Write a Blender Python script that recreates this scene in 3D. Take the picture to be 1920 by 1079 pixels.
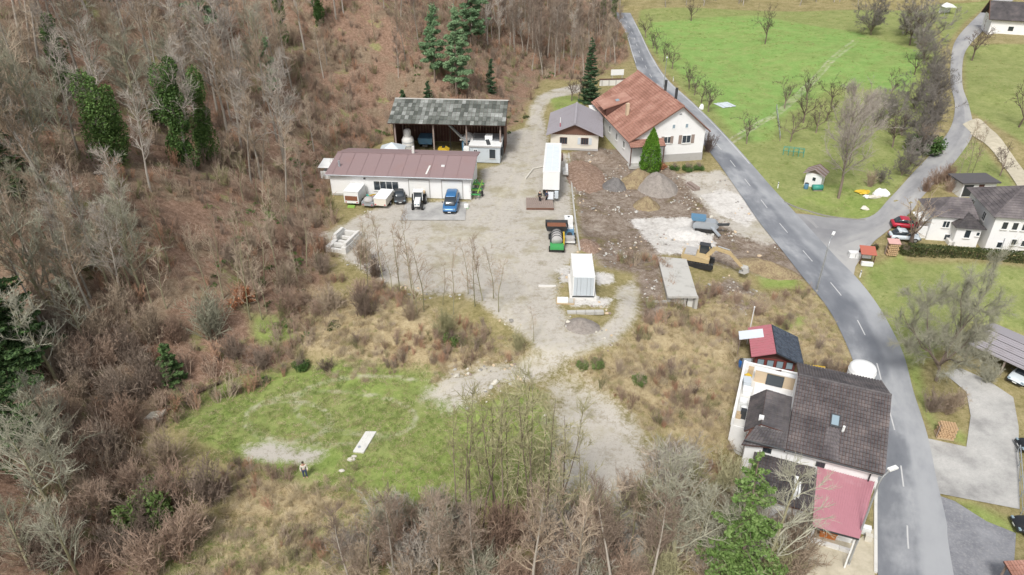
import bpy, math, random
import numpy as np
from mathutils import Vector, Matrix
R = math.radians
rng = np.random.default_rng(7)
random.seed(7)
scene = bpy.context.scene
for o in list(bpy.data.objects): bpy.data.objects.remove(o)
COL = scene.collection

# ------------------------------------------------------------ camera, sky, sun, exposure
FPX, PITCH, CAMH = 1330.0, R(31), 42.0
cam_d = bpy.data.cameras.new('camera'); cam = bpy.data.objects.new('camera', cam_d); COL.objects.link(cam)
cam.location = (0, 0, CAMH); cam.rotation_euler = (R(90) - PITCH, 0, 0)
cam_d.sensor_width = 36; cam_d.lens = FPX / 1920 * 36; cam_d.clip_start = .5; cam_d.clip_end = 3000
scene.camera = cam
SUN_EL, SUN_AZ = 52, 200          # degrees; azimuth clockwise from +Y
world = bpy.data.worlds.new('World'); scene.world = world; world.use_nodes = True
wn = world.node_tree; wn.nodes.clear()
sky = wn.nodes.new('ShaderNodeTexSky'); sky.sky_type = 'NISHITA'; sky.sun_disc = False
sky.sun_elevation = R(SUN_EL); sky.sun_rotation = R(SUN_AZ); sky.air_density = 1.2; sky.dust_density = 4.0
hs = wn.nodes.new('ShaderNodeHueSaturation'); hs.inputs['Saturation'].default_value = .32
bg = wn.nodes.new('ShaderNodeBackground'); bg.inputs['Strength'].default_value = .09
wo = wn.nodes.new('ShaderNodeOutputWorld')
wn.links.new(sky.outputs[0], hs.inputs['Color']); wn.links.new(hs.outputs[0], bg.inputs[0]); wn.links.new(bg.outputs[0], wo.inputs[0])
sd = bpy.data.lights.new('sun', 'SUN'); sd.energy = 1.5; sd.angle = R(11); sd.color = (1, .97, .92)
sun = bpy.data.objects.new('sun', sd); COL.objects.link(sun)
_az = R(SUN_AZ); _el = R(SUN_EL)
sdir = Vector((math.sin(_az) * math.cos(_el), math.cos(_az) * math.cos(_el), math.sin(_el)))
sun.rotation_euler = sdir.to_track_quat('Z', 'Y').to_euler(); sun.location = (0, 0, 120)
scene.view_settings.view_transform = 'Standard'; scene.view_settings.look = 'None'
scene.view_settings.gamma = 1; scene.view_settings.exposure = .8
scene.view_settings.use_curve_mapping = False
scene.render.engine = 'CYCLES'

# ------------------------------------------------------------ pixel <-> place
CT, ST = math.cos(PITCH), math.sin(PITCH)
def ray(px, py):
    u = (px - 960) / FPX; v = (py - 539.5) / FPX
    return np.array([u, CT - v * ST, -ST - v * CT])
def unp(px, py, z):
    d = ray(px, py); t = (z - CAMH) / d[2]
    return np.array([0, 0, CAMH]) + d * t
def onwall(px, py, P, ang):
    "point of the vertical wall through P (direction ang in degrees) seen at the pixel: (distance along, z)"
    a = R(ang); n = np.array([-math.sin(a), math.cos(a), 0]); d = ray(px, py); O = np.array([0, 0, CAMH])
    t = np.dot(n, np.array([P[0], P[1], 0]) - O) / np.dot(n, d); q = O + d * t
    return (q[0] - P[0]) * math.cos(a) + (q[1] - P[1]) * math.sin(a), q[2]

# ------------------------------------------------------------ noise
def vnoise(x, y, seed=0):
    x = np.asarray(x, float); y = np.asarray(y, float)
    xi = np.floor(x).astype(np.int64); yi = np.floor(y).astype(np.int64); fx = x - xi; fy = y - yi
    fx = fx * fx * (3 - 2 * fx); fy = fy * fy * (3 - 2 * fy)
    def hsh(a, b):
        n = (a * 374761393 + b * 668265263 + seed * 69069) & 0xffffffff
        n = ((n ^ (n >> 13)) * 1274126177) & 0xffffffff
        return ((n ^ (n >> 16)) & 0xffff) / 65535.0
    return (hsh(xi, yi) * (1 - fx) + hsh(xi + 1, yi) * fx) * (1 - fy) + (hsh(xi, yi + 1) * (1 - fx) + hsh(xi + 1, yi + 1) * fx) * fy
def fbm(x, y, seed=0, n=4):
    s = 0; a = .5; f = 1
    for i in range(n):
        s = s + a * vnoise(np.asarray(x) * f, np.asarray(y) * f, seed + i); a *= .5; f *= 2.03
    return s

# ------------------------------------------------------------ height of the land
_ctl = [  # pixel x, pixel y, height
 (845,420,0),(960,330,0),(1000,250,.2),(700,440,0),(1000,450,0),(1050,600,0),(1020,640,-.2),(850,500,0),(1080,560,0),(1180,500,-.5),
 (800,330,0),(900,290,0),(1040,180,.6),(780,250,0),(850,230,0),(1030,300,0),(1060,420,0),(650,370,0),(700,360,0),(750,500,-.1),(930,560,-.1),(1100,640,-.3),(1170,590,-.4),
 (640,450,-.2),(620,400,-.1),
 (480,740,-2.5),(650,760,-2.5),(800,750,-2.5),(700,850,-2.5),(900,850,-2.7),(600,900,-2.5),(450,850,-2.4),(550,1000,-2.7),(800,1000,-2.9),(340,780,-2.2),(560,700,-2.3),(740,700,-2.3),
 (640,640,-1.2),(800,640,-1.2),(900,660,-1.2),(860,705,-1.8),(950,690,-1.4),(1000,710,-1.8),(800,590,-.4),(690,580,-.5),
 (1080,750,-2.7),(1150,850,-3.2),(1050,900,-3.0),(1200,1000,-3.8),(1000,1060,-3.2),(1150,700,-1.4),
 (1250,620,-1.2),(1300,700,-2.6),(1250,780,-3.3),(1330,760,-3.2),(1362,720,-3.0),(1360,800,-3.6),(1350,640,-2.2),(1300,850,-4),(1400,950,-5),
 (1150,330,-1.2),(1250,400,-1.4),(1200,470,-1.1),(1110,330,-1.3),(1110,430,-1.2),(1300,440,-1.5),(1390,430,-1.6),(1340,370,-1.2),(1200,540,-.8),(1430,470,-2),(1450,550,-3),(1350,560,-2.2),
 (1220,300,-.5),(1150,260,0),(1120,200,.5),(1300,305,-.4),
 (1200,100,1.2),(1240,150,.8),(1300,225,.3),(1370,300,-.2),(1450,400,-1.2),(1530,500,-2.4),(1590,590,-3.4),(1640,680,-4.4),(1680,800,-5.3),(1710,1000,-6.2),(1720,1079,-6.5),
 (1560,450,-2),(1620,410,-1.6),(1700,340,-.2),(1780,270,1),(1800,200,2.2),(1795,120,3.6),(1830,50,5),
 (1300,200,.5),(1400,150,1),(1600,100,3),(1450,40,3),(1500,330,-.8),(1560,250,.4),(1650,250,.8),(1700,160,2.5),(1480,220,.5),(1420,300,-.3),(1250,80,1.5),(1700,40,4),
 (1880,60,5.5),(1850,160,3.6),(1850,250,2),(1900,330,.8),(1760,420,-1.2),(1850,470,-1.5),(1900,470,-1.4),(1800,380,-.4),
 (1700,530,-2.8),(1850,560,-2.6),(1750,640,-3.8),(1900,650,-3.6),(1850,740,-4.6),(1900,850,-5.2),(1800,900,-5.5),(1900,1050,-5.8),(1760,760,-4.8),
 (1430,640,-3.6),(1500,680,-4.2),(1420,760,-4.6),(1550,760,-5.4),(1480,900,-5.4),(1600,960,-5.8),(1560,1040,-5.9),(1550,640,-3.4),(1540,700,-4.4)]
_cp = np.array([unp(a, b, c) for a, b, c in _ctl])
_cp = np.vstack([_cp, [(20, 220, 2), (60, 250, 4), (120, 250, 7), (170, 240, 9), (140, 180, 6), (130, 120, 3), (110, 80, 0), (90, 50, -3), (70, 30, -5),
                       (10, 15, -5), (-15, 15, -3.5), (40, 10, -7), (15, 180, 1.2)]])
FOOT = np.array([(-24,-80),(-25,12),(-24,24),(-27,34),(-31,42),(-34,47.5),(-28,53.5),(-23.5,57),(-20.5,64),(-22,73),(-24.5,86),(-27.9,96),(-27.5,106),(-25,116),(-22,122.5),(-10,123.5),(-2,123),
                 (1.5,130),(3,145),(8,165),(18,190),(26,215),(24,300),(0,700),(-700,700),(-700,-80)], float)
FARHILL = np.array([(30,262),(80,262),(150,266),(220,300),(700,420),(700,700),(30,700)], float)
def sdist(x, y, poly):
    "signed distance to a polygon, positive inside"
    x = np.asarray(x, float); y = np.asarray(y, float)
    d2 = np.full(x.shape, 1e12); ins = np.zeros(x.shape, bool); n = len(poly)
    for i in range(n):
        ax, ay = poly[i]; bx, by = poly[(i + 1) % n]
        ex, ey = bx - ax, by - ay; L = ex * ex + ey * ey + 1e-9
        t = np.clip(((x - ax) * ex + (y - ay) * ey) / L, 0, 1)
        dx = x - ax - t * ex; dy = y - ay - t * ey
        d2 = np.minimum(d2, dx * dx + dy * dy)
        c = ((ay > y) != (by > y)) & (x < (bx - ax) * (y - ay) / (by - ay + 1e-12) + ax)
        ins ^= c
    d = np.sqrt(d2)
    return np.where(ins, d, -d)
def ldist(x, y, line):
    "distance to a polyline"
    x = np.asarray(x, float); y = np.asarray(y, float); d2 = np.full(x.shape, 1e12)
    for i in range(len(line) - 1):
        ax, ay = line[i][:2]; bx, by = line[i + 1][:2]; ex, ey = bx - ax, by - ay
        t = np.clip(((x - ax) * ex + (y - ay) * ey) / (ex * ex + ey * ey + 1e-9), 0, 1)
        d2 = np.minimum(d2, (x - ax - t * ex) ** 2 + (y - ay - t * ey) ** 2)
    return np.sqrt(d2)
def h_base(x, y):
    x = np.asarray(x, float); y = np.asarray(y, float); shp = x.shape; x = x.ravel(); y = y.ravel()
    num = np.zeros(x.shape); den = np.zeros(x.shape)
    for cx, cy, cz in _cp:
        w = 1.0 / ((x - cx) ** 2 + (y - cy) ** 2 + 1.5) ** 2
        num += w * cz; den += w
    h = num / den
    d = sdist(x, y, FOOT)
    k = np.maximum(d, 0)
    hill = .62 * (np.sqrt(k * k + 9) - 3) + (fbm(x * .05, y * .05, 3) - .5) * np.clip(k * .25, 0, 6) + (fbm(x * .22, y * .22, 9) - .5) * np.clip(k * .12, 0, 1.2)
    hill = np.where(hill > 60, 60 + (hill - 60) * .3, hill)
    h = h + np.where(d > 0, hill, 0)
    d2 = sdist(x, y, FARHILL); k = np.maximum(d2, 0)
    h = h + .45 * (np.sqrt(k * k + 36) - 6)
    return h.reshape(shp)
def smoothline(pts, n=6):
    P = np.array(pts, float); out = []
    for i in range(len(P) - 1):
        p0 = P[max(i - 1, 0)]; p1 = P[i]; p2 = P[i + 1]; p3 = P[min(i + 2, len(P) - 1)]
        for k in range(n):
            t = k / n
            out.append(.5 * ((2 * p1) + (-p0 + p2) * t + (2 * p0 - 5 * p1 + 4 * p2 - p3) * t * t + (-p0 + 3 * p1 - 3 * p2 + p3) * t ** 3))
    out.append(P[-1]); return np.array(out)
def hit0(px, py, hf):
    d = ray(px, py); t = np.arange(22, 620, .4)
    X = d[0] * t; Y = d[1] * t; Z = CAMH + d[2] * t
    g = hf(X, Y); k = np.argmax(Z < g)
    if not (Z < g).any(): k = len(t) - 1
    k = max(k, 1); a = Z[k - 1] - g[k - 1]; b = g[k] - Z[k]; w = a / (a + b + 1e-9)
    tt = t[k - 1] + w * .4
    return np.array([d[0] * tt, d[1] * tt, CAMH + d[2] * tt])
def pline(pix): return np.array([hit0(a, b, h_base)[:2] for a, b in pix])
# road centre lines: pixel left edge / right edge pairs
_mr = [(1150,22,1182,22),(1172,60,1200,60),(1186,105,1222,105),(1203,148,1250,148),(1243,190,1296,190),(1285,230,1340,230),(1335,290,1394,290),(1376,350,1446,350),(1421,412,1498,405),(1466,470,1560,475),(1506,520,1606,520),
       (1548,575,1640,565),(1578,620,1668,610),(1602,680,1694,665),(1616,740,1712,735),(1636,820,1738,815),(1644,900,1757,900),(1643,980,1772,985),(1642,1060,1778,1060)]
_L = np.array([hit0(a, b, h_base)[:2] for a, b, c, d in _mr]); _Rr = np.array([hit0(c, d, h_base)[:2] for a, b, c, d in _mr])
MR_L = smoothline(np.vstack([_L, _L[-1] + (_L[-1] - _L[-3]) * 2.2])); MR_R = smoothline(np.vstack([_Rr, _Rr[-1] + (_Rr[-1] - _Rr[-3]) * 2.2]))
MR_C = (MR_L + MR_R) / 2
_sr = [(1478,398,1585,492),(1560,408,1612,470),(1630,408,1668,430),(1668,372,1706,395),(1708,330,1752,345),(1752,280,1800,290),(1782,240,1826,243),(1790,200,1816,200),(1783,155,1806,155),(1783,110,1806,110),(1792,75,1822,78),(1815,48,1850,52),(1850,15,1880,20),(1875,-15,1915,-15)]
SR_L = smoothline([hit0(a, b, h_base)[:2] for a, b, c, d in _sr]); SR_R = smoothline([hit0(c, d, h_base)[:2] for a, b, c, d in _sr]); SR_C = (SR_L + SR_R) / 2
_fp = [(1805,232,1822,245),(1835,222,1822,248),(1862,245,1842,262),(1885,272,1866,290),(1908,305,1886,318),(1940,345,1912,360)]
FP_L = smoothline([hit0(a, b, h_base)[:2] for a, b, c, d in _fp]); FP_R = smoothline([hit0(c, d, h_base)[:2] for a, b, c, d in _fp])
_roadw = 3.4
_mz = h_base(MR_C[:, 0], MR_C[:, 1]); _sz = h_base(SR_C[:, 0], SR_C[:, 1])
def _sm(z, k=15):
    p = np.pad(z, k, mode='edge'); c = np.convolve(p, np.ones(2 * k + 1) / (2 * k + 1), 'valid'); return c
_mz = _sm(_mz); _sz = _sm(_sz, 6)
def lineheight(x, y, C, Z):
    best = np.full(x.shape, 1e12); z = np.zeros(x.shape)
    for i in range(len(C) - 1):
        ax, ay = C[i]; bx, by = C[i + 1]; ex, ey = bx - ax, by - ay
        t = np.clip(((x - ax) * ex + (y - ay) * ey) / (ex * ex + ey * ey + 1e-9), 0, 1)
        d = (x - ax - t * ex) ** 2 + (y - ay - t * ey) ** 2
        m = d < best; best = np.where(m, d, best); z = np.where(m, Z[i] + (Z[i + 1] - Z[i]) * t, z)
    return np.sqrt(best), z
PADS = []     # (cx, cy, rz, x0, x1, y0, y1, z)
def sst(a, b, x):
    t = np.clip((x - a) / (b - a), 0, 1); return t * t * (3 - 2 * t)
def hgt(x, y):
    x = np.asarray(x, float); y = np.asarray(y, float); shp = x.shape; x = x.ravel(); y = y.ravel()
    h = h_base(x, y)
    d, z = lineheight(x, y, SR_C, _sz); w = 1 - sst(2.6, 5.5, d); h = h * (1 - w) + z * w
    d, z = lineheight(x, y, MR_C, _mz); w = 1 - sst(4.0, 7.5, d); h = h * (1 - w) + z * w
    for cx, cy, rz, x0, x1, y0, y1, pz in PADS:
        c, s = math.cos(rz), math.sin(rz); lx = (x - cx) * c + (y - cy) * s; ly = -(x - cx) * s + (y - cy) * c
        dd = np.maximum(np.maximum(x0 - lx, lx - x1), np.maximum(y0 - ly, ly - y1))
        w = 1 - sst(.2, 1.8, dd); h = h * (1 - w) + pz * w
    return h.reshape(shp)
def hz(x, y): return float(hgt(np.array([x]), np.array([y]))[0])
def hit(px, py): return hit0(px, py, hgt)
# ------------------------------------------------------------ materials
class NT:
    def __init__(self, name):
        self.m = bpy.data.materials.new(name); self.m.use_nodes = True
        self.t = self.m.node_tree; self.t.nodes.clear()
        self.out = self.n('ShaderNodeOutputMaterial'); self.b = self.n('ShaderNodeBsdfPrincipled')
        self.l(self.b.outputs[0], self.out.inputs[0])
    def n(self, ty, **k):
        x = self.t.nodes.new(ty)
        for a, b in k.items(): setattr(x, a, b)
        return x
    def l(self, a, b): self.t.links.new(a, b)
    def coord(self, kind='Object'):
        if not hasattr(self, 'tc'): self.tc = self.n('ShaderNodeTexCoord')
        return self.tc.outputs[kind]
    def geo(self):
        if not hasattr(self, 'ge'): self.ge = self.n('ShaderNodeNewGeometry')
        return self.ge.outputs['Position']
    def noise(self, scale, detail=4, rough=.6, co=None, dist=0):
        x = self.n('ShaderNodeTexNoise'); x.inputs['Scale'].default_value = scale; x.inputs['Detail'].default_value = detail
        x.inputs['Roughness'].default_value = rough; x.inputs['Distortion'].default_value = dist
        self.l(co if co is not None else self.geo(), x.inputs['Vector']); return x.outputs['Fac']
    def ramp(self, fac, stops):
        x = self.n('ShaderNodeValToRGB'); e = x.color_ramp.elements
        while len(e) > 1: e.remove(e[-1])
        e[0].position = stops[0][0]; e[0].color = (*stops[0][1], 1)
        for p, c in stops[1:]:
            q = e.new(p); q.color = (*c, 1)
        self.l(fac, x.inputs['Fac']); return x.outputs[0]
    def mix(self, fac, a, b, mode='MIX'):
        x = self.n('ShaderNodeMix', data_type='RGBA', blend_type=mode)
        for s, v in ((x.inputs['Factor'], fac), (x.inputs['A'], a), (x.inputs['B'], b)) if False else ((x.inputs[0], fac), (x.inputs[6], a), (x.inputs[7], b)):
            if isinstance(v, (int, float)): s.default_value = v
            elif isinstance(v, tuple): s.default_value = (*v, 1)
            else: self.l(v, s)
        return x.outputs[2]
    def math(self, op, a, b=0.0, clamp=False):
        x = self.n('ShaderNodeMath', operation=op, use_clamp=clamp)
        for s, v in ((x.inputs[0], a), (x.inputs[1], b)):
            if isinstance(v, (int, float)): s.default_value = v
            else: self.l(v, s)
        return x.outputs[0]
    def mapr(self, v, a, b, c=0.0, d=1.0, smooth=True):
        x = self.n('ShaderNodeMapRange'); x.interpolation_type = 'SMOOTHSTEP' if smooth else 'LINEAR'
        self.l(v, x.inputs[0])
        for i, k in enumerate((a, b, c, d)): x.inputs[i + 1].default_value = k
        return x.outputs[0]
    def attr(self, name):
        x = self.n('ShaderNodeAttribute'); x.attribute_name = name; return x.outputs['Fac']
    def orand(self):
        return self.n('ShaderNodeObjectInfo').outputs['Random']
    def bump(self, h, strength=.5, dist=.05):
        x = self.n('ShaderNodeBump'); x.inputs['Strength'].default_value = strength; x.inputs['Distance'].default_value = dist
        self.l(h, x.inputs['Height']); self.l(x.outputs[0], self.b.inputs['Normal'])
    def done(self, col, rough=.8, metal=0.0, spec=.3):
        if isinstance(col, tuple): self.b.inputs['Base Color'].default_value = (*col, 1)
        else: self.l(col, self.b.inputs['Base Color'])
        self.b.inputs['Roughness'].default_value = rough; self.b.inputs['Metallic'].default_value = metal
        self.b.inputs['Specular IOR Level'].default_value = spec
        return self.m
M = {}
def plain(name, col, rough=.6, metal=0.0, dirt=.25, scale=1.3, dcol=(.18, .15, .12), spec=.35):
    "painted or plastered surface with uneven weathering"
    t = NT(name); n = t.noise(scale, 5, .65, t.coord()); n2 = t.noise(scale * 9, 3, .6, t.coord())
    k = t.mapr(n, .48, .78, 0, dirt); c = t.mix(k, col, dcol)
    c = t.mix(t.mapr(n2, .3, .7, 0, .12 if dirt else 0), c, tuple(v * .7 for v in col))
    t.bump(n2, .12, .02); M[name] = t.done(c, rough, metal, spec)
plain('plaster_white', (.80, .80, .795), .9, dirt=.2, scale=.5, dcol=(.46, .44, .40))
plain('plaster_cream', (.66, .62, .54), .9, dirt=.2, scale=.5, dcol=(.4, .36, .3))
plain('plaster_tan', (.58, .46, .32), .9, dirt=.2)
plain('plaster_grey', (.42, .41, .40), .9, dirt=.3)
plain('concrete', (.47, .46, .43), .9, dirt=.55, scale=.7, dcol=(.16, .15, .13))
plain('concrete_light', (.66, .65, .62), .9, dirt=.35, scale=.8, dcol=(.3, .29, .27))
plain('concrete_dark', (.27, .26, .24), .9, dirt=.6, scale=.8, dcol=(.07, .07, .06))
plain('metal_white', (.78, .79, .78), .45, dirt=.14, dcol=(.42, .38, .32))
plain('metal_grey', (.40, .43, .46), .45, .3, dirt=.3)
plain('metal_dark', (.06, .065, .07), .5, .3, dirt=.3)
plain('galv', (.50, .52, .54), .4, .6, dirt=.2)
plain('rust', (.22, .09, .05), .85, dirt=.5)
plain('roof_mauve', (.265, .19, .19), .75, dirt=.35, scale=.35, dcol=(.27, .16, .14))
plain('roof_red_metal', (.43, .20, .235), .65, dirt=.85, scale=.3, dcol=(.55, .38, .40))
plain('roof_red_shed', (.42, .15, .175), .6, dirt=.3)
plain('roof_grey', (.33, .31, .335), .7, dirt=.3, scale=.5)
plain('roof_dark', (.10, .095, .10), .75, dirt=.3)
plain('cladding_blue', (.52, .57, .61), .6, dirt=.18)
plain('wood_dark', (.10, .045, .035), .8, dirt=.3)
plain('wood_brown', (.16, .085, .06), .8, dirt=.3)
plain('wood_red', (.20, .045, .04), .7, dirt=.3)
plain('wood_grey', (.29, .23, .20), .85, dirt=.4)
plain('wood_pale', (.50, .38, .24), .85, dirt=.3)
plain('paint_blue', (.04, .16, .36), .28, .15, dirt=.08, spec=.6)
plain('paint_red', (.50, .02, .05), .3, .1, dirt=.05, spec=.6)
plain('paint_black', (.02, .022, .026), .3, .1, dirt=.1, spec=.6)
plain('paint_green', (.06, .33, .10), .5, dirt=.2)
plain('paint_lime', (.28, .50, .10), .5, dirt=.2)
plain('paint_teal', (.05, .28, .22), .5, dirt=.2)
plain('paint_yellow', (.62, .42, .04), .45, dirt=.2)
plain('paint_cat', (.50, .385, .21), .6, dirt=.75, scale=2.2, dcol=(.33, .26, .18))
plain('paint_machine_blue', (.10, .22, .34), .5, dirt=.3)
plain('paint_orange', (.60, .20, .05), .5, dirt=.2)
plain('blue_plastic', (.02, .14, .45), .4, dirt=.05)
plain('tarp_white', (.82, .83, .83), .55, dirt=.06)
plain('tarp_pale', (.60, .66, .70), .4, dirt=.2)
plain('rubber', (.025, .025, .025), .9, dirt=.3, dcol=(.12, .1, .08))
plain('stone_pale', (.58, .55, .48), .9, dirt=.4)
plain('cloth_dark', (.02, .02, .025), .9, dirt=0)
plain('cloth_pale', (.62, .58, .50), .9, dirt=0)
plain('cloth_blue', (.05, .07, .13), .9, dirt=0)
plain('skin', (.50, .30, .22), .6, dirt=0)
plain('hair', (.05, .035, .025), .8, dirt=0)
plain('pipe_beige', (.60, .58, .52), .6, dirt=.2)
plain('paint_line', (.54, .54, .54), .8, dirt=.8, scale=1.6, dcol=(.35, .36, .38))
plain('log_bark', (.13, .09, .065), .95, dirt=.4)
plain('log_end', (.50, .34, .20), .9, dirt=.3, scale=5)
plain('terracotta', (.42, .13, .09), .8, dirt=.2)
plain('pink', (.60, .36, .33), .7, dirt=.2)
def glass(name, col=(.03, .04, .05)):
    t = NT(name); M[name] = t.done(col, .08, 0, .8)
glass('glass'); glass('glass_pale', (.25, .33, .38))
t = NT('solar'); n = t.noise(3, 2, .5, t.coord()); M['solar'] = t.done(t.mix(t.mapr(n, .3, .7), (.02, .03, .05), (.05, .065, .09)), .22, 0, .6)
t = NT('translucent_panel'); n = t.noise(2, 3, .5, t.coord()); M['translucent_panel'] = t.done(t.mix(n, (.60, .66, .72), (.68, .72, .75)), .35)
def tilemat(name, a, b, c, moss=(.16, .15, .10)):
    t = NT(name); r = t.attr('rnd'); n = t.noise(.45, 4, .6, t.coord()); n2 = t.noise(6, 3, .6, t.coord())
    k = t.math('ADD', t.math('MULTIPLY', r, .09), t.math('MULTIPLY', n, .93))
    col = t.ramp(k, [(.38, a), (.55, b), (.74, c)]); col = t.mix(t.mapr(n2, .5, .75, 0, .3), col, moss)
    t.bump(n2, .2, .01); M[name] = t.done(col, .85)
tilemat('tiles_dark', (.07, .065, .07), (.122, .111, .115), (.20, .17, .165))
tilemat('tiles_charcoal', (.045, .042, .045), (.08, .072, .075), (.13, .11, .11))
tilemat('tiles_red', (.27, .135, .10), (.36, .19, .145), (.46, .275, .215), (.27, .17, .14))
tilemat('tiles_brown', (.095, .084, .09), (.15, .133, .137), (.215, .19, .19))
t = NT('fibre_cement'); r = t.orand(); n = t.noise(.55, 4, .65); n2 = t.noise(5, 4, .7)
k = t.math('ADD', t.math('MULTIPLY', r, .42), t.math('MULTIPLY', n, .66))
c = t.ramp(k, [(.33, (.075, .082, .075)), (.52, (.14, .148, .135)), (.68, (.23, .24, .225)), (.84, (.38, .39, .375))])
c = t.mix(t.mapr(n2, .5, .72, 0, .6), c, (.13, .145, .09)); t.bump(n2, .3, .02); M['fibre_cement'] = t.done(c, .9)
# asphalt: u across, v along in metres
def asphalt(name, a, b, c):
    t = NT(name); uv = t.n('ShaderNodeUVMap').outputs[0]; mp = t.n('ShaderNodeMapping'); mp.inputs['Scale'].default_value = (.55, .045, 1); t.l(uv, mp.inputs[0])
    st = t.noise(1.6, 5, .6, mp.outputs[0]); pt = t.noise(.16, 4, .6); fn = t.noise(9, 4, .7)
    sx = t.n('ShaderNodeSeparateXYZ'); t.l(uv, sx.inputs[0])
    k = t.math('ADD', t.math('MULTIPLY', st, .75), t.math('MULTIPLY', pt, .25))
    col = t.ramp(k, [(.40, a), (.50, b), (.60, c)])
    col = t.mix(t.mapr(fn, .35, .7, 0, .1), col, tuple(v * .6 for v in a)); 
    w = t.mapr(sx.outputs[0], .54, .68, 0, .8); col = t.mix(t.math('MULTIPLY', w, t.mapr(st, .4, .6, .5, 1)), col, c)
    t.bump(fn, .15, .02); M[name] = t.done(col, .75, 0, .4)
asphalt('asphalt', (.135, .145, .165), (.19, .20, .22), (.35, .36, .375))
asphalt('asphalt_side', (.22, .22, .23), (.30, .30, .305), (.38, .375, .365))
t = NT('path_gravel'); n = t.noise(1.2, 5, .7); M['path_gravel'] = t.done(t.ramp(n, [(.3, (.40, .36, .27)), (.7, (.56, .51, .40))]), .95)
t = NT('paving_pale'); n = t.noise(.35, 5, .65); n2 = t.noise(7, 3, .6)
c = t.ramp(n, [(.3, (.26, .255, .25)), (.5, (.40, .395, .38)), (.7, (.50, .49, .47))]); M['paving_pale'] = t.done(t.mix(t.mapr(n2, .4, .7, 0, .2), c, (.2, .19, .18)), .9)
t = NT('paving_blue'); n = t.noise(.5, 5, .7); n2 = t.noise(5, 4, .7)
c = t.ramp(n, [(.3, (.15, .155, .175)), (.7, (.27, .275, .295))]); M['paving_blue'] = t.done(t.mix(t.mapr(n2, .45, .7, 0, .5), c, (.35, .345, .34)), .9)
# vegetation
def twig(name, a, b, var=.5):
    t = NT(name); r = t.orand(); n = t.noise(.5, 3, .6)
    k = t.math('ADD', t.math('MULTIPLY', r, var), t.math('MULTIPLY', n, 1 - var))
    M[name] = t.done(t.mix(t.mapr(k, .25, .75, smooth=False), a, b), .9, 0, .2)
twig('bark_grey', (.26, .235, .20), (.44, .40, .35)); twig('bark_brown', (.13, .10, .08), (.24, .19, .155))
twig('bark_moss', (.20, .19, .11), (.34, .32, .21))
twig('twig_grey', (.29, .255, .22), (.50, .455, .40)); twig('twig_tan', (.28, .215, .155), (.47, .385, .295))
twig('twig_purple', (.185, .14, .11), (.33, .265, .21)); twig('twig_red', (.25, .17, .125), (.43, .325, .25))
twig('twig_green', (.235, .225, .115), (.41, .385, .235)); twig('twig_dark', (.075, .055, .048), (.145, .11, .095))
twig('twig_lichen', (.26, .255, .185), (.43, .42, .335)); twig('twig_orange', (.36, .21, .135), (.50, .32, .22))
twig('straw', (.42, .34, .21), (.60, .51, .35)); twig('straw_olive', (.29, .28, .12), (.43, .40, .20))
twig('twig_moss', (.17, .165, .08), (.33, .31, .17)); twig('twig_slate', (.15, .135, .12), (.29, .265, .24)); twig('blade_green', (.16, .235, .055), (.30, .37, .12))
def leaf(name, a, b, c, sc=.9):
    t = NT(name); r = t.orand(); n = t.noise(sc, 4, .65); at = t.attr('rnd')
    k = t.math('ADD', t.math('MULTIPLY', r, .2), t.math('ADD', t.math('MULTIPLY', n, .45), t.math('MULTIPLY', at, .35)))
    t.b.inputs['Subsurface Weight'].default_value = 0
    M[name] = t.done(t.ramp(k, [(.25, a), (.5, b), (.75, c)]), .65, 0, .3)
leaf('leaf_ivy', (.035, .075, .018), (.07, .135, .032), (.14, .225, .06))
leaf('needle_spruce', (.026, .058, .03), (.052, .105, .048), (.095, .16, .07))
leaf('needle_pine', (.10, .18, .09), (.18, .29, .145), (.28, .40, .22))
leaf('needle_dark', (.03, .065, .022), (.065, .12, .038), (.12, .19, .065))
leaf('thuja', (.045, .12, .010), (.085, .20, .016), (.15, .29, .03))
leaf('needle_bright', (.055, .105, .022), (.10, .175, .04), (.19, .27, .09))
leaf('leaf_shrub', (.07, .115, .03), (.13, .195, .055), (.23, .30, .11))
leaf('leaf_beech', (.26, .10, .05), (.38, .17, .085), (.48, .25, .14))
leaf('hedge_leaf', (.025, .04, .012), (.06, .08, .025), (.13, .13, .05))

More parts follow.
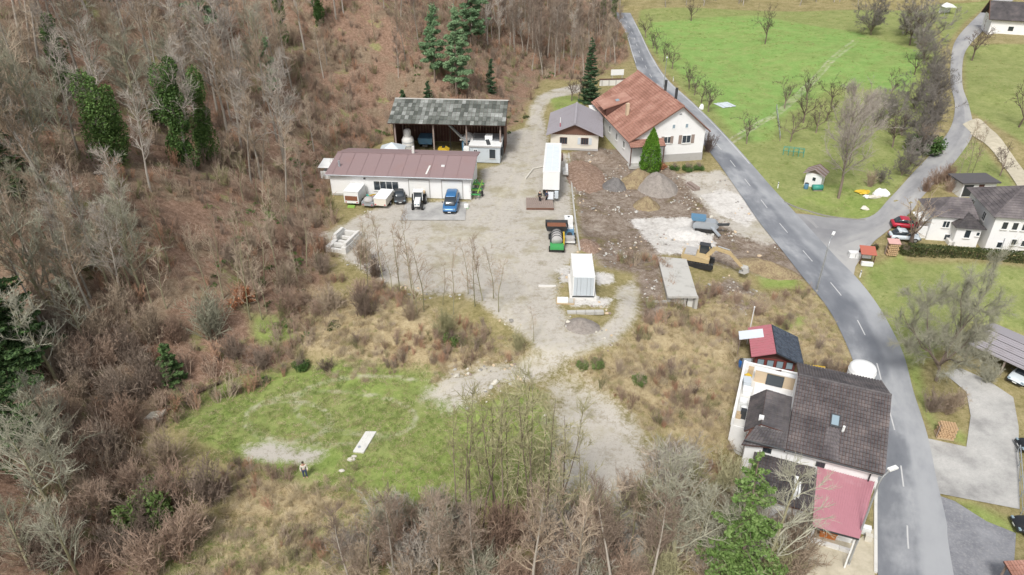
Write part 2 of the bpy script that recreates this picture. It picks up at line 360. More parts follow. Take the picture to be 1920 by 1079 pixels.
# ------------------------------------------------------------ mesh builder
class MB:
    def __init__(s): s.v = []; s.f = []; s.r = []
    def add(s, vs, fs, rnd=None):
        k = len(s.v); s.v.extend([tuple(map(float, v)) for v in vs]); s.f.extend([tuple(i + k for i in f) for f in fs])
        s.r.extend([random.random() if rnd is None else rnd] * len(vs)); return s
    def box(s, x0, x1, y0, y1, z0, z1):
        return s.add([(x0,y0,z0),(x1,y0,z0),(x1,y1,z0),(x0,y1,z0),(x0,y0,z1),(x1,y0,z1),(x1,y1,z1),(x0,y1,z1)],
              [(0,3,2,1),(4,5,6,7),(0,1,5,4),(1,2,6,5),(2,3,7,6),(3,0,4,7)])
    def bar(s, a, b, w, h=None, up=(0,0,1)):
        h = h or w; a = Vector(a); b = Vector(b); d = (b - a).normalized(); u = Vector(up)
        if abs(d.dot(u)) > .98: u = Vector((1, 0, 0))
        x = d.cross(u).normalized() * w / 2; y = x.cross(d).normalized() * h / 2
        vs = [p + q for p in (a, b) for q in (-x - y, x - y, x + y, -x + y)]
        return s.add(vs, [(0,1,2,3),(7,6,5,4),(0,4,5,1),(1,5,6,2),(2,6,7,3),(3,7,4,0)])
    def tube(s, pts, rad, n=8, caps=True):
        pts = [Vector(p) for p in pts]; rad = rad if hasattr(rad, '__len__') else [rad] * len(pts)
        vs = []; fs = []; pv = None
        for i, p in enumerate(pts):
            d = (pts[min(i + 1, len(pts) - 1)] - pts[max(i - 1, 0)]).normalized()
            if pv is None: pv = d.orthogonal().normalized()
            pv = (pv - d * pv.dot(d)).normalized(); q = d.cross(pv)
            for k in range(n):
                a = 2 * math.pi * k / n; vs.append(p + (pv * math.cos(a) + q * math.sin(a)) * rad[i])
        for i in range(len(pts) - 1):
            for k in range(n): fs.append((i*n+k, i*n+(k+1)%n, (i+1)*n+(k+1)%n, (i+1)*n+k))
        if caps: fs.append(tuple(range(n - 1, -1, -1))); fs.append(tuple((len(pts) - 1) * n + k for k in range(n)))
        return s.add(vs, fs)
    def prism(s, poly, axis, a, b):
        "extrude a 2-D polygon along an axis ('x','y','z')"
        def m(p, k): return {'x': (k, p[0], p[1]), 'y': (p[0], k, p[1]), 'z': (p[0], p[1], k)}[axis]
        n = len(poly); vs = [m(p, a) for p in poly] + [m(p, b) for p in poly]
        fs = [tuple(range(n)), tuple(range(2 * n - 1, n - 1, -1))] + [(i, i + n, (i + 1) % n + n, (i + 1) % n) for i in range(n)]
        return s.add(vs, fs)
    def slab(s, quad, th):
        "thick panel: four corners, extruded downwards along its normal"
        q = [Vector(p) for p in quad]; n = (q[1] - q[0]).cross(q[3] - q[0]).normalized()
        if n.z < 0: n = -n
        vs = q + [p - n * th for p in q]
        return s.add(vs, [(0,1,2,3),(7,6,5,4),(0,4,5,1),(1,5,6,2),(2,6,7,3),(3,7,4,0)])
    def lathe(s, prof, n=16, c=(0,0,0)):
        vs = []; fs = []
        for r, z in prof:
            for k in range(n): a = 2*math.pi*k/n; vs.append((c[0]+r*math.cos(a), c[1]+r*math.sin(a), c[2]+z))
        for i in range(len(prof)-1):
            for k in range(n): fs.append((i*n+k, i*n+(k+1)%n, (i+1)*n+(k+1)%n, (i+1)*n+k))
        fs.append(tuple(range(n-1,-1,-1))); fs.append(tuple((len(prof)-1)*n+k for k in range(n)))
        return s.add(vs, fs)
    def mesh(s, name, mat, smooth=False):
        me = bpy.data.meshes.new(name); me.from_pydata(s.v, [], s.f); me.materials.append(M[mat])
        a = me.attributes.new('rnd', 'FLOAT', 'POINT'); a.data.foreach_set('value', np.array(s.r, np.float32))
        if smooth: me.shade_smooth()
        me.update(); return me
def link(name, data, parent=None, loc=None, rot=None):
    o = bpy.data.objects.new(name, data); COL.objects.link(o)
    if parent is not None: o.parent = parent
    if loc is not None: o.location = tuple(float(v) for v in loc)
    if rot is not None: o.rotation_euler = rot
    return o
def obj(name, mb, mat, parent=None, smooth=False, loc=None, rot=None, kind=None, label=None):
    o = link(name, mb.mesh(name, mat, smooth), parent, loc, rot)
    if kind: o['kind'] = kind
    if label: o['label'] = label
    return o
def thing(name, label, cat, loc, rz=0.0, group=None):
    o = link(name, None, None, loc, (0, 0, rz)); o.empty_display_size = .3
    o['label'] = label; o['category'] = cat
    if group: o['group'] = group
    return o
def tag(o, label, cat, group=None):
    o['label'] = label; o['category'] = cat
    if group: o['group'] = group
    return o
def dup(root, loc, rz=0.0, label=None, scale=None):
    r = root.copy(); COL.objects.link(r); r.location = tuple(float(v) for v in loc); r.rotation_euler = (0, 0, rz)
    if scale is not None: r.scale = scale if hasattr(scale, '__len__') else (scale,) * 3
    if label: r['label'] = label
    for ch in list(root.children):
        c = ch.copy(); COL.objects.link(c); c.parent = r
        for g in list(ch.children):
            d = g.copy(); COL.objects.link(d); d.parent = c
    return r
def tiled(mb, P00, P10, P11, P01, tw=.27, tl=.36, gap=.02, th=.035):
    "roof tiles laid in rows from the eave P00-P10 up to the ridge P01-P11"
    A, B, C, D = map(Vector, (P00, P10, P11, P01)); n = (B - A).cross(D - A).normalized()
    if n.z < 0: n = -n
    nu = max(1, round(((B - A).length + (C - D).length) / 2 / tw)); nv = max(1, round((D - A).length / tl))
    def P(u, v): return (A * (1 - u) + B * u) * (1 - v) + (D * (1 - u) + C * u) * v
    gu = gap / tw; gv = gap * .4 / tl
    for j in range(nv):
        for i in range(nu):
            u0 = (i + gu / 2) / nu; u1 = (i + 1 - gu / 2) / nu; um = (u0 + u1) / 2; v0 = (j + gv) / nv; v1 = (j + 1) / nv
            lo = [P(u0, v0) + n * th, P(um, v0) + n * (th * 2.1), P(u1, v0) + n * th]; hi = [P(u0, v1) + n * .004, P(um, v1) + n * (th * .9), P(u1, v1) + n * .004]
            bt = [P(u0, v0) - n * .004, P(u1, v0) - n * .004]
            mb.add(lo + hi + bt, [(0,1,4,3),(1,2,5,4),(6,7,2,1,0),(6,0,3),(7,5,2)])
    return mb
def window(parent, x, z, w, h, y, ax='y', frame='metal_white', panes=2, sill=True, g='glass', dep=.06, out=-1):
    "window on the wall plane y (or x): frame proud of the wall, panes recessed in it"
    def bx(mb, a0, a1, d0, d1, z0, z1):
        lo, hi = sorted((y + out * d0, y + out * d1))
        return mb.box(a0, a1, lo, hi, z0, z1) if ax == 'y' else mb.box(lo, hi, a0, a1, z0, z1)
    fr = MB(); b = .07
    bx(fr, x, x + w, -.05, dep, z, z + b); bx(fr, x, x + w, -.05, dep, z + h - b, z + h)
    bx(fr, x, x + b, -.05, dep - .002, z + b, z + h - b); bx(fr, x + w - b, x + w, -.05, dep - .002, z + b, z + h - b)
    pw = (w - 2 * b) / panes
    for i in range(1, panes): bx(fr, x + b + i * pw - .03, x + b + i * pw + .03, -.05, dep - .004, z + b, z + h - b)
    f = obj('window', fr, frame, parent)
    for i in range(panes):
        o = MB(); bx(o, x + b + i * pw + (.03 if i else 0), x + b + (i + 1) * pw - (.03 if i < panes - 1 else 0), .005, .025, z + b, z + h - b); obj('pane', o, g, f)
    if sill:
        o = MB(); bx(o, x - .06, x + w + .06, 0, dep + .08, z - .08, z - .003); obj('sill', o, 'concrete_light', f)
    return f
# ------------------------------------------------------------ where the buildings stand
F_BARN = ((-20.0, 111.3, 0.0), R(-4)); F_WORK = ((-26.4, 96.3, 0.0), R(-4.5)); F_SMALL = ((6.5, 115.3, .1), R(-6))
F_RED = ((19.2, 109.7, -.4), R(10)); F_MAIN = ((25.05, 49.26, -5.5), R(-22.4))
_a = unp(1455, 660, -.9); _b = unp(1446, 608, -.9)
F_SHED = ((float(_a[0]), float(_a[1]), -4.1), math.atan2(_b[1] - _a[1], _b[0] - _a[0]) - R(90))
F_WHITE = ((61.6, 81.9, -1.6), R(-10))
_a = unp(1845, 612, -1.6); _b = unp(1920, 645, -1.6)
F_PORT = ((float(_a[0]), float(_a[1]), -4.2), math.atan2(_b[1] - _a[1], _b[0] - _a[0]))
_a = unp(1507, 347, -.9); F_HUT = ((float(_a[0]), float(_a[1]), -.9), R(-35))
def pad(F, x0, x1, y0, y1, dz=-.06): PADS.append((F[0][0], F[0][1], F[1], x0, x1, y0, y1, F[0][2] + dz))
pad(F_BARN, 0, 19.5, -1, 9); pad(F_WORK, -.8, 21, -4, 9.5); pad(F_SMALL, -.8, 8.8, -.6, 11.8); pad(F_RED, -1, 13, -.2, 22.5)
pad(F_MAIN, -3.2, 7.6, -12.2, 7.5); pad(F_SHED, -2.6, 3.2, -.5, 5); pad(F_WHITE, -7, 14, 0, 12); pad(F_PORT, -.5, 16, -4, 4); pad(F_HUT, -.3, 3, -.3, 3)

# ------------------------------------------------------------ zones of the ground (pixel outlines turned into places)
def zone(pix): return np.array([hit(a, b)[:2] for a, b in pix])
Z = {}
Z['yard'] = [zone(p) for p in (
 [(1090,158),(1040,168),(1010,180),(995,205),(990,240),(950,250),(938,310),(905,318),(885,378),(752,378),(690,398),(640,425),(600,440),(650,490),(720,530),(800,552),(870,548),(910,575),(960,610),(1000,645),(1020,672),(1075,668),(1145,642),(1186,608),(1198,560),(1188,528),(1160,540),(1156,590),(1120,625),(1072,622),(1058,590),(1040,560),(1045,520),(1060,500),(1080,470),(1072,380),(1064,290),(1030,284),(1022,240),(1016,210),(1030,186),(1090,172)],
 [(800,740),(860,700),(930,690),(1000,668),(1070,660),(1050,700),(960,715),(900,740),(850,765)],
 [(1040,725),(1080,715),(1130,745),(1180,790),(1225,870),(1235,980),(1190,1090),(1060,1090),(1040,960),(1050,880),(1040,790)],
 [(455,840),(500,832),(610,848),(600,868),(470,862)],
 [(1280,330),(1350,320),(1430,380),(1470,450),(1440,460),(1380,440),(1330,400)])]
Z['green'] = [zone(p) for p in (
 [(315,772),(400,726),(470,703),(560,692),(700,686),(800,695),(840,740),(900,760),(1000,735),(1045,790),(1040,900),(940,950),(760,950),(620,915),(520,890),(400,840)],
 [(1222,42),(1420,30),(1600,60),(1735,98),(1700,172),(1560,165),(1470,215),(1440,262),(1395,268),(1340,205),(1270,132),(1215,80)],
 [(1480,380),(1560,345),(1640,350),(1660,385),(1625,408),(1555,405)],
 [(1700,690),(1722,688),(1735,740),(1752,790),(1815,818),(1812,832),(1760,812),(1735,780)],
 [(1785,940),(1830,945),(1912,985),(1905,1003),(1850,985)],
 [(1030,185),(1060,178),(1100,185),(1090,205),(1040,208)],
 [(1130,230),(1150,235),(1185,292),(1168,296),(1140,262)],
 [(1470,590),(1530,600),(1470,620)], [(1420,500),(1490,510),(1500,540),(1430,540)], [(1620,500),(1690,478),(1700,505),(1640,540)], [(470,590),(540,600),(560,640),(480,640)])]
Z['vivid'] = [Z['green'][1]]
Z['olive'] = [zone(p) for p in (
 [(1200,20),(1740,20),(1765,110),(1745,200),(1735,290),(1640,412),(1560,412),(1480,390),(1400,305),(1330,225),(1250,135),(1195,60)],
 [(1812,85),(1990,85),(1990,330),(1860,232),(1812,205),(1808,130)], [(1825,258),(1900,340),(1900,380),(1790,360),(1790,290)],
 [(1615,520),(1690,490),(1990,510),(1990,640),(1830,600),(1720,690),(1690,680),(1660,610)], [(1740,10),(1860,0),(1810,40),(1770,90)],
 [(200,1090),(330,1000),(500,1010),(700,960),(900,965),(700,1090)])]
Z['dirt'] = [zone(p) for p in ([(1068,285),(1190,275),(1270,325),(1345,325),(1410,400),(1480,465),(1520,525),(1440,520),(1360,500),(1240,475),(1200,520),(1130,500),(1090,440)],
 [(1190,500),(1235,490),(1250,560),(1235,600),(1205,600)], [(1330,540),(1370,520),(1440,560),(1380,600)])]
Z['white'] = [zone(p) for p in ([(1180,412),(1225,408),(1300,410),(1330,430),(1345,470),(1300,478),(1240,478),(1212,450)],
 [(1312,368),(1350,352),(1400,372),(1425,400),(1400,425),(1345,400)], [(1118,510),(1150,515),(1152,530),(1120,535)], [(1045,505),(1072,498),(1070,530),(1050,530)], [(1060,560),(1150,560),(1140,575),(1075,575)])]
Z['straw'] = [zone(p) for p in ([(1205,600),(1385,560),(1520,560),(1560,640),(1500,640),(1390,640),(1385,760),(1340,840),(1250,800),(1160,745),(1090,700),(1165,655)],
 [(330,1090),(470,890),(600,890),(700,980),(720,1090)], [(560,530),(720,560),(900,640),(985,660),(860,700),(640,690),(550,640)], [(1320,850),(1450,960),(1640,1040),(1640,1090),(1300,1090)], [(1460,640),(1580,620),(1600,690),(1520,690)])]
SCREE = [zone(p) for p in ([(620,60),(690,0),(770,80),(850,160),(740,195),(690,150)], [(930,150),(990,100),(1000,180),(950,190)])]
WOODY = zone([(960,150),(985,60),(1000,-20),(1150,-20),(1165,40),(1180,110),(1110,150),(1075,150),(1010,150),(985,200),(960,200)])
TR = [zone(p) for p in ([(1195,540),(1185,595),(1140,640),(1075,660),(1010,668),(930,690),(850,720),(790,750)], [(1175,545),(1165,585),(1125,628),(1070,645),(1000,655)],
 [(1010,660),(960,600),(900,540),(830,480)], [(1040,655),(990,590),(950,520),(920,440)], [(1080,480),(1000,440),(900,420)], [(1060,400),(980,430),(860,450)],
 [(930,400),(900,470),(940,560),(1000,640)], [(700,450),(800,440),(940,450),(1020,430)], [(720,480),(850,470),(960,500),(1010,560)], [(960,330),(930,380),(880,430),(780,460)], [(1010,180),(985,240),(965,320),(930,400)], [(1035,175),(1005,240),(990,320),(960,400)],
 [(1365,262),(1450,215),(1600,75)], [(1372,268),(1462,214),(1608,78)])]
_ang = np.linspace(0, 2 * math.pi, 26)
TR += [zone([(620 + 160 * math.cos(a), 785 + 50 * math.sin(a)) for a in _ang]), zone([(540 + 80 * math.cos(a), 790 + 38 * math.sin(a)) for a in _ang]), zone([(700 + 150 * math.cos(a), 760 + 55 * math.sin(a)) for a in _ang[5:22]])]

# ------------------------------------------------------------ ground mesh
def axis(*segs):
    out = [segs[0][0]]
    for a, b, st in segs: out += list(np.linspace(a, b, max(2, round((b - a) / st) + 1))[1:])
    return np.array(out)
gx = axis((-700, -160, 30), (-160, -75, 2.5), (-75, 72, .55), (72, 130, .9), (130, 230, 3), (230, 700, 40))
gy = axis((-60, 18, 4), (18, 125, .55), (125, 180, .8), (180, 280, 1.3), (280, 360, 5), (360, 800, 40))
GX, GY = np.meshgrid(gx, gy); nx, ny = len(gx), len(gy)
GZ = hgt(GX, GY)
sdm = {k: np.max([sdist(GX, GY, p) * (.4 if k == 'yard' and i in (1, 2) else 1) for i, p in enumerate(v)], axis=0) for k, v in Z.items()}
trk = np.min([ldist(GX, GY, l) for l in TR], axis=0)
hillm = sdist(GX, GY, FOOT)
farm = sdist(GX, GY, FARHILL); hillm = np.maximum(hillm, farm)
dm = ldist(GX, GY, MR_C); ds = ldist(GX, GY, SR_C)
rough = np.clip(.04 + .10 * (sdm['straw'] > 0) + .08 * (sdm['dirt'] > 0) + .12 * np.clip(hillm, 0, 1), 0, .3)
rough = np.where(sdm['yard'] > -.3, .04, rough); rough = rough * sst(3.8, 6, dm) * sst(2.5, 4, ds)
pd = np.zeros(GX.shape)
for cx, cy, rz, x0, x1, y0, y1, pz in PADS:
    c, s = math.cos(rz), math.sin(rz); lx = (GX - cx) * c + (GY - cy) * s; ly = -(GX - cx) * s + (GY - cy) * c
    pd = np.maximum(pd, 1 - sst(.2, 1.8, np.maximum(np.maximum(x0 - lx, lx - x1), np.maximum(y0 - ly, ly - y1))))
GZ = GZ + (fbm(GX * .9, GY * .9, 21, 3) - .45) * 2.2 * rough * (1 - pd)
_SUNK = [np.vstack([MR_L, MR_R[::-1]]), np.vstack([SR_L, SR_R[::-1]]), np.vstack([FP_L, FP_R[::-1]])]
_sheets = {}
def dense(pix, n=5):
    out = []
    for i in range(len(pix)):
        a = pix[i]; b = pix[(i + 1) % len(pix)]
        out += [(a[0] + (b[0] - a[0]) * k / n, a[1] + (b[1] - a[1]) * k / n) for k in range(n)]
    return out
for k_, pix_ in (('forecourt', [(1738,822),(1812,838),(1820,780),(1812,735),(1770,700),(1800,690),(1850,712),(1900,745),(1910,800),(1912,955),(1757,925)]),
                 ('parking_place', [(1762,930),(1790,940),(1850,978),(1905,1000),(1900,1080),(1895,1120),(1782,1120),(1776,1040)]),
                 ('apron', [(750,413),(761,381),(875,379),(872,413)]),
                 ('house_forecourt', [(1480,958),(1530,985),(1612,1010),(1640,990),(1640,1090),(1500,1090),(1440,1040),(1400,1000)]),
                 ('junction', [(1478,398),(1530,410),(1590,416),(1640,408),(1668,430),(1640,452),(1618,478),(1604,500),(1600,520),(1560,500),(1510,440)])):
    _sheets[k_] = np.array([hit(a, b)[:2] for a, b in dense(pix_)]); _SUNK.append(_sheets[k_])
_sk = np.max([sdist(GX, GY, p) for p in _SUNK], axis=0)
GZ = GZ * 1.0
_in = sst(-1.2, -.3, _sk)
GZ = GZ * (1 - _in) + (hgt(GX, GY) - .09) * _in
V = np.stack([GX.ravel(), GY.ravel(), GZ.ravel()], 1)
zu = np.gradient(GZ, axis=1) / np.gradient(GX, axis=1); zv = np.gradient(GZ, axis=0) / np.gradient(GY, axis=0)
NRM = np.stack([-zu.ravel(), -zv.ravel(), np.ones(V.shape[0])], 1); NRM /= np.linalg.norm(NRM, axis=1)[:, None]
ii, jj = np.meshgrid(np.arange(nx - 1), np.arange(ny - 1)); q0 = (jj * nx + ii).ravel()
QUADS = np.stack([q0, q0 + 1, q0 + 1 + nx, q0 + nx], 1)
fc = lambda a: a.ravel()[QUADS].mean(1)
cls = np.zeros(len(QUADS), int)
cls[fc(hillm) > 0] = 1
cls[fc(np.maximum(sdist(GX, GY, Z['olive'][0]), np.maximum(sdist(GX, GY, Z['green'][1]), sdist(GX, GY, Z['green'][2])))) > 0] = 2
cls[fc(sdist(GX, GY, Z['green'][0])) > 0] = 3
cls[fc(sdist(GX, GY, Z['yard'][0])) > 0] = 4
# ground material
t = NT('ground_soil')
P_ = t.geo()
nA = t.noise(.07, 4, .6); nB = t.noise(.45, 5, .65); nC = t.noise(2.2, 5, .7); nD = t.noise(9, 4, .7); nE = t.noise(28, 3, .6)
mixn = t.math('ADD', t.math('MULTIPLY', nB, .4), t.math('ADD', t.math('MULTIPLY', nC, .4), t.math('MULTIPLY', nD, .35)))
mixf = t.math('ADD', t.math('MULTIPLY', nC, .45), t.math('ADD', t.math('MULTIPLY', nD, .45), t.math('MULTIPLY', nE, .3)))
def edge(name, amp=1.6, soft=.5, off=0.0):
    a = t.attr(name); n = t.math('MULTIPLY', t.math('SUBTRACT', mixn, .57), amp * 2)
    return t.mapr(t.math('ADD', t.math('ADD', a, n), off), -soft, soft)
base = t.ramp(mixn, [(.40, (.09, .08, .03)), (.5, (.20, .175, .075)), (.62, (.30, .255, .13)), (.75, (.41, .345, .20))])
oliv = t.ramp(mixn, [(.38, (.11, .135, .038)), (.52, (.195, .23, .077)), (.66, (.28, .30, .12)), (.78, (.375, .36, .18))])
gren = t.ramp(mixn, [(.36, (.11, .165, .036)), (.52, (.19, .255, .066)), (.64, (.265, .315, .10)), (.8, (.37, .365, .17))])
strw = t.ramp(mixn, [(.40, (.085, .06, .033)), (.49, (.21, .155, .085)), (.58, (.36, .285, .17)), (.72, (.50, .42, .275))])
litt = t.ramp(mixf, [(.40, (.055, .035, .025)), (.51, (.135, .083, .055)), (.61, (.25, .162, .115)), (.76, (.38, .275, .205))])
lit2 = t.ramp(mixf, [(.40, (.07, .05, .035)), (.55, (.18, .13, .088)), (.75, (.33, .26, .185))])
litt = t.mix(t.mapr(t.noise(.13, 4, .65, dist=.5), .47, .58), litt, lit2); litt = t.mix(t.mapr(t.noise(.21, 4, .65), .58, .68, 0, .6), litt, oliv)
dirt = t.ramp(mixn, [(.40, (.07, .05, .036)), (.52, (.15, .112, .085)), (.62, (.26, .215, .175)), (.74, (.38, .34, .29))])
grav = t.ramp(mixn, [(.38, (.22, .19, .14)), (.5, (.37, .34, .29)), (.62, (.48, .45, .405)), (.76, (.32, .285, .21))])
grv2 = t.ramp(mixn, [(.36, (.24, .21, .14)), (.55, (.34, .31, .23)), (.75, (.44, .41, .34))])
grav = t.mix(t.mapr(t.noise(.16, 4, .65), .5, .66), grav, grv2)
whit = t.ramp(mixn, [(.40, (.22, .195, .17)), (.5, (.45, .425, .395)), (.6, (.58, .56, .53)), (.72, (.66, .64, .61))])
c = base
c = t.mix(edge('z_olive', 1.5, .8), c, oliv)
c = t.mix(edge('z_hill', 3.5, 1.5), c, litt)
c = t.mix(t.math('MULTIPLY', edge('z_straw', 3, 1.5), .85), c, strw)
gp = t.mapr(t.noise(.22, 4, .6, dist=.4), .40, .62)
gmix = t.mix(t.math('MULTIPLY', gp, .8), gren, oliv)
c = t.mix(edge('z_green', 1.6, .8), c, gmix)
viv = t.ramp(mixn, [(.38, (.12, .215, .052)), (.52, (.18, .30, .08)), (.64, (.235, .345, .105)), (.8, (.32, .375, .155))])
c = t.mix(t.math('MULTIPLY', edge('z_vivid', 2.5, 1.5), t.mapr(gp, 0, 1, 1, .55)), c, viv)
c = t.mix(t.math('MULTIPLY', edge('z_dirt', 2.0, .7), t.mapr(nB, .28, .45, .45, 1)), c, dirt)
c = t.mix(t.math('MULTIPLY', edge('z_yard', 2.4, .6), t.mapr(nB, .25, .42, .55, 1)), c, grav)
tk = t.mapr(t.math('ADD', t.attr('z_track'), t.math('MULTIPLY', t.math('SUBTRACT', nC, .5), .8)), .08, .45, .62, 0)
tk = t.math('MULTIPLY', tk, t.mapr(nB, .40, .58, .3, 1))
c = t.mix(tk, c, t.mix(t.mapr(nC, .35, .65), (.42, .385, .30), (.52, .49, .42)))
c = t.mix(edge('z_white', 1.8, .35), c, whit)
t.bump(t.math('ADD', t.math('MULTIPLY', nC, .6), t.math('MULTIPLY', nD, .4)), .55, .18)
M['ground'] = t.done(c, .95, 0, .15)
names = ['ground', 'hillside', 'meadow', 'lawn', 'gravel_yard']
attrs = {'z_' + k: np.clip(v, -6, 6).ravel() for k, v in sdm.items()}
attrs['z_hill'] = np.clip(np.maximum(hillm, sdist(GX, GY, WOODY)), -6, 6).ravel(); attrs['z_track'] = np.clip(trk, 0, 6).ravel()
for ci, nm in enumerate(names):
    q = QUADS[cls == ci]; u, inv = np.unique(q, return_inverse=True); inv = inv.reshape(q.shape)
    me = bpy.data.meshes.new(nm); me.from_pydata(V[u].tolist(), [], inv.tolist()); me.materials.append(M['ground'])
    for k, a in attrs.items():
        at = me.attributes.new(k, 'FLOAT', 'POINT'); at.data.foreach_set('value', a[u].astype(np.float32))
    me.shade_smooth(); me.normals_split_custom_set_from_vertices(NRM[u].tolist())
    o = link(nm, me); o['kind'] = 'structure'
def zoff(x, y):
    "height of the finished ground sheet"
    x = np.asarray(x, float); y = np.asarray(y, float)
    i = np.clip(np.searchsorted(gx, x) - 1, 0, nx - 2); j = np.clip(np.searchsorted(gy, y) - 1, 0, ny - 2)
    fx = (x - gx[i]) / (gx[i + 1] - gx[i]); fy = (y - gy[j]) / (gy[j + 1] - gy[j])
    return (GZ[j, i] * (1 - fx) + GZ[j, i + 1] * fx) * (1 - fy) + (GZ[j + 1, i] * (1 - fx) + GZ[j + 1, i + 1] * fx) * fy
def hit(px, py): return hit0(px, py, zoff)
def hz(x, y): return float(zoff(np.array([x]), np.array([y]))[0])

# ------------------------------------------------------------ roads
def strip(name, L, Rr, mat, off, nc=7, parent=None):
    n = len(L); us = np.linspace(0, 1, nc); pts = L[:, None, :] * (1 - us[None, :, None]) + Rr[:, None, :] * us[None, :, None]
    z = hgt(pts[..., 0], pts[..., 1]) + off
    v = np.concatenate([pts, z[..., None]], 2).reshape(-1, 3); f = [(i*nc+k, i*nc+k+1, (i+1)*nc+k+1, (i+1)*nc+k) for i in range(n-1) for k in range(nc-1)]
    C = (L + Rr) / 2; s = np.concatenate([[0], np.cumsum(np.linalg.norm(np.diff(C, axis=0), axis=1))])
    me = bpy.data.meshes.new(name); me.from_pydata(v.tolist(), [], f); me.materials.append(M[mat])
    uv = me.uv_layers.new(name='UVMap'); li = np.zeros(len(me.loops), np.int32); me.loops.foreach_get('vertex_index', li)
    UV = np.stack([np.tile(us, n), np.repeat(s, nc)], 1)[li]; uv.data.foreach_set('uv', UV.ravel().astype(np.float32))
    me.shade_smooth(); me.update()
    # face up
    if me.polygons[0].normal.z < 0: me.flip_normals()
    return link(name, me, parent)
road = strip('road', MR_L, MR_R, 'asphalt', .02); road['kind'] = 'structure'
srd = strip('side_road', SR_L, SR_R, 'asphalt_side', .012, 5); srd['kind'] = 'structure'
fpt = strip('footpath', FP_L, FP_R, 'path_gravel', .03, 4); fpt['kind'] = 'structure'
def along(C, s0, s1, n=6):
    d = np.concatenate([[0], np.cumsum(np.linalg.norm(np.diff(C, axis=0), axis=1))]); s = np.linspace(s0, s1, n)
    return np.stack([np.interp(s, d, C[:, 0]), np.interp(s, d, C[:, 1])], 1)
def ribbon(name, C, w, mat, off, parent):
    d = np.gradient(C, axis=0); d /= np.linalg.norm(d, axis=1)[:, None] + 1e-9; nrm = np.stack([-d[:, 1], d[:, 0]], 1)
    return strip(name, C + nrm * w / 2, C - nrm * w / 2, mat, off, 2, parent)
LC = MR_L * .57 + MR_R * .43
_tot = np.linalg.norm(np.diff(LC, axis=0), axis=1).sum()
s = 6
while s < _tot - 4:
    ribbon('lane_marking', along(LC, s, s + 2.6, 5), .12, 'paint_line', .034, road); s += 7.2
ribbon('edge_line', along(MR_L * .06 + MR_R * .94, 14, 122, 90), .16, 'paint_line', .034, road)
ribbon('edge_line', along(MR_L * .96 + MR_R * .04, 12, 62, 50), .14, 'paint_line', .034, road)
# kerb along the inside of the bend and around the meadow corner
def kerb(name, C, w, h, label):
    d = np.gradient(C, axis=0); d /= np.linalg.norm(d, axis=1)[:, None] + 1e-9; nrm = np.stack([-d[:, 1], d[:, 0]], 1)
    mb = MB(); A = C + nrm * w / 2; B = C - nrm * w / 2; z = hgt(C[:, 0], C[:, 1])
    vs = []; fs = []
    for a, b, zz in zip(A, B, z): vs += [(a[0], a[1], zz - .15), (a[0], a[1], zz + h), (b[0], b[1], zz + h), (b[0], b[1], zz - .15)]
    for i in range(len(C) - 1):
        for k in range(3): fs.append((i*4+k, i*4+k+1, i*4+k+5, i*4+k+4))
    fs += [(0,1,2,3), tuple(len(vs) - 4 + k for k in (3, 2, 1, 0))]
    mb.add(vs, fs); o = obj(name, mb, 'concrete_dark' if w < .2 else 'concrete_light'); o['kind'] = 'structure'; return o
kerb('kerb', smoothline([hit(a, b)[:2] for a, b in [(1470,380),(1500,392),(1540,404),(1590,412),(1622,414)]]), .16, .10, '')
kerb('kerb', smoothline([hit(a, b)[:2] for a, b in [(1642,890),(1641,960),(1641,1020),(1641,1075)]]), .25, .12, '')
# paved forecourts on the right
def sheet(name, mat, off):
    P = _sheets[name]
    x0, y0 = P.min(0); x1, y1 = P.max(0); st = .6
    X, Y = np.meshgrid(np.arange(x0, x1 + st, st), np.arange(y0, y1 + st, st)); nn = X.shape[1]
    import mathutils
    bm_v = []; 
    from mathutils.geometry import delaunay_2d_cdt
    ins = sdist(X, Y, P) > .25
    pts = [Vector(p) for p in P] + [Vector((a, b)) for a, b in zip(X[ins], Y[ins])]
    n = len(P); r = delaunay_2d_cdt(pts, [(i, (i + 1) % n) for i in range(n)], [list(range(n))], 1, 1e-4)
    vv = np.array([tuple(p) for p in r[0]]); zz = hgt(vv[:, 0], vv[:, 1]) + off
    me = bpy.data.meshes.new(name); me.from_pydata(np.column_stack([vv, zz]).tolist(), [], [tuple(f) for f in r[2]]); me.materials.append(M[mat])
    if me.polygons[0].normal.z < 0: me.flip_normals()
    uv = me.uv_layers.new(name='UVMap'); co = np.zeros(len(me.loops), np.int32); me.loops.foreach_get('vertex_index', co)
    uv.data.foreach_set('uv', (vv[co] * np.array([.12, 1.0]) % 1000).ravel().astype(np.float32))
    me.shade_smooth(); o = link(name, me); o['kind'] = 'structure'; return o
sheet('forecourt', 'paving_pale', .0)
sheet('parking_place', 'paving_blue', .005)
sheet('apron', 'paving_pale', .0)
sheet('house_forecourt', 'path_gravel', .0)
sheet('junction', 'asphalt_side', .006)
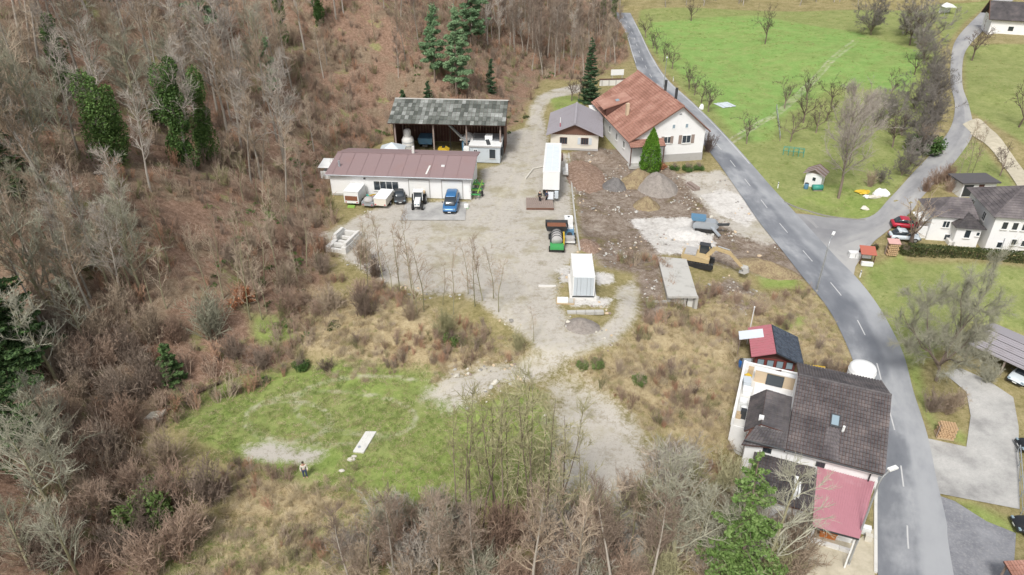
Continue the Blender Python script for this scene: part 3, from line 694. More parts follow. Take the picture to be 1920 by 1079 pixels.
# ------------------------------------------------------------ open machine barn
T = thing('machine_barn', 'open timber machine barn with long mossy grey fibre cement roof at hill foot', 'barn', *F_BARN)
BW, BD, EZ, RZ, RY, BZ = 19.0, 9.3, 5.9, 8.0, 6.6, 7.1
for x in (.9, 7.2, 12.6, 18.1):
    obj('post', MB().box(x-.12, x+.12, .7, .94, 0, EZ+.1), 'wood_grey', T)
for x in (.9, 18.1):
    obj('post', MB().box(x-.12, x+.12, RY-.1, RY+.1, 0, RZ-.35), 'wood_grey', T)
obj('beam', MB().box(.3, 18.7, .72, .92, EZ+.1, EZ+.3), 'wood_dark', T)
for x in (.9, 4, 7.2, 10, 12.6, 15.4, 18.1):
    obj('rafter', MB().bar((x+.2, .2, EZ-.08), (x+.2, RY, RZ-.22), .12, .2), 'wood_dark', T)
bw = MB(); 
for i in range(36): bw.box(.5+i*.5, .5+i*.5+.47, 8.7, 8.75, 0, BZ-.1)
obj('back_wall', bw, 'wood_dark', T)
sw = MB()
for i in range(15): sw.box(.42, .47, 1.6+i*.48, 1.6+i*.48+.45, 0, EZ+.25+i*.10)
obj('side_wall', sw, 'wood_brown', T)
sw = MB()
for i in range(11): sw.box(18.5, 18.55, 3.4+i*.48, 3.4+i*.48+.45, 0, EZ+.9+min(i, 7)*.13)
obj('side_wall', sw, 'wood_brown', T)
obj('roof_deck', MB().slab([(0,0,EZ),(BW,0,EZ),(BW,RY,RZ),(0,RY,RZ)], .10).slab([(0,RY+.05,RZ),(BW,RY+.05,RZ),(BW,BD,BZ),(0,BD,BZ)], .10), 'wood_dark', T)
nc, nr = 30, 6
def corr(w, l, th=.03):
    mb = MB(); n = 6; vs = []; fs = []
    for i in range(n+1):
        zz = .03*(i % 2); vs += [(i*w/n, 0, zz+.03), (i*w/n, l, zz), (i*w/n, 0, zz-th+.03), (i*w/n, l, zz-th)]
    for i in range(n):
        a = i*4; fs += [(a, a+4, a+5, a+1), (a+2, a+3, a+7, a+6), (a, a+2, a+6, a+4)]
    fs += [(0,1,3,2), (n*4, n*4+2, n*4+3, n*4+1)]
    return mb.add(vs, fs)
sl = math.hypot(RY, RZ-EZ); tilt = math.atan2(RZ-EZ, RY)
me = corr(BW/nc*.94, sl/nr*1.02).mesh('roof_panel', 'fibre_cement')
for j in range(nr):
    for i in range(nc):
        s0 = j*sl/nr; link('roof_panel', me, T, (i*BW/nc, s0*math.cos(tilt)-.12, EZ+s0*math.sin(tilt)+.045+random.uniform(0, .02)), (tilt-.012, 0, 0))
me = corr(BW/nc*.94, 2.8).mesh('roof_panel', 'fibre_cement'); bt = math.atan2(BZ-RZ, BD-RY)
for i in range(nc): link('roof_panel', me, T, (i*BW/nc, RY+.05, RZ+.06), (bt, 0, 0), ).hide_render = False
obj('ridge_cap', MB().slab([(0,RY-.25,RZ+.09),(BW,RY-.25,RZ+.09),(BW,RY+.05,RZ+.16),(0,RY+.05,RZ+.16)], .03).slab([(0,RY+.06,RZ+.16),(BW,RY+.06,RZ+.16),(BW,RY+.4,RZ+.06),(0,RY+.4,RZ+.06)], .03), 'concrete', T)
def bloc(x, y): 
    c, s = math.cos(F_BARN[1]), math.sin(F_BARN[1]); return (F_BARN[0][0]+x*c-y*s, F_BARN[0][1]+x*s+y*c, 0)
# what stands in the barn
T = thing('silo_tank', 'stacked pale cylindrical silo tank standing inside the barn beside its left post', 'tank', bloc(2.5, 2.6), F_BARN[1])
obj('lower_drum', MB().lathe([(.9,.25),(1.0,.5),(1.0,2.4),(.75,2.9)], 18), 'concrete_light', T, True)
obj('upper_drum', MB().lathe([(.55,2.9),(.62,3.0),(.62,3.9),(.4,4.2)], 16), 'concrete_light', T, True)
for k in range(3): obj('band', MB().lathe([(1.02,.8+k*.6),(1.04,.82+k*.6),(1.04,.92+k*.6),(1.02,.94+k*.6)], 18), 'metal_grey', T)
for a in range(4): obj('leg', MB().box(.6*math.cos(a*1.57+.78)-.06, .6*math.cos(a*1.57+.78)+.06, .6*math.sin(a*1.57+.78)-.06, .6*math.sin(a*1.57+.78)+.06, 0, .3), 'metal_dark', T)
T = thing('blue_trailer', 'blue tipping trailer parked deep inside the barn', 'trailer', bloc(5.0, 6.0), F_BARN[1])
obj('tub', MB().prism([(-1.1,.9),(1.1,.9),(1.25,1.9),(-1.25,1.9)], 'y', -1.4, 1.4), 'paint_machine_blue', T); obj('frame', MB().box(-.4,.4,-1.9,1.3,.6,.88), 'metal_dark', T)
for sx in (-1, 1): obj('wheel', MB().tube([(sx*.85,0,.42),(sx*1.12,0,.42)], .42, 14), 'rubber', T)
T = thing('yellow_machine', 'small yellow wheeled machine under the barn roof next to the middle post', 'machine', bloc(8.6, 1.9), F_BARN[1])
obj('body', MB().prism([(-.9,.5),(.9,.5),(.9,1.1),(.3,1.45),(-.9,1.35)], 'y', -.6, .6), 'paint_yellow', T); obj('seat', MB().box(-.3,.2,-.3,.3,1.45,1.6), 'rubber', T)
for sx in (-.6, .6):
    for sy in (-1, 1): obj('wheel', MB().tube([(sx,sy*.5,.36),(sx,sy*.74,.36)], .36, 14), 'rubber', T)
T = thing('conveyor', 'long pale inclined conveyor belt rising through the barn', 'conveyor', bloc(10.9, 1.6), F_BARN[1])
obj('belt', MB().bar((2.4,-.6,1.9),(-2.0,2.4,5.0),.5,.12), 'metal_grey', T); obj('side_rail', MB().bar((2.4,-.86,1.95),(-2.0,2.14,5.05),.06,.26), 'galv', T); obj('side_rail', MB().bar((2.4,-.34,1.95),(-2.0,2.66,5.05),.06,.26), 'galv', T)
for k, (x, y, zt) in enumerate(((2.0,-.3,2.1),(-1.4,2.0,4.5))): obj('leg', MB().bar((x,y,0),(x,y,zt),.1), 'metal_dark', T)
T = thing('control_kiosk', 'small dark kiosk with pointed pale roof under the barn', 'kiosk', bloc(12.6, 3.2), F_BARN[1])
obj('wall', MB().box(-1,1,-1,1,0,2.7), 'paint_machine_blue', T); obj('roof', MB().add([(-1.35,-1.35,2.7),(1.35,-1.35,2.7),(1.35,1.35,2.7),(-1.35,1.35,2.7),(0,0,3.7)],[(0,1,4),(1,2,4),(2,3,4),(3,0,4),(3,2,1,0)]), 'plaster_grey', T)
for x in (-.7,.15): window(T, x, 1.4, .55, .9, -1, panes=1, sill=False)
# office cabin at the right end of the barn, clad in pale blue sheet
_c = unp(895, 306, 0); _d = unp(933, 309, 0)
T = thing('site_office', 'pale blue clad flat roofed office cabin at the open end of the barn', 'cabin', (_c[0], _c[1], .0), R(-5))
OW = 4.0
obj('wall', MB().box(-1.2, OW-.3, .1, 6.0, .05, 2.75), 'cladding_blue', T)
for i in range(10): obj('cladding_board', MB().box(-1.2+i*.49, -1.2+i*.49+.46, .06, .098, .1, 2.7), 'cladding_blue', T)
obj('roof', MB().box(-1.35, OW-.15, -.05, 6.15, 2.76, 2.92), 'metal_white', T); obj('roof_edge', MB().box(-1.36, OW-.14, -.09, -.052, 2.68, 2.93), 'plaster_grey', T)
obj('roof_sheet', MB().box(-1.0, OW-.5, 2.4, 5.8, 2.922, 2.98), 'galv', T)
obj('roof_box', MB().box(1.0,2.2,2.5,3.6,2.985,3.75), 'metal_white', T); obj('roof_board', MB().bar((1.9,.5,2.95),(1.5,1.4,3.5),.6,.06), 'metal_dark', T)
window(T, 2.0, .85, .95, 1.5, .06, frame='metal_dark', panes=1); window(T, -.55, 1.55, .6, .75, .06, panes=2)
obj('hopper', MB().box(-2.2,-1.25,-.1,1.0,.3,2.5), 'metal_white', T); obj('side_equipment', MB().box(OW-.28,OW+.05,1.2,2.6,.9,1.9), 'metal_dark', T)

# ------------------------------------------------------------ workshop
T = thing('workshop', 'long low white workshop with mauve roof and two garage doors', 'workshop', *F_WORK)
WW, WD = 20.4, 8.6
obj('wall', MB().box(0, WW, 0, WD, 0, 3.35), 'plaster_white', T)
obj('gable_wall', MB().prism([(0,3.36),(WD,3.36),(5.4,4.45)], 'x', .05, WW-.05), 'plaster_white', T)
rf = MB().slab([(-.5,-.55,3.42),(WW+.5,-.55,3.42),(WW+.5,5.4,4.62),(-.2,5.4,4.62)], .14); obj('roof', rf, 'roof_mauve', T)
rb = obj('roof_back', MB().slab([(-.2,5.41,4.62),(WW+.5,5.41,4.62),(WW+.5,WD+.5,3.95),(.4,WD+.5,3.95)], .14), 'roof_mauve', T)
obj('ridge', MB().bar((-.2,5.4,4.66),(WW+.5,5.4,4.66),.22,.06), 'roof_mauve', T)
for i in range(1, 21):
    x = -.4 + i*1.0
    if i % 2: obj('roof_seam', MB().bar((x,-.5,3.46),(x,5.3,4.655),.035,.03), 'roof_mauve', T)
obj('gutter', MB().tube([(-.5,-.62,3.36),(WW+.5,-.62,3.36)], .07, 6), 'metal_grey', T)
obj('chimney', MB().box(11.0,11.35,5.9,6.25,4.2,5.6), 'concrete_light', T); obj('vent_pipe', MB().tube([(1.1,1.6,3.7),(1.1,1.6,4.7)], .16, 8), 'metal_grey', T)
obj('roof_patch', MB().slab([(14.0,.2,3.64),(14.25,.2,3.64),(14.45,2.4,4.085),(14.2,2.4,4.085)], .03), 'concrete_light', T)
obj('roof_vent', MB().box(16.0,16.5,2.2,2.5,4.0,4.2), 'metal_white', T)
w = window(T, 6.35, .95, 3.7, 1.5, 0, panes=4); 
for (x0, x1) in ((11.6, 14.5), (16.4, 19.3)):
    d = obj('garage_door', MB().box(x0, x1, -.05, -.002, .02, 2.75), 'metal_white', T)
    for k in range(5): obj('door_panel', MB().box(x0+.05, x1-.05, -.075, -.052, .06+k*.53, .06+k*.53+.49), 'metal_white', d)
    obj('door_frame', MB().box(x0-.12, x0-.003, -.09, -.003, .02, 2.88).box(x1+.003, x1+.12, -.09, -.003, .02, 2.88).box(x0, x1, -.09, -.003, 2.76, 2.88), 'plaster_grey', d)
obj('wall_lamp', MB().box(5.0,5.25,-.2,-.01,2.7,2.85), 'metal_dark', T)
obj('downpipe', MB().tube([(WW+.12,-.15,3.2),(WW+.12,-.15,.05)], .06, 8), 'metal_white', T)
obj('plinth', MB().box(-.03, 11.4, -.03, -.004, 0, .3), 'concrete', T)
# stores against its left end
_p = hit(612, 338)
T = thing('lean_to_store', 'small pale lean-to full of odds and ends at the left end of the workshop', 'lean-to', (_p[0], _p[1]+1, _p[2]), R(-6))
obj('roof', MB().slab([(-1.0,-1,2.0),(1.0,-1,2.0),(1.0,2,2.4),(-1.0,2,2.4)], .06), 'metal_white', T)
for sx in (-.9, .9):
    for sy in (-.9, 1.9): obj('post', MB().box(sx-.05,sx+.05,sy-.05,sy+.05,0,2.0+(.3 if sy > 0 else 0)), 'wood_grey', T)
obj('board', MB().box(-.8,.6,-.7,-.6,.05,1.3), 'metal_white', T); obj('stored_box', MB().box(-.6,.5,-.2,1.2,.02,1.1), 'cladding_blue', T)
_p = unp(735, 276, 2.5)
T = thing('grey_tent', 'small grey peaked tent roof behind the workshop', 'tent', (_p[0], _p[1], 0), 0)
obj('canopy', MB().add([(-2,-2,2.1),(2,-2,2.1),(2,2,2.1),(-2,2,2.1),(0,0,3.3)],[(0,1,4),(1,2,4),(2,3,4),(3,0,4)]), 'tarp_pale', T)
for sx in (-1.9,1.9):
    for sy in (-1.9,1.9): obj('pole', MB().tube([(sx,sy,0),(sx,sy,2.15)], .04, 6), 'galv', T)

# ------------------------------------------------------------ small house with grey roof
T = thing('grey_roof_house', 'low cream house with grey gable roof and brown gable boards', 'house', *F_SMALL)
SW, SD, SE, SR = 8.0, 11.0, 2.85, 4.75
obj('wall', MB().box(0, SW, 0, SD, 0, SE), 'plaster_cream', T)
for i in range(26):
    x0 = .08+i*.302; x1 = x0+.285; tz = lambda x: SE+.04+(SR-SE-.25)*(1-abs(x-SW/2)/(SW/2))
    obj('gable_board', MB().prism([(x0,SE-.15),(x1,SE-.15),(x1,tz(x1)),(x0,tz(x0))], 'y', -.07, -.003), 'wood_brown', T)
obj('gable_core', MB().prism([(0.02,SE+.003),(SW-.02,SE+.003),(SW/2,SR-.18)], 'y', .005, SD), 'wood_brown', T)
ov = .75
for sx, nm in ((0, 'roof'), (1, 'roof')):
    X = (lambda v: v) if sx == 0 else (lambda v: SW - v)
    ez = SE - .12
    obj(nm, MB().slab([(X(-ov),-ov,ez),(X(SW/2),-ov,SR),(X(SW/2),SD+.6,SR),(X(-ov),SD+.6,ez)], .12), 'roof_grey', T)
    for k in range(19):
        y = -ov+.1+k*.65; obj('roof_rib', MB().bar((X(-ov),y,ez+.03),(X(SW/2-.05),y,SR+.03),.07,.04), 'roof_grey', T)
obj('ridge_cap', MB().bar((SW/2,-ov-.02,SR+.06),(SW/2,SD+.62,SR+.06),.34,.07), 'roof_grey', T)
for x in (1.55, 5.1):
    f = window(T, x, 1.05, 1.25, 1.15, 0, panes=3, frame='wood_dark')
obj('window_shutter', MB().box(6.4,6.9,-.07,-.004,1.05,2.2), 'cladding_blue', T); obj('window_shutter', MB().box(4.55,5.05,-.07,-.004,1.05,2.2), 'cladding_blue', T)
obj('plinth', MB().box(-.04,SW+.04,-.05,-.004,0,.35), 'plaster_grey', T)
_p = hit(1049, 279)
T = thing('red_pole', 'thin red and white pole in front of the grey roofed house', 'pole', (_p[0], _p[1]+.3, _p[2]))
for k in range(6): obj('segment', MB().tube([(0,0,k*.9-.1),(0,0,k*.9+.8)], .06, 8), 'paint_red' if k % 2 == 0 else 'metal_white', T)

# ------------------------------------------------------------ red roofed farmhouse
T = thing('red_roof_farmhouse', 'white farmhouse with long red tiled roof and grey plinth beside the road', 'house', *F_RED)
HW, HD, HX, HR, HL, HRt = 12.4, 21.5, 7.9, 9.3, 4.3, 5.5
def hroof(x): return HL+(HR-HL)*x/HX if x <= HX else HR-(HR-HRt)*(x-HX)/(HW-HX)
obj('wall', MB().prism([(0,.0),(HW,.0),(HW,HRt-.12),(HX,HR-.12),(0,HL-.12)], 'y', 0, HD), 'plaster_white', T)
obj('plinth', MB().box(4.6, HW+.04, -.06, -.004, -.3, 1.25), 'plaster_grey', T)
ov = .7; eL = HL-ov*(HR-HL)/HX; eR = HRt-ov*(HR-HRt)/(HW-HX)
obj('roof_deck', MB().slab([(-ov,-.6,eL),(HX,-.6,HR),(HX,HD+.5,HR),(-ov,HD+.5,eL)], .14).slab([(HW+ov,-.6,eR),(HX+.01,-.6,HR),(HX+.01,HD+.5,HR),(HW+ov,HD+.5,eR)], .14), 'wood_brown', T)
rt = MB(); tiled(rt, (-ov,HD+.5,eL+.01), (-ov,-.6,eL+.01), (HX,-.6,HR+.01), (HX,HD+.5,HR+.01), .42, .45, .06, .055)
obj('roof_tiles', rt, 'tiles_red', T, kind='stuff')
rt = MB(); tiled(rt, (HW+ov,-.6,eR+.01), (HW+ov,HD+.5,eR+.01), (HX+.01,HD+.5,HR+.01), (HX+.01,-.6,HR+.01), .34, .38)
obj('roof_tiles', rt, 'tiles_red', T, kind='stuff')
rc = obj('ridge_cap', MB().tube([(HX,-.62,HR+.02),(HX,HD+.52,HR+.02)], .17, 8), 'tiles_red', T)
for y, w in ((-.55,.28), (4.6,.5), (8.4,.2)):       # raised bands running up the roof
    sl_ = (HR-HL)/HX
    obj('roof_band', MB().slab([(-ov,y,eL+.16),(-ov,y+w,eL+.16),(HX-.1,y+w,HR+.12),(HX-.1,y,HR+.12)], .12), 'tiles_red', T)
for y in (3.2, 8.0): obj('stove_pipe', MB().tube([(HX+.1,y,HR-.2),(HX+.1,y,HR+1.9)], .22, 10), 'metal_dark', T); 
obj('chimney', MB().box(1.6,2.1,8.2,8.8,hroof(1.8)-.2,hroof(1.8)+2.0), 'plaster_tan', T)
dm_ = obj('dormer', MB().slab([(-1.2,12.4,5.5),(-1.2,17,5.5),(4.0,17,7.0),(4.0,12.4,7.0)], .18), 'tiles_red', T)
obj('cheek', MB().add([(-.6,12.5,4.2),(-.6,12.6,4.2),(-.6,12.6,5.4),(-.6,12.5,5.4),(3.6,12.5,6.75),(3.6,12.6,6.75),(3.6,12.5,6.7),(3.6,12.6,6.7)],[(0,6,4,3),(1,2,5,7),(0,3,2,1),(3,4,5,2)]), 'wood_dark', dm_)
obj('skylight', MB().slab([(1.5,13.6,6.36),(1.5,14.6,6.36),(2.1,14.6,6.53),(2.1,13.6,6.53)], .06), 'glass_pale', dm_)
window(T, 5.3, 3.15, 1.5, 1.15, 0, panes=2, frame='metal_white'); 
w = window(T, 8.55, 3.0, 1.5, 1.35, 0, panes=2)
for x in (7.95, 10.1): obj('shutter', MB().box(x,x+.55,-.06,-.003,2.95,4.4), 'wood_grey', T)
for x in (5.25, 6.8): obj('shutter', MB().box(x-.28,x+.22,-.075,-.064,3.1,4.35), 'wood_grey', T)
for x in (6.6, 8.8): window(T, x, 5.55, .55, .75, 0, panes=1, sill=False, g='glass_pale')
window(T, 7.5, 7.75, .6, .3, 0, panes=1, sill=False)
for y in (3, 7, 11, 15): window(T, y, 1.5, 1.0, 1.2, 0, ax='x', panes=2)
pr = obj('porch_roof', MB().slab([(-.6,-1.5,3.3),(5.3,-1.5,3.3),(5.3,.02,4.1),(-.6,.02,4.1)], .14), 'tiles_brown', T)
rt = MB(); tiled(rt, (-.6,-1.5,3.32), (5.3,-1.5,3.32), (5.3,.02,4.12), (-.6,.02,4.12), .34, .38); rto = obj('roof_tiles', rt, 'tiles_red', pr, kind='stuff')
for x in (-.4, 5.1): obj('porch_post', MB().box(x-.07,x+.07,-1.4,-1.26,-.3,3.3), 'wood_dark', T)
obj('porch_floor', MB().box(-.5,5.3,-1.5,-.01,-.3,.15), 'concrete', T)
_p = unp(1128, 198, 3.2)
T = thing('white_canopy', 'flat white canopy on posts between the grey roofed house and the farmhouse', 'canopy', (_p[0]-.3, _p[1], hz(_p[0], _p[1])), R(10))
obj('roof', MB().slab([(-2.3,-2,3.0),(2.0,-2,3.05),(2.2,2,3.25),(-1.6,2,3.2)], .1), 'metal_white', T)
for x, y in ((-2.1,-1.8),(1.8,-1.8),(2.0,1.8),(-1.5,1.8)): obj('post', MB().box(x-.06,x+.06,y-.06,y+.06,-.2,2.98+(.15 if y > 0 else 0)), 'metal_white', T)
obj('table', MB().box(-1,1,-1.2,-.4,.72,.78), 'metal_white', T); obj('table_leg', MB().box(-.9,-.8,-.9,-.8,0,.72), 'metal_white', T); obj('table_leg', MB().box(.8,.9,-.9,-.8,0,.72), 'metal_white', T)
_p = hit(1156, 158)
T = thing('notice_board', 'white notice board over a pale wall behind the farmhouse', 'sign', (_p[0], _p[1], _p[2]), R(6))
obj('panel', MB().box(-1.4,1.4,-.05,.05,1.9,3.1), 'metal_white', T)
for x in (-1.1, 1.1): obj('post', MB().box(x-.05,x+.05,-.04,.04,-.2,1.9), 'metal_grey', T)
T = thing('yard_wall', 'low dark topped concrete wall behind the red roofed farmhouse', 'wall', (_p[0]-.3, _p[1]-.8, _p[2]), R(4))
obj('wall', MB().box(-3.5,2.8,-.15,.15,-.2,1.2), 'concrete_light', T); obj('coping', MB().box(-3.6,2.9,-.22,.22,1.2,1.36), 'wood_dark', T)
for x in (-3, -1.5, 0, 1.5): obj('pillar', MB().box(x-.14,x+.14,-.24,-.152,-.2,1.19), 'concrete', T)

# ------------------------------------------------------------ dark roofed house by the bend
T = thing('dark_roof_house', 'white house with large dark brown tiled roof at the road bend', 'house', *F_MAIN)
LX, LY0, LY1, GR, GE = 7.43, -6.6, 5.2, 9.0, 6.05
obj('wall', MB().box(.25, LX-.3, LY0+.45, LY1-.4, 0, GE-.05), 'plaster_white', T)
obj('gable_wall', MB().prism([(LY0+.45,GE-.048),(LY1-.4,GE-.048),(0,GR-.25)], 'x', .3, LX-.35), 'plaster_white', T)
sF = (GR-GE)/(-LY0)
obj('roof_deck', MB().slab([(0,LY0,GE),(LX,LY0,GE),(LX,0,GR),(0,0,GR)], .14).slab([(0,.01,GR),(LX,.01,GR),(LX,LY1,GR-LY1*sF),(0,LY1,GR-LY1*sF)], .14), 'wood_dark', T)
rt = MB(); tiled(rt, (0,LY0,GE+.01), (LX,LY0,GE+.01), (LX,0,GR+.01), (0,0,GR+.01), .25, .35, .035, .05)
rf = obj('roof_tiles', rt, 'tiles_dark', T, kind='stuff')
rt = MB(); tiled(rt, (LX,LY1,GR-LY1*sF+.01), (0,LY1,GR-LY1*sF+.01), (0,.01,GR+.01), (LX,.01,GR+.01), .25, .35, .035, .05)
obj('roof_tiles', rt, 'tiles_dark', T, kind='stuff')
for i in range(18): obj('ridge_tile', MB().tube([(i*LX/18+.01,0,GR+.03),((i+1)*LX/18-.01,0,GR+.045)], .13, 7), 'tiles_dark', T)
def rz_(y, k=0.0): return GR + sF*y + k
sk = obj('skylight_frame', MB().slab([(3.0,-3.9,rz_(-3.9,.14)),(3.75,-3.9,rz_(-3.9,.14)),(3.75,-2.8,rz_(-2.8,.14)),(3.0,-2.8,rz_(-2.8,.14))], .16), 'metal_dark', T)
obj('pane', MB().slab([(3.1,-3.75,rz_(-3.75,.16)),(3.65,-3.75,rz_(-3.75,.16)),(3.65,-2.92,rz_(-2.92,.16)),(3.1,-2.92,rz_(-2.92,.16))], .02), 'glass_pale', sk)
obj('pale_tiles', tiled(MB(), (2.7,LY0+.1,rz_(LY0+.1,.05)), (4.0,LY0+.1,rz_(LY0+.1,.05)), (3.8,-4.0,rz_(-4.0,.05)), (2.8,-4.0,rz_(-4.0,.05)), .24, .33), 'tiles_brown', T, kind='stuff')
obj('flue', MB().tube([(4.05,-4.0,rz_(-4.0,-.1)),(4.05,-4.0,rz_(-4.0,.55))], .11, 8), 'metal_white', T)
obj('gutter', MB().tube([(-3.3,LY0-.08,GE-.05),(LX,LY0-.08,GE-.05)], .075, 7), 'metal_dark', T)
obj('fascia', MB().box(0,LX,LY0+.02,LY0+.07,GE-.3,GE-.16), 'metal_white', T)
obj('roof_gap_band', MB().box(-.10,-.0,-6.4,-.3,GE-.5,GE+.05), 'wood_dark', T)
# lower wing with its own ridge
obj('wing_wall', MB().box(-3.1, .22, LY0+.5, -.3, 0, GE-.62), 'plaster_white', T)
wr = 6.75; wy0, wy1 = -5.1, -.1
obj('wing_deck', MB().slab([(-3.45,wy0,5.55),(-2.25,wy0,wr),(-2.25,wy1,wr),(-3.45,wy1,5.55)], .1).slab([(-.02,wy0,6.55),(-2.24,wy0,wr),(-2.24,wy1,wr),(-.02,wy1,6.55)], .1), 'wood_dark', T)
rt = MB(); tiled(rt, (-3.45,wy1,5.56), (-3.45,wy0,5.56), (-2.25,wy0,wr+.01), (-2.25,wy1,wr+.01), .26, .34); obj('wing_tiles', rt, 'tiles_charcoal', T, kind='stuff')
rt = MB(); tiled(rt, (-.02,wy0,6.56), (-.02,wy1,6.56), (-2.24,wy1,wr+.01), (-2.24,wy0,wr+.01), .26, .6); obj('wing_tiles', rt, 'tiles_dark', T, kind='stuff')
obj('wing_front', MB().slab([(-3.45,LY0,GE-.75),(-.02,LY0,GE-.02),(-.02,wy0-.01,6.52),(-3.0,wy0-.01,6.0)], .1), 'wood_dark', T)
rt = MB(); tiled(rt, (-3.45,LY0,GE-.72), (-.02,LY0,GE+.02), (-.02,wy0-.02,6.6), (-2.6,wy0-.02,6.55), .25, .33); obj('wing_tiles', rt, 'tiles_dark', T, kind='stuff')
obj('wing_gable', MB().prism([(-3.0,5.4),(-.03,5.4),(-.03,6.4),(-2.25,6.6)], 'y', wy0+.1, wy1-.1), 'plaster_white', T)
obj('vent_hood', MB().box(-2.5,-2.1,-4.5,-4.1,6.6,6.95), 'metal_white', T)
# windows and pipes of the front wall
for x in (-1.7, 2.5): window(T, x, 4.75, .7, .5, LY0+.45 if x > 0 else LY0+.5, panes=2, frame='metal_dark', sill=False)
window(T, 1.0, 1.2, 1.2, 1.2, LY0+.45); window(T, 4.5, 1.2, 1.2, 1.2, LY0+.45)
for y in (-4.5, -1.5, 2): window(T, y, 3.4, 1.0, 1.2, LX-.3, ax='x', out=1); window(T, y, .9, 1.0, 1.2, LX-.3, ax='x', out=1)
obj('downpipe', MB().tube([(LX-.9,LY0-.08,GE-.1),(LX-.9,LY0+.3,GE-.5),(LX-.9,LY0+.36,.1)], .06, 7), 'metal_dark', T)
obj('extractor_duct', MB().tube([(2.2,LY0+.2,4.0),(3.0,LY0+.2,4.0)], .2, 8), 'metal_grey', T)
obj('corner_pipe', MB().tube([(LX-.75,LY0+.1,3.5),(LX-1.6,LY0-.5,3.1)], .1, 8), 'metal_white', T)
# dark tiled lean-to and the red awning in front
lt = obj('lean_to_deck', MB().slab([(-2.3,-10.3,3.55),(2.6,-10.3,3.55),(2.6,LY0+.42,4.55),(-2.3,LY0+.42,4.55)], .12), 'wood_dark', T)
rt = MB(); tiled(rt, (-2.3,-10.3,3.57), (2.6,-10.3,3.57), (2.6,LY0+.4,4.57), (-2.3,LY0+.4,4.57), .26, .36); obj('lean_to_tiles', rt, 'tiles_charcoal', lt, kind='stuff')
obj('lean_to_wall', MB().box(-2.0,2.3,-9.9,LY0+.3,0,3.45), 'plaster_white', T)
obj('white_flue_box', MB().box(1.05,1.35,-9.6,-7.9,3.75,4.7), 'metal_white', T); obj('white_flue_box', MB().box(1.45,1.6,-9.4,-8.1,3.75,4.4), 'metal_white', T)
T = thing('red_awning', 'flat red corrugated metal canopy in front of the dark roofed house', 'canopy', F_MAIN[0], F_MAIN[1])
obj('deck', MB().slab([(2.75,-11.9,3.8),(6.05,-11.8,3.8),(7.0,-6.2,4.7),(2.72,-6.2,4.72)], .05), 'roof_red_metal', T)
nrib = 22
for i in range(nrib+1):
    u = i/nrib; obj('rib', MB().bar((2.75+u*3.3,-11.88+u*.1,3.83),(2.72+u*4.28,-6.2,4.74),.05,.05), 'roof_red_metal', T)
for x, y in ((2.95,-11.6),(5.85,-11.5),(6.8,-7.0)): obj('post', MB().box(x-.06,x+.06,y-.06,y+.06,0,3.78 if y < -8 else 4.5), 'metal_white', T)
obj('front_rail', MB().bar((2.75,-11.9,3.68),(6.05,-11.8,3.68),.06,.16), 'metal_dark', T)
def mloc(x, y, z=0):
    c, s = math.cos(F_MAIN[1]), math.sin(F_MAIN[1]); X = F_MAIN[0][0]+x*c-y*s; Y = F_MAIN[0][1]+x*s+y*c; return (X, Y, F_MAIN[0][2]+z)
# terrace behind the wing
T = thing('terrace', 'white walled terrace with tan back wall behind the dark roofed house', 'terrace', mloc(0, 0, 0), F_MAIN[1])
obj('podium', MB().box(-4.6,-3.15,-2.0,7.3,-.3,3.3), 'plaster_white', T); obj('podium', MB().box(-3.148,.6,.2,7.3,-.3,3.299), 'plaster_white', T)
obj('floor', MB().box(-4.4,-3.2,-1.9,7.1,3.301,3.36), 'concrete_light', T); obj('floor', MB().box(-3.198,.5,5.9,7.1,3.3,3.355), 'concrete_light', T)
obj('parapet', MB().box(-4.65,-4.42,-2.0,7.3,3.3,4.2), 'plaster_white', T); obj('parapet', MB().box(-4.418,.7,7.1,7.35,3.3,4.1), 'plaster_white', T)
obj('tan_wall', MB().box(-3.4,.5,5.35,5.65,3.3,4.75), 'plaster_tan', T); obj('wall_cap', MB().box(-3.5,.6,5.28,5.72,4.75,4.9), 'plaster_white', T)
obj('doorway', MB().box(-2.3,-.7,5.25,5.348,3.36,4.6), 'glass', T)
obj('planter', MB().box(-4.35,-3.9,-1.0,-.5,3.37,3.9), 'wood_pale', T); obj('planter', MB().box(-4.1,-3.6,5.8,6.4,3.37,4.3), 'wood_pale', T)
obj('bench', MB().box(-4.3,-3.6,1.0,1.8,3.37,3.8), 'metal_white', T); obj('grill', MB().box(-4.0,-3.5,-.9,-.4,3.37,4.3), 'metal_dark', T)
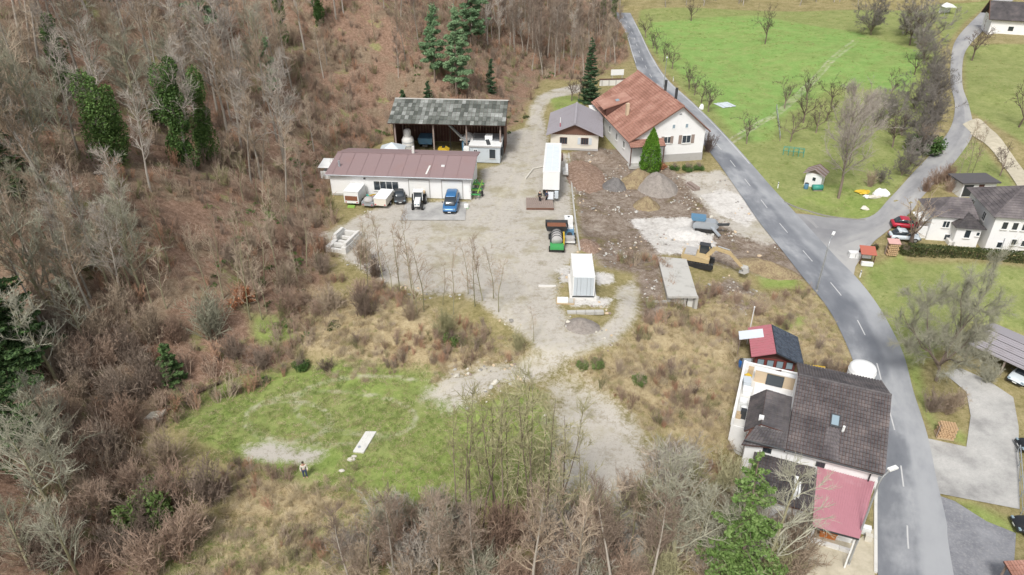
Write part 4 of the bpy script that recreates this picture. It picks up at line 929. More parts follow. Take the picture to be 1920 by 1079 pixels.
for k, (x, y, w_, d_, h_, m, nm, lab) in enumerate([(-3.8,3.2,.4,.4,.45,'tarp_white','storage_box','white storage box on the terrace'),(-4.0,4.2,.35,.5,.8,'cladding_blue','cabinet','pale blue cabinet on the terrace'),(-2.6,6.4,.45,.3,.75,'metal_white','garden_table','white garden table behind the tan terrace wall'),(-1.2,6.5,.3,.3,.85,'wood_dark','garden_chair','dark garden chair behind the tan terrace wall'),(-3.7,.3,.3,.3,.7,'metal_white','garden_chair','white garden chair on the terrace'),(-.2,6.3,.35,.35,.6,'paint_teal','planter','teal planter behind the tan terrace wall'),(-4.0,5.2,.25,.25,.6,'paint_yellow','bucket','yellow bucket on the terrace')]):
    q_ = mloc(x, y, 3.365); T = thing(nm, lab, nm.split('_')[-1], q_, F_MAIN[1] + .15 * k)
    if 'chair' in nm or 'table' in nm:
        obj('top', MB().box(-w_, w_, -d_, d_, h_ * .55, h_ * .62), m, T)
        for sx in (-1, 1):
            for sy in (-1, 1): obj('leg', MB().box(sx*w_*.85-.03, sx*w_*.85+.03, sy*d_*.85-.03, sy*d_*.85+.03, 0, h_ * .548), m, T)
        if 'chair' in nm: obj('backrest', MB().box(-w_, w_, d_ - .06, d_, h_ * .622, h_ * 1.1), m, T)
    else:
        obj('body', MB().prism([(-w_*.9, 0), (w_*.9, 0), (w_, h_), (-w_, h_)], 'y', -d_, d_), m, T); obj('lid', MB().box(-w_*1.06, w_*1.06, -d_*1.06, d_*1.06, h_ + .002, h_ + .06), m, T)
_p = unp(1606, 722, -4.6)
T = thing('white_round_tank', 'round white tarpaulin covered tank behind the dark roofed house near the road', 'tank', (_p[0], _p[1]-.2, hz(_p[0], _p[1])-.05))
obj('cover', MB().lathe([(1.3,0),(1.34,.3),(1.32,1.2),(1.3,2.6),(1.15,2.85),(.7,3.0),(.05,3.04)], 28), 'tarp_white', T, True)
obj('hoop', MB().lathe([(1.31,2.2),(1.345,2.22),(1.345,2.28),(1.31,2.3)], 28), 'metal_white', T); obj('skirt', MB().lathe([(1.32,.02),(1.38,.05),(1.38,.2),(1.32,.24)], 28), 'galv', T)
_p = unp(1577, 722, -4.0)
T = thing('black_tarp_stack', 'dark covered stack leaning beside the round white tank', 'stack', (_p[0]-.1, _p[1]+.2, hz(_p[0], _p[1])))
obj('cover', MB().prism([(-.4,0),(.4,0),(.28,1.3),(0,1.7),(-.3,1.3)], 'y', -.7, .8), 'paint_black', T); obj('board', MB().bar((-.5,-.75,0),(-.3,-.6,1.9),.2,.05), 'wood_pale', T)

# ------------------------------------------------------------ wooden shed with solar panels
T = thing('solar_shed', 'dark red timber shed with solar panels on one roof slope', 'shed', *F_SHED)
SL = math.hypot(*(unp(1446,608,-.9)-unp(1455,660,-.9))[:2])
rzS, eR, eL = 3.2, 2.15, 2.4
obj('wall', MB().box(-1.75, 2.2, .35, SL-.2, 0, 2.0), 'wood_red', T); obj('gable_wall', MB().prism([(-1.75,2.002),(2.2,2.002),(2.2,2.2),(0,3.05),(-1.75,2.45)], 'y', .4, SL-.3), 'wood_dark', T)
obj('roof_red', MB().slab([(-2.3,-.25,eL),(0,-.25,rzS),(0,SL,rzS),(-2.3,SL,eL)], .08), 'roof_red_shed', T)
for k in range(12): y = -.2+k*(SL+.1)/12; obj('roof_rib', MB().bar((-2.3,y,eL+.02),(0,y,rzS+.02),.06,.04), 'roof_red_shed', T)
rr = obj('roof_solar_side', MB().slab([(.01,-.25,rzS),(3.0,-.25,eR-.2),(3.0,SL,eR-.2),(.01,SL,rzS)], .08), 'metal_dark', T)
k1 = (eR-.2-rzS)/3.0
for i in range(2):
    for j in range(4):
        x0, x1 = .08+i*1.44, .08+i*1.44+1.4; y0 = -.18+j*(SL+.1)/4; y1 = y0+(SL+.1)/4-.05
        obj('solar_panel', MB().slab([(x0,y0,rzS+k1*x0+.07),(x1,y0,rzS+k1*x1+.07),(x1,y1,rzS+k1*x1+.07),(x0,y1,rzS+k1*x0+.07)], .04), 'solar', T)
obj('roof_sheet', MB().slab([(-3.3,SL-2.3,eL-.15),(-.9,SL-2.3,2.95),(-.9,SL-.7,2.95),(-3.3,SL-.7,eL-.15)], .04), 'translucent_panel', T)
for x in (-1.55, -.6, .35, 1.3): window(T, x, .95, .75, .95, .35, panes=1, frame='wood_dark', sill=False, g='glass_pale')
for x in (-1.8, 2.2): obj('corner_post', MB().box(x-.06,x+.06,.22,.34,0,2.1), 'wood_dark', T)
obj('veranda_rail', MB().box(-1.8,2.2,-.12,-.04,.75,.85), 'wood_red', T); 
for x in (-1.75, -.4, .9, 2.15): obj('rail_post', MB().box(x-.05,x+.05,-.13,-.03,0,.75), 'wood_red', T)
for x in (-3.2,): obj('sheet_post', MB().box(x-.04,x+.04,SL-2.2,SL-2.12,0,2.2).box(x-.04,x+.04,SL-.9,SL-.82,0,2.2), 'wood_grey', T)
def sloc(x, y, z=0):
    c, s = math.cos(F_SHED[1]), math.sin(F_SHED[1]); X = F_SHED[0][0]+x*c-y*s; Y = F_SHED[0][1]+x*s+y*c; return (X, Y, hz(X, Y)+z)
T = thing('blue_barrel', 'bright blue plastic barrel beside the solar shed', 'barrel', sloc(-2.9, 1.0)); obj('drum', MB().lathe([(.28,0),(.31,.05),(.33,.45),(.31,.9),(.27,.96)], 16), 'blue_plastic', T, True); obj('lid', MB().lathe([(.29,.955),(.29,1.0),(.1,1.03)], 16), 'metal_dark', T)
T = thing('washing_frame', 'grey frame hung with pale cloths beside the solar shed', 'frame', sloc(-2.5, .2))
for x in (-.5,.5): obj('post', MB().box(x-.03,x+.03,-.03,.03,0,1.9), 'galv', T)
obj('bar', MB().tube([(-.5,0,1.85),(.5,0,1.85)], .03, 6), 'galv', T); obj('cloth', MB().prism([(-.4,.6),(.35,.5),(.4,1.82),(-.42,1.82)], 'y', -.03, .03), 'cladding_blue', T)
T = thing('flag_pole', 'tall thin white pole at the corner of the solar shed', 'pole', sloc(-2.0, SL+.3)); obj('shaft', MB().tube([(0,0,-.2),(0,0,4.8)], .05, 8), 'metal_white', T); obj('finial', MB().lathe([(.02,4.78),(.09,4.85),(.09,4.92),(.02,5.0)], 8), 'metal_white', T)
T = thing('timber_beam_stack', 'yellow timber beams lying behind the solar shed', 'timber', sloc(4.6, 2.6), F_SHED[1]+R(4))
for k in range(3): obj('beam', MB().box(-1.3,1.3,-.35+k*.24,-.35+k*.24+.21,.02,.25), 'paint_yellow' if k != 1 else 'wood_pale', T)
for i, (x, y, c, m, lab) in enumerate([(3.4,.2,'box','metal_white','white plastic crate among clutter beside the solar shed'),(3.9,-.5,'box','wood_dark','dark wooden crate among clutter beside the solar shed'),(4.6,.3,'box','rust','rusty steel crate among clutter beside the solar shed')]):
    T = thing('crate', lab, 'crate', sloc(x, y), random.uniform(-.5, .5)); 
    obj('side', MB().box(-.4,.4,-.4,-.34,0,.6), m, T); obj('side', MB().box(-.4,.4,.34,.4,0,.6), m, T); obj('side', MB().box(-.4,-.34,-.338,.338,0,.6), m, T); obj('side', MB().box(.34,.4,-.338,.338,0,.6), m, T); obj('bottom', MB().box(-.338,.338,-.338,.338,.01,.06), m, T)
T = thing('patio_slabs', 'pale concrete patio slabs between the solar shed and dark roofed house', 'patio', sloc(3.0, -1.9), F_SHED[1])
for i in range(4):
    for j in range(2): obj('slab', MB().box(-1.6+i*.8,-.83+i*.8,-.8+j*.8,-.03+j*.8,-.05,.07), 'concrete_light', T)

# ------------------------------------------------------------ white houses on the right
T = thing('white_villa', 'tall white house with brown hipped tile roof above the long hedge', 'house', *F_WHITE)
VW, VD, VE, VR = 13.0, 8.5, 5.0, 7.6
obj('wall', MB().box(0, VW, 0, VD, -.2, VE), 'plaster_white', T)
o_ = .5
C4 = [(-o_,-o_,VE),(VW+o_,-o_,VE),(VW+o_,VD+o_,VE),(-o_,VD+o_,VE)]; r0, r1 = (4.0,VD/2,VR), (VW-4.0,VD/2,VR)
obj('roof_deck', MB().add(C4+[r0,r1],[(0,1,5,4),(1,2,5),(2,3,4,5),(3,0,4),(3,2,1,0)]), 'tiles_brown', T)
rt = MB(); 
def hip(mb, E0, E1, R0, R1, tw=.34, tl=.42):
    "tiled hip or trapezoid face: rows of tiles, clipped to the face"
    A, B, C, D = map(Vector, (E0, E1, R1, R0)); n = (B-A).cross(D-A).normalized(); n = -n if n.z < 0 else n
    H_ = ((D+C)/2-(A+B)/2).length; nv = round(H_/tl)
    for j in range(nv):
        v0 = j/nv; v1 = (j+1)/nv; a0 = A.lerp(D, v0); b0 = B.lerp(C, v0); a1 = A.lerp(D, v1); b1 = B.lerp(C, v1); nu = max(1, round((b0-a0).length/tw))
        for i in range(nu):
            p, q = a0.lerp(b0, (i+.04)/nu), a0.lerp(b0, (i+.96)/nu); r, s_ = a1.lerp(b1, (i+.96)/nu), a1.lerp(b1, (i+.04)/nu)
            mb.add([p+n*.05, q+n*.05, r+n*.012, s_+n*.012, p+n*.002, q+n*.002], [(0,1,2,3),(4,5,1,0)])
    return mb
hip(rt, C4[0], C4[1], r0, r1); hip(rt, C4[1], C4[2], r1, r1); hip(rt, C4[2], C4[3], r1, r0); hip(rt, C4[3], C4[0], r0, r0)
obj('roof_tiles', rt, 'tiles_brown', T, kind='stuff')
for a, b in ((C4[0], r0), (C4[3], r0), (C4[1], r1), (C4[2], r1), (r0, r1)): obj('hip_cap', MB().tube([a, b], .1, 6), 'tiles_brown', T)
for x in (.95, 2.15, 3.3, 5.4, 8.0): window(T, x, 3.2, .75, 1.1, 0, panes=1, frame='metal_white')
for x, z in ((1.2, .55), (2.75, 1.1), (3.95, 1.0), (6, .8)): window(T, x, z, .7, .9, 0, panes=1, frame='metal_white')
for y in (2.5, 6.5): window(T, y, 3.0, .9, 1.2, 0, ax='x', panes=2)
obj('drainpipe', MB().tube([(1.9,-.08,2.0),(1.9,-.08,.0)], .05, 6), 'metal_grey', T)
T = thing('white_cottage', 'low white cottage with brown hipped roof joined to the tall white house', 'house', F_WHITE[0], F_WHITE[1])
def hiphouse(T, x0, x1, y0, y1, e, r, axis='x', mat='tiles_brown', o=.4):
    obj('wall', MB().box(x0, x1, y0, y1, -.2, e), 'plaster_white', T)
    c = [(x0-o,y0-o,e+.003),(x1+o,y0-o,e+.003),(x1+o,y1+o,e+.003),(x0-o,y1+o,e+.003)]; w = min(x1-x0, y1-y0)/2
    if axis == 'x': a, b = (x0+w,(y0+y1)/2,r), (x1-w*.1,(y0+y1)/2,r)
    else: a, b = ((x0+x1)/2,y0+w,r), ((x0+x1)/2,y1-w*.1,r)
    rd = MB(); rt = MB()
    if axis == 'x': rd.add(c+[a,b],[(0,1,5,4),(1,2,5),(2,3,4,5),(3,0,4),(3,2,1,0)]); hip(rt, c[0], c[1], a, b); hip(rt, c[2], c[3], b, a); hip(rt, c[3], c[0], a, a); hip(rt, c[1], c[2], b, b)
    else: rd.add(c+[a,b],[(0,1,4),(1,2,5,4),(2,3,5),(3,0,4,5),(3,2,1,0)]); hip(rt, c[0], c[1], a, a); hip(rt, c[1], c[2], a, b); hip(rt, c[2], c[3], b, b); hip(rt, c[3], c[0], b, a)
    obj('roof_deck', rd, mat, T); obj('roof_tiles', rt, mat, T, kind='stuff')
hiphouse(T, -6.4, -1.3, 2.2, 7.2, 3.5, 5.3, 'x'); hiphouse(T, -3.6, -.65, .9, 5.0, 2.7, 4.1, 'y', 'tiles_charcoal')
window(T, -5.0, 1.9, .9, 1.0, 2.2, panes=2, frame='metal_white'); window(T, -2.6, 1.2, .8, 1.2, .9, panes=1); window(T, -1.2, 1.6, .5, .6, .9, panes=1); window(T, -4.3, .1, .8, .9, 2.2, panes=1, sill=False)
window(T, 3.5, 1.2, 1.2, 1.2, -6.2, ax='x'); obj('porch_awning', MB().slab([(-7.6,3.0,2.2),(-6.22,3.0,2.5),(-6.22,6.0,2.5),(-7.6,6.0,2.2)], .06), 'metal_white', T)
obj('porch_wall', MB().box(-7.5,-6.25,2.6,2.9,-.2,1.6), 'plaster_white', T); obj('steps', MB().box(-4.0,-3.3,.9,2.15,-.1,.5), 'concrete_light', T)
_p = hit(1832, 372)
T = thing('flat_roof_shed', 'small white shed with flat dark roof behind the white cottage', 'shed', (_p[0], _p[1]+.5, _p[2]), R(3))
obj('wall', MB().box(-2.4,2.6,0,3,-.2,2.2), 'plaster_white', T); obj('roof', MB().box(-2.9,2.9,-.4,3.3,2.2,2.4), 'roof_dark', T); obj('door', MB().box(.0,.8,-.04,-.002,0,1.95), 'wood_dark', T)
obj('open_bay', MB().box(-2.2,-.8,-.03,-.003,.1,1.9), 'metal_dark', T)
# carport
T = thing('carport', 'grey corrugated gable carport on posts beside the forecourt', 'carport', *F_PORT)
obj('roof', MB().slab([(0,0,2.6),(16,0,2.6),(16,-3.6,1.9),(0,-3.6,1.9)], .07), 'roof_grey', T); obj('roof_back', MB().slab([(0,.01,2.6),(16,.01,2.6),(16,2.6,2.05),(0,2.6,2.05)], .07), 'roof_grey', T)
for k in range(11): y = -.15-k*.335; obj('roof_rib', MB().bar((-.02,y,2.6+y*.1944+.02),(16,y,2.6+y*.1944+.02),.05,.06), 'roof_dark' if k % 3 == 0 else 'roof_grey', T)
for x in (.4, 4, 8, 12, 15.6):
    for y in (-3.3, 2.3): obj('post', MB().box(x-.07,x+.07,y-.07,y+.07,-.3,1.9 if y < 0 else 2.05), 'wood_grey', T)
obj('beam', MB().box(.1,15.9,-3.4,-3.2,1.72,1.86), 'wood_dark', T); obj('back_wall', MB().box(.3,15.8,2.38,2.44,-.2,1.95), 'wood_dark', T)
# garden hut
T = thing('garden_hut', 'tiny white garden hut with brown sheet roof on the meadow corner', 'hut', *F_HUT)
obj('wall', MB().box(0,2.4,0,2.2,-.15,2.1), 'plaster_white', T); obj('gable', MB().prism([(0,2.102),(2.4,2.102),(1.2,2.75)], 'y', .05, 2.15), 'wood_grey', T)
for sx in (0, 1):
    X = (lambda v: v) if sx == 0 else (lambda v: 2.4 - v)
    obj('roof', MB().slab([(X(-.4),-.45,1.98),(X(1.2),-.45,2.9),(X(1.2),2.6,2.9),(X(-.4),2.6,1.98)], .05), 'wood_grey', T)
    for k in range(6): obj('roof_rib', MB().bar((X(-.4),-.3+k*.55,2.0),(X(1.2),-.3+k*.55,2.92),.08,.04), 'wood_brown' if k % 2 else 'roof_grey', T)
for x in (.35,.95): obj('door', MB().box(-.05,-.003,x,x+.5,0,1.9), 'wood_grey', T)
window(T, 1.0, .9, .6, .7, 0, panes=1, sill=False)
_p = hit(1531, 357)
T = thing('water_tank', 'green plastic water tank in front of the garden hut', 'tank', (_p[0], _p[1], _p[2])); obj('tank', MB().tube([(-.7,0,.45),(.8,0,.45)], .45, 14), 'paint_teal', T, True); obj('cradle', MB().box(-.6,.7,-.4,.4,-.05,.12), 'wood_grey', T)
_p = hit(1506, 352)
T = thing('blue_water_drum', 'blue water drum at the corner of the garden hut', 'drum', (_p[0]+.2, _p[1]-.5, _p[2])); obj('drum', MB().lathe([(.3,0),(.33,.1),(.33,.8),(.28,.9)], 14), 'paint_machine_blue', T, True); obj('lid', MB().lathe([(.3,.9),(.3,.93),(.05,.95)], 14), 'metal_dark', T)
# farm building in the far corner
_p = unp(1851, 66, 5.0); _q = unp(1920, 72, 5.0)
T = thing('upper_farm_barn', 'long white barn with dark roof beside the upper side road', 'barn', (_p[0], _p[1], hz(_p[0], _p[1])-.2), math.atan2(_q[1]-_p[1], _q[0]-_p[0])+R(8))
obj('wall', MB().box(0,22,0,9,-1,4.2), 'plaster_white', T); obj('gable_wall', MB().prism([(0,4.202),(9,4.202),(4.5,7.2)], 'x', .1, 21.9), 'wood_brown', T)
obj('roof', MB().slab([(-.8,-.8,3.9),(22.8,-.8,3.9),(22.8,4.5,7.5),(-.8,4.5,7.5)], .15), 'tiles_charcoal', T); obj('roof_back', MB().slab([(-.8,4.51,7.5),(22.8,4.51,7.5),(22.8,9.8,3.9),(-.8,9.8,3.9)], .15), 'tiles_charcoal', T)
obj('verge_board', MB().bar((-.85,-.8,3.9),(-.85,4.5,7.5),.1,.3).bar((-.85,9.8,3.9),(-.85,4.5,7.5),.1,.3), 'wood_brown', T)
for x in (4, 9.5, 15): window(T, x, 1.4, 1.1, 1.0, 0, panes=1, frame='metal_dark', sill=False)
obj('fence_wall', MB().box(1,20,-2.2,-2.0,-2,.3), 'wood_brown', T)
_p = hit(1775, 26)
T = thing('white_party_tent', 'small white tent pitched beside the upper side road', 'tent', (_p[0], _p[1], _p[2]))
obj('canopy', MB().prism([(-1.6,1.9),(1.6,1.9),(0,2.8)], 'y', -1.6, 1.6), 'tarp_white', T); obj('side_cloth', MB().box(-1.55,1.55,1.5,1.55,0,1.9), 'tarp_white', T)
for sx in (-1.5,1.5):
    for sy in (-1.5,1.4): obj('pole', MB().box(sx-.04,sx+.04,sy-.04,sy+.04,-.2,1.9), 'galv', T)
# corner of a red roof at the bottom edge
_p = unp(1882, 1052, -3.0)
T = thing('red_tiled_shelter', 'small shelter with red tiled roof at the far edge of the blue parking place', 'shelter', (_p[0], _p[1], hz(_p[0], _p[1])), R(4))
rt = MB(); tiled(rt, (0,-3,2.2), (4,-3,2.2), (4,0,2.8), (0,0,2.8), .25, .36); rd = obj('roof_deck', MB().slab([(0,-3,2.18),(4,-3,2.18),(4,0,2.78),(0,0,2.78)], .1), 'wood_dark', T); obj('roof_tiles', rt, 'tiles_red', rd, kind='stuff')
for x in (.2,3.8):
    for y in (-2.8,-.2): obj('post', MB().box(x-.06,x+.06,y-.06,y+.06,-.3,2.1 if y < -1 else 2.6), 'wood_grey', T)
# ------------------------------------------------------------ vehicles and machines
def loft(secs, n=12):
    "closed body from cross-sections (x, half width, z bottom, z top, corner)"
    mb = MB(); vs = []; fs = []
    for x, w, z0, z1, c in secs:
        ring = []
        for k in range(n):
            a = 2*math.pi*(k+.5)/n; ca, sa = math.cos(a), math.sin(a); e = c
            ring.append((x, math.copysign(abs(ca)**e, ca)*w*1.02, (z0+z1)/2+math.copysign(abs(sa)**e, sa)*(z1-z0)/2))
        vs += ring
    for i in range(len(secs)-1):
        for k in range(n): fs.append((i*n+k, i*n+(k+1) % n, (i+1)*n+(k+1) % n, (i+1)*n+k))
    fs += [tuple(range(n-1, -1, -1)), tuple((len(secs)-1)*n+k for k in range(n))]
    return mb.add(vs, fs)
def wheels(T, xs, y, r, w=.22, names=True):
    for x in xs:
        for s in (-1, 1):
            o = obj('wheel', MB().tube([(x,s*(y-w/2),r),(x,s*(y+w/2),r)], r, 16), 'rubber', T)
            obj('rim', MB().tube([(x,s*(y+w/2-.02),r),(x,s*(y+w/2+.015),r)], r*.6, 12), 'galv', o)
def car(label, loc, rz, paint='paint_red', L=4.3, W=1.76, H=1.48, van=False, name='parked_car', cat='car', group=None):
    "nose towards +x"
    T = thing(name, label, cat, loc, rz, group); h = H
    b0, b1 = .28, h*.60
    if van: prof = [(-L/2,.84,.35,b1*.95,.5),(-L/2+.12,.97,b0,b1,.35),(0,1,b0,b1,.35),(L/2-1.0,1,b0,b1,.35),(L/2-.35,.97,b0,b1*.82,.4),(L/2,.82,.33,b1*.62,.5)]
    else: prof = [(-L/2,.82,.36,b1*.88,.5),(-L/2+.2,.96,b0,b1*.98,.38),(-L*.1,1,b0,b1,.36),(L*.16,1,b0,b1,.36),(L/2-.5,.96,b0,b1*.84,.4),(L/2,.8,.34,b1*.66,.5)]
    obj('body', loft([(x,W/2*w,a,b,c) for x,w,a,b,c in prof], 16), paint, T, True)
    if van: g = [(-L/2+.10,.78,b1-.06,h-.16,.5),(-L/2+.3,.86,b1-.06,h-.05,.45),(L*.08,.86,b1-.06,h-.05,.45),(L*.26,.80,b1-.06,h-.2,.5),(L*.36,.72,b1-.1,b1+.04,.6)]
    else: g = [(-L*.43,.66,b1-.08,b1+.02,.6),(-L*.30,.78,b1-.08,h-.08,.5),(-L*.08,.80,b1-.08,h-.03,.5),(L*.06,.78,b1-.08,h-.09,.5),(L*.23,.68,b1-.1,b1+.02,.6)]
    obj('window_glass', loft([(x,W/2*w,a,b,c) for x,w,a,b,c in g], 16), 'glass', T, True)
    x0, x1 = (-L/2+.25, L*.1) if van else (-L*.27, L*.03)
    obj('roof', loft([(x0,W/2*.66,h-.13,h-.03,.5),(x0+.15,W/2*.72,h-.13,h+.01,.45),(x1-.1,W/2*.72,h-.13,h+.01,.45),(x1,W/2*.66,h-.14,h-.05,.5)], 12), paint, T, True)
    for s in (-1, 1):
        obj('headlight', MB().box(L/2-.2,L/2-.03,s*W*.36-.14,s*W*.36+.14,b1*.62,b1*.76), 'glass_pale', T)
        obj('tail_light', MB().box(-L/2-.01,-L/2+.09,s*W*.37-.1,s*W*.37+.1,b1*.6,b1*.85), 'paint_red', T)
        obj('mirror', MB().box(L*.17,L*.17+.1,s*(W/2+.12)-.09,s*(W/2+.12)+.09,b1-.02,b1+.14), 'paint_black', T)
    obj('bumper', MB().box(L/2-.08,L/2+.04,-W*.42,W*.42,.34,.54), 'paint_black', T); obj('bumper', MB().box(-L/2-.05,-L/2+.06,-W*.42,W*.42,.34,.54), 'paint_black', T)
    obj('number_plate', MB().box(L/2+.041,L/2+.05,-.2,.2,.38,.5), 'metal_white', T)
    wheels(T, (-L*.31, L*.31), W/2-.1, .32)
    return T
def at(px, py, dz=0.0):
    p = hit(px, py); return (float(p[0]), float(p[1]), float(p[2]+dz))
_p = at(845, 398, .05); car('blue van parked nose out on the concrete before a garage door', (_p[0], _p[1]+1.4, _p[2]), R(-92), 'paint_blue', 5.0, 1.95, 1.95, True, 'blue_van', 'van')
_p = at(1701, 430, .02); car('red car parked beneath the pollarded tree by the side road', (_p[0], _p[1]+.4, _p[2]), R(-12), 'paint_red', 4.0, 1.7, 1.5)
_p = at(1712, 446, .02); car('pale blue car half hidden behind the pollarded tree trunk', (_p[0]-1.6, _p[1]-.6, _p[2]), R(-10), 'tarp_pale', 3.8, 1.66, 1.45)
_p = at(1748, 384, .0); _p = at(748, 380, .0); car('dark grey car squeezed between trailers and the tractor before the workshop', (_p[0], _p[1]+1.0, _p[2]), R(-80), 'metal_dark', 4.0, 1.7, 1.45)
_p = at(1905, 712, .02); car('silver blue car parked half under the grey carport', (_p[0]+.8, _p[1]+.2, _p[2]), R(215), 'tarp_pale', 4.3, 1.75, 1.5)
_p = at(1925, 1000, .06); car('black car at the edge of the blue parking place', (_p[0]+1.2, _p[1]+.2, _p[2]), R(172), 'paint_black', 4.3, 1.78, 1.45)
_p = at(1935, 850, .06); car('dark car beyond the handrail at the forecourt edge', (_p[0]+1.0, _p[1]+.2, _p[2]), R(170), 'paint_black', 4.3, 1.78, 1.45)
# trailers and caravan row before the workshop
def boxtrailer(name, label, loc, rz, mat, L, W, z0, z1, top=None, cat='trailer'):
    T = thing(name, label, cat, loc, rz); obj('box', MB().box(-L/2,L/2,-W/2,W/2,z0,z1), mat, T)
    obj('lid', MB().box(-L/2-.05,L/2+.05,-W/2-.05,W/2+.05,z1+.002,z1+.07), top or mat, T); obj('chassis', MB().box(-L/2+.1,L/2+.9,-.1,.1,z0-.14,z0-.004), 'metal_dark', T)
    wheels(T, (-.1,), W/2+.0, .33, .2); obj('hitch', MB().tube([(L/2+.85,0,z0-.07),(L/2+.85,0,0)], .05, 6), 'metal_dark', T)
    for s in (-1, 1): obj('tail_light', MB().box(-L/2-.03,-L/2-.002,s*W*.38-.1,s*W*.38+.1,z0+.08,z0+.22), 'paint_red', T)
    return T
_p = at(664, 386); T = boxtrailer('market_trailer', 'tall white box trailer with open dark hatch beside the workshop', (_p[0], _p[1]+1.3, _p[2]), R(82), 'metal_white', 3.2, 2.1, .5, 2.2)
obj('hatch', MB().box(-1.63,-1.602,-.9,.9,.9,1.6), 'rust', T); obj('step', MB().box(-2.1,-1.7,-.5,.5,.0,.25), 'paint_lime', T)
_p = at(694, 391); T = boxtrailer('flat_trailer', 'low trailer heaped with red and orange scrap between the white trailers', (_p[0], _p[1]+1.2, _p[2]), R(80), 'metal_grey', 3.0, 1.7, .5, .95)
for k in range(7): obj('scrap', MB().bar((random.uniform(-1.2,1),random.uniform(-.6,.6),1.1+k*.04),(random.uniform(-.8,1.3),random.uniform(-.6,.6),1.2+k*.07),.25,.12), random.choice(['paint_orange','rust','paint_yellow','pink','paint_teal']), T)
obj('tarp_bundle', MB().lathe([(.7,1.02),(.75,1.2),(.55,1.5),(.1,1.6)], 12, (-.9,0,0)), 'plaster_grey', T, True)
_p = at(718, 392); T = boxtrailer('covered_trailer', 'cream tarpaulin covered trailer on a pale slab before the workshop', (_p[0], _p[1]+1.5, _p[2]), R(80), 'plaster_cream', 3.4, 1.8, .55, 1.6, 'tarp_white')
for k, (px, m, lab) in enumerate([(706,'paint_teal','teal wheeled bin under the workshop window'), (724,'pink','faded pink crate under the workshop window'), (737,'paint_green','green wheeled bin near the workshop garage door')]):
    _p = at(px, 364); T = thing('wheeled_bin' if k != 1 else 'pallet_crate', lab, 'bin' if k != 1 else 'crate', (_p[0], _p[1]+.25, _p[2]), R(-4))
    obj('body', MB().prism([(-.42,.08),(.42,.08),(.52,1.05),(-.52,1.05)], 'y', -.38, .38), m, T); obj('lid', MB().slab([(-.56,-.44,1.1),(.56,-.44,1.1),(.56,.44,1.22),(-.56,.44,1.22)], .05), m, T)
    for s in (-.35,.35): obj('wheel', MB().tube([(s-.04,.36,.1),(s+.04,.36,.1)], .1, 10), 'rubber', T)
# old tractor / carrier
_p = at(783, 396, .05)
T = thing('tractor', 'old black and white tractor carrying timber before the left garage door', 'tractor', (_p[0], _p[1]+1.6, _p[2]), R(-90))
obj('bonnet', MB().prism([(.3,.75),(1.9,.75),(1.95,1.25),(1.7,1.45),(.3,1.5)], 'y', -.38, .38), 'metal_white', T); obj('chassis', MB().box(-1.6,1.7,-.3,.3,.5,.74), 'metal_dark', T)
obj('cab', MB().prism([(-.75,1.0),(.3,1.0),(.15,2.2),(-.65,2.2)], 'y', -.6, .6), 'glass', T); obj('cab_roof', MB().box(-.8,.3,-.7,.7,2.21,2.32), 'metal_white', T)
for y in (-.62,.62): obj('cab_pillar', MB().bar((.3,y,1.0),(.15,y,2.2),.07).bar((-.75,y,1.0),(-.65,y,2.2),.07), 'metal_white', T)
for x, r, yy, w in ((-.9,.72,.78,.42),(1.3,.45,.68,.28)):
    for s in (-1,1): o = obj('wheel', MB().tube([(x,s*(yy-w/2),r),(x,s*(yy+w/2),r)], r, 18), 'rubber', T); obj('rim', MB().tube([(x,s*(yy+w/2-.03),r),(x,s*(yy+w/2+.02),r)], r*.55, 12), 'metal_white', o)
obj('timber_rack', MB().box(-2.9,-1.3,-.75,.75,1.1,1.2), 'wood_pale', T); obj('rack_post', MB().box(-2.8,-2.7,-.7,-.6,.2,1.098).box(-2.8,-2.7,.6,.7,.2,1.098), 'metal_dark', T)
for k in range(4): obj('board', MB().box(-2.9,-1.35,-.7+k*.37,-.4+k*.37,1.202,1.3+.03*(k % 2)), 'wood_pale', T)
for s in (-1,1): obj('headlight', MB().tube([(1.93,s*.22,1.12),(2.0,s*.22,1.12)], .1, 10), 'glass_pale', T)
_p = at(878, 393); T = thing('green_sprayer', 'small green and white container next to the blue van', 'container', (_p[0]-.3, _p[1]+.6, _p[2]), 0); obj('tank', MB().box(-.3,.3,-.3,.3,.05,.5), 'metal_white', T); obj('pallet', MB().box(-.35,.35,-.35,.35,0,.048), 'paint_green', T)
_p = at(890, 368)
T = thing('green_harrow', 'folded lime green farm harrow standing at the workshop corner', 'harrow', (_p[0]+.2, _p[1]+1.3, _p[2]), R(-6))
for k in range(5):
    y = -2.2+k*1.05; obj('beam', MB().box(-.9,.9,y-.09,y+.09,.55+.25*(k % 2),.73+.25*(k % 2)), 'paint_lime' if k % 2 else 'paint_green', T)
    for x in (-.75,-.25,.25,.75): obj('tine', MB().bar((x,y-.04,.55+.25*(k % 2)),(x,y-.3,0),.07), 'metal_dark', T)
for x in (-.6,.6): obj('frame_rail', MB().box(x-.07,x+.07,-2.5,2.3,.98,1.1), 'paint_lime', T)
for s in (-1,1): obj('wheel', MB().tube([(s*.95,-1.2,.4),(s*1.15,-1.2,.4)], .4, 14), 'rubber', T)
obj('tower', MB().bar((-.6,.2,1.05),(0,.2,2.0),.1).bar((.6,.2,1.05),(0,.2,2.0),.1), 'paint_green', T)

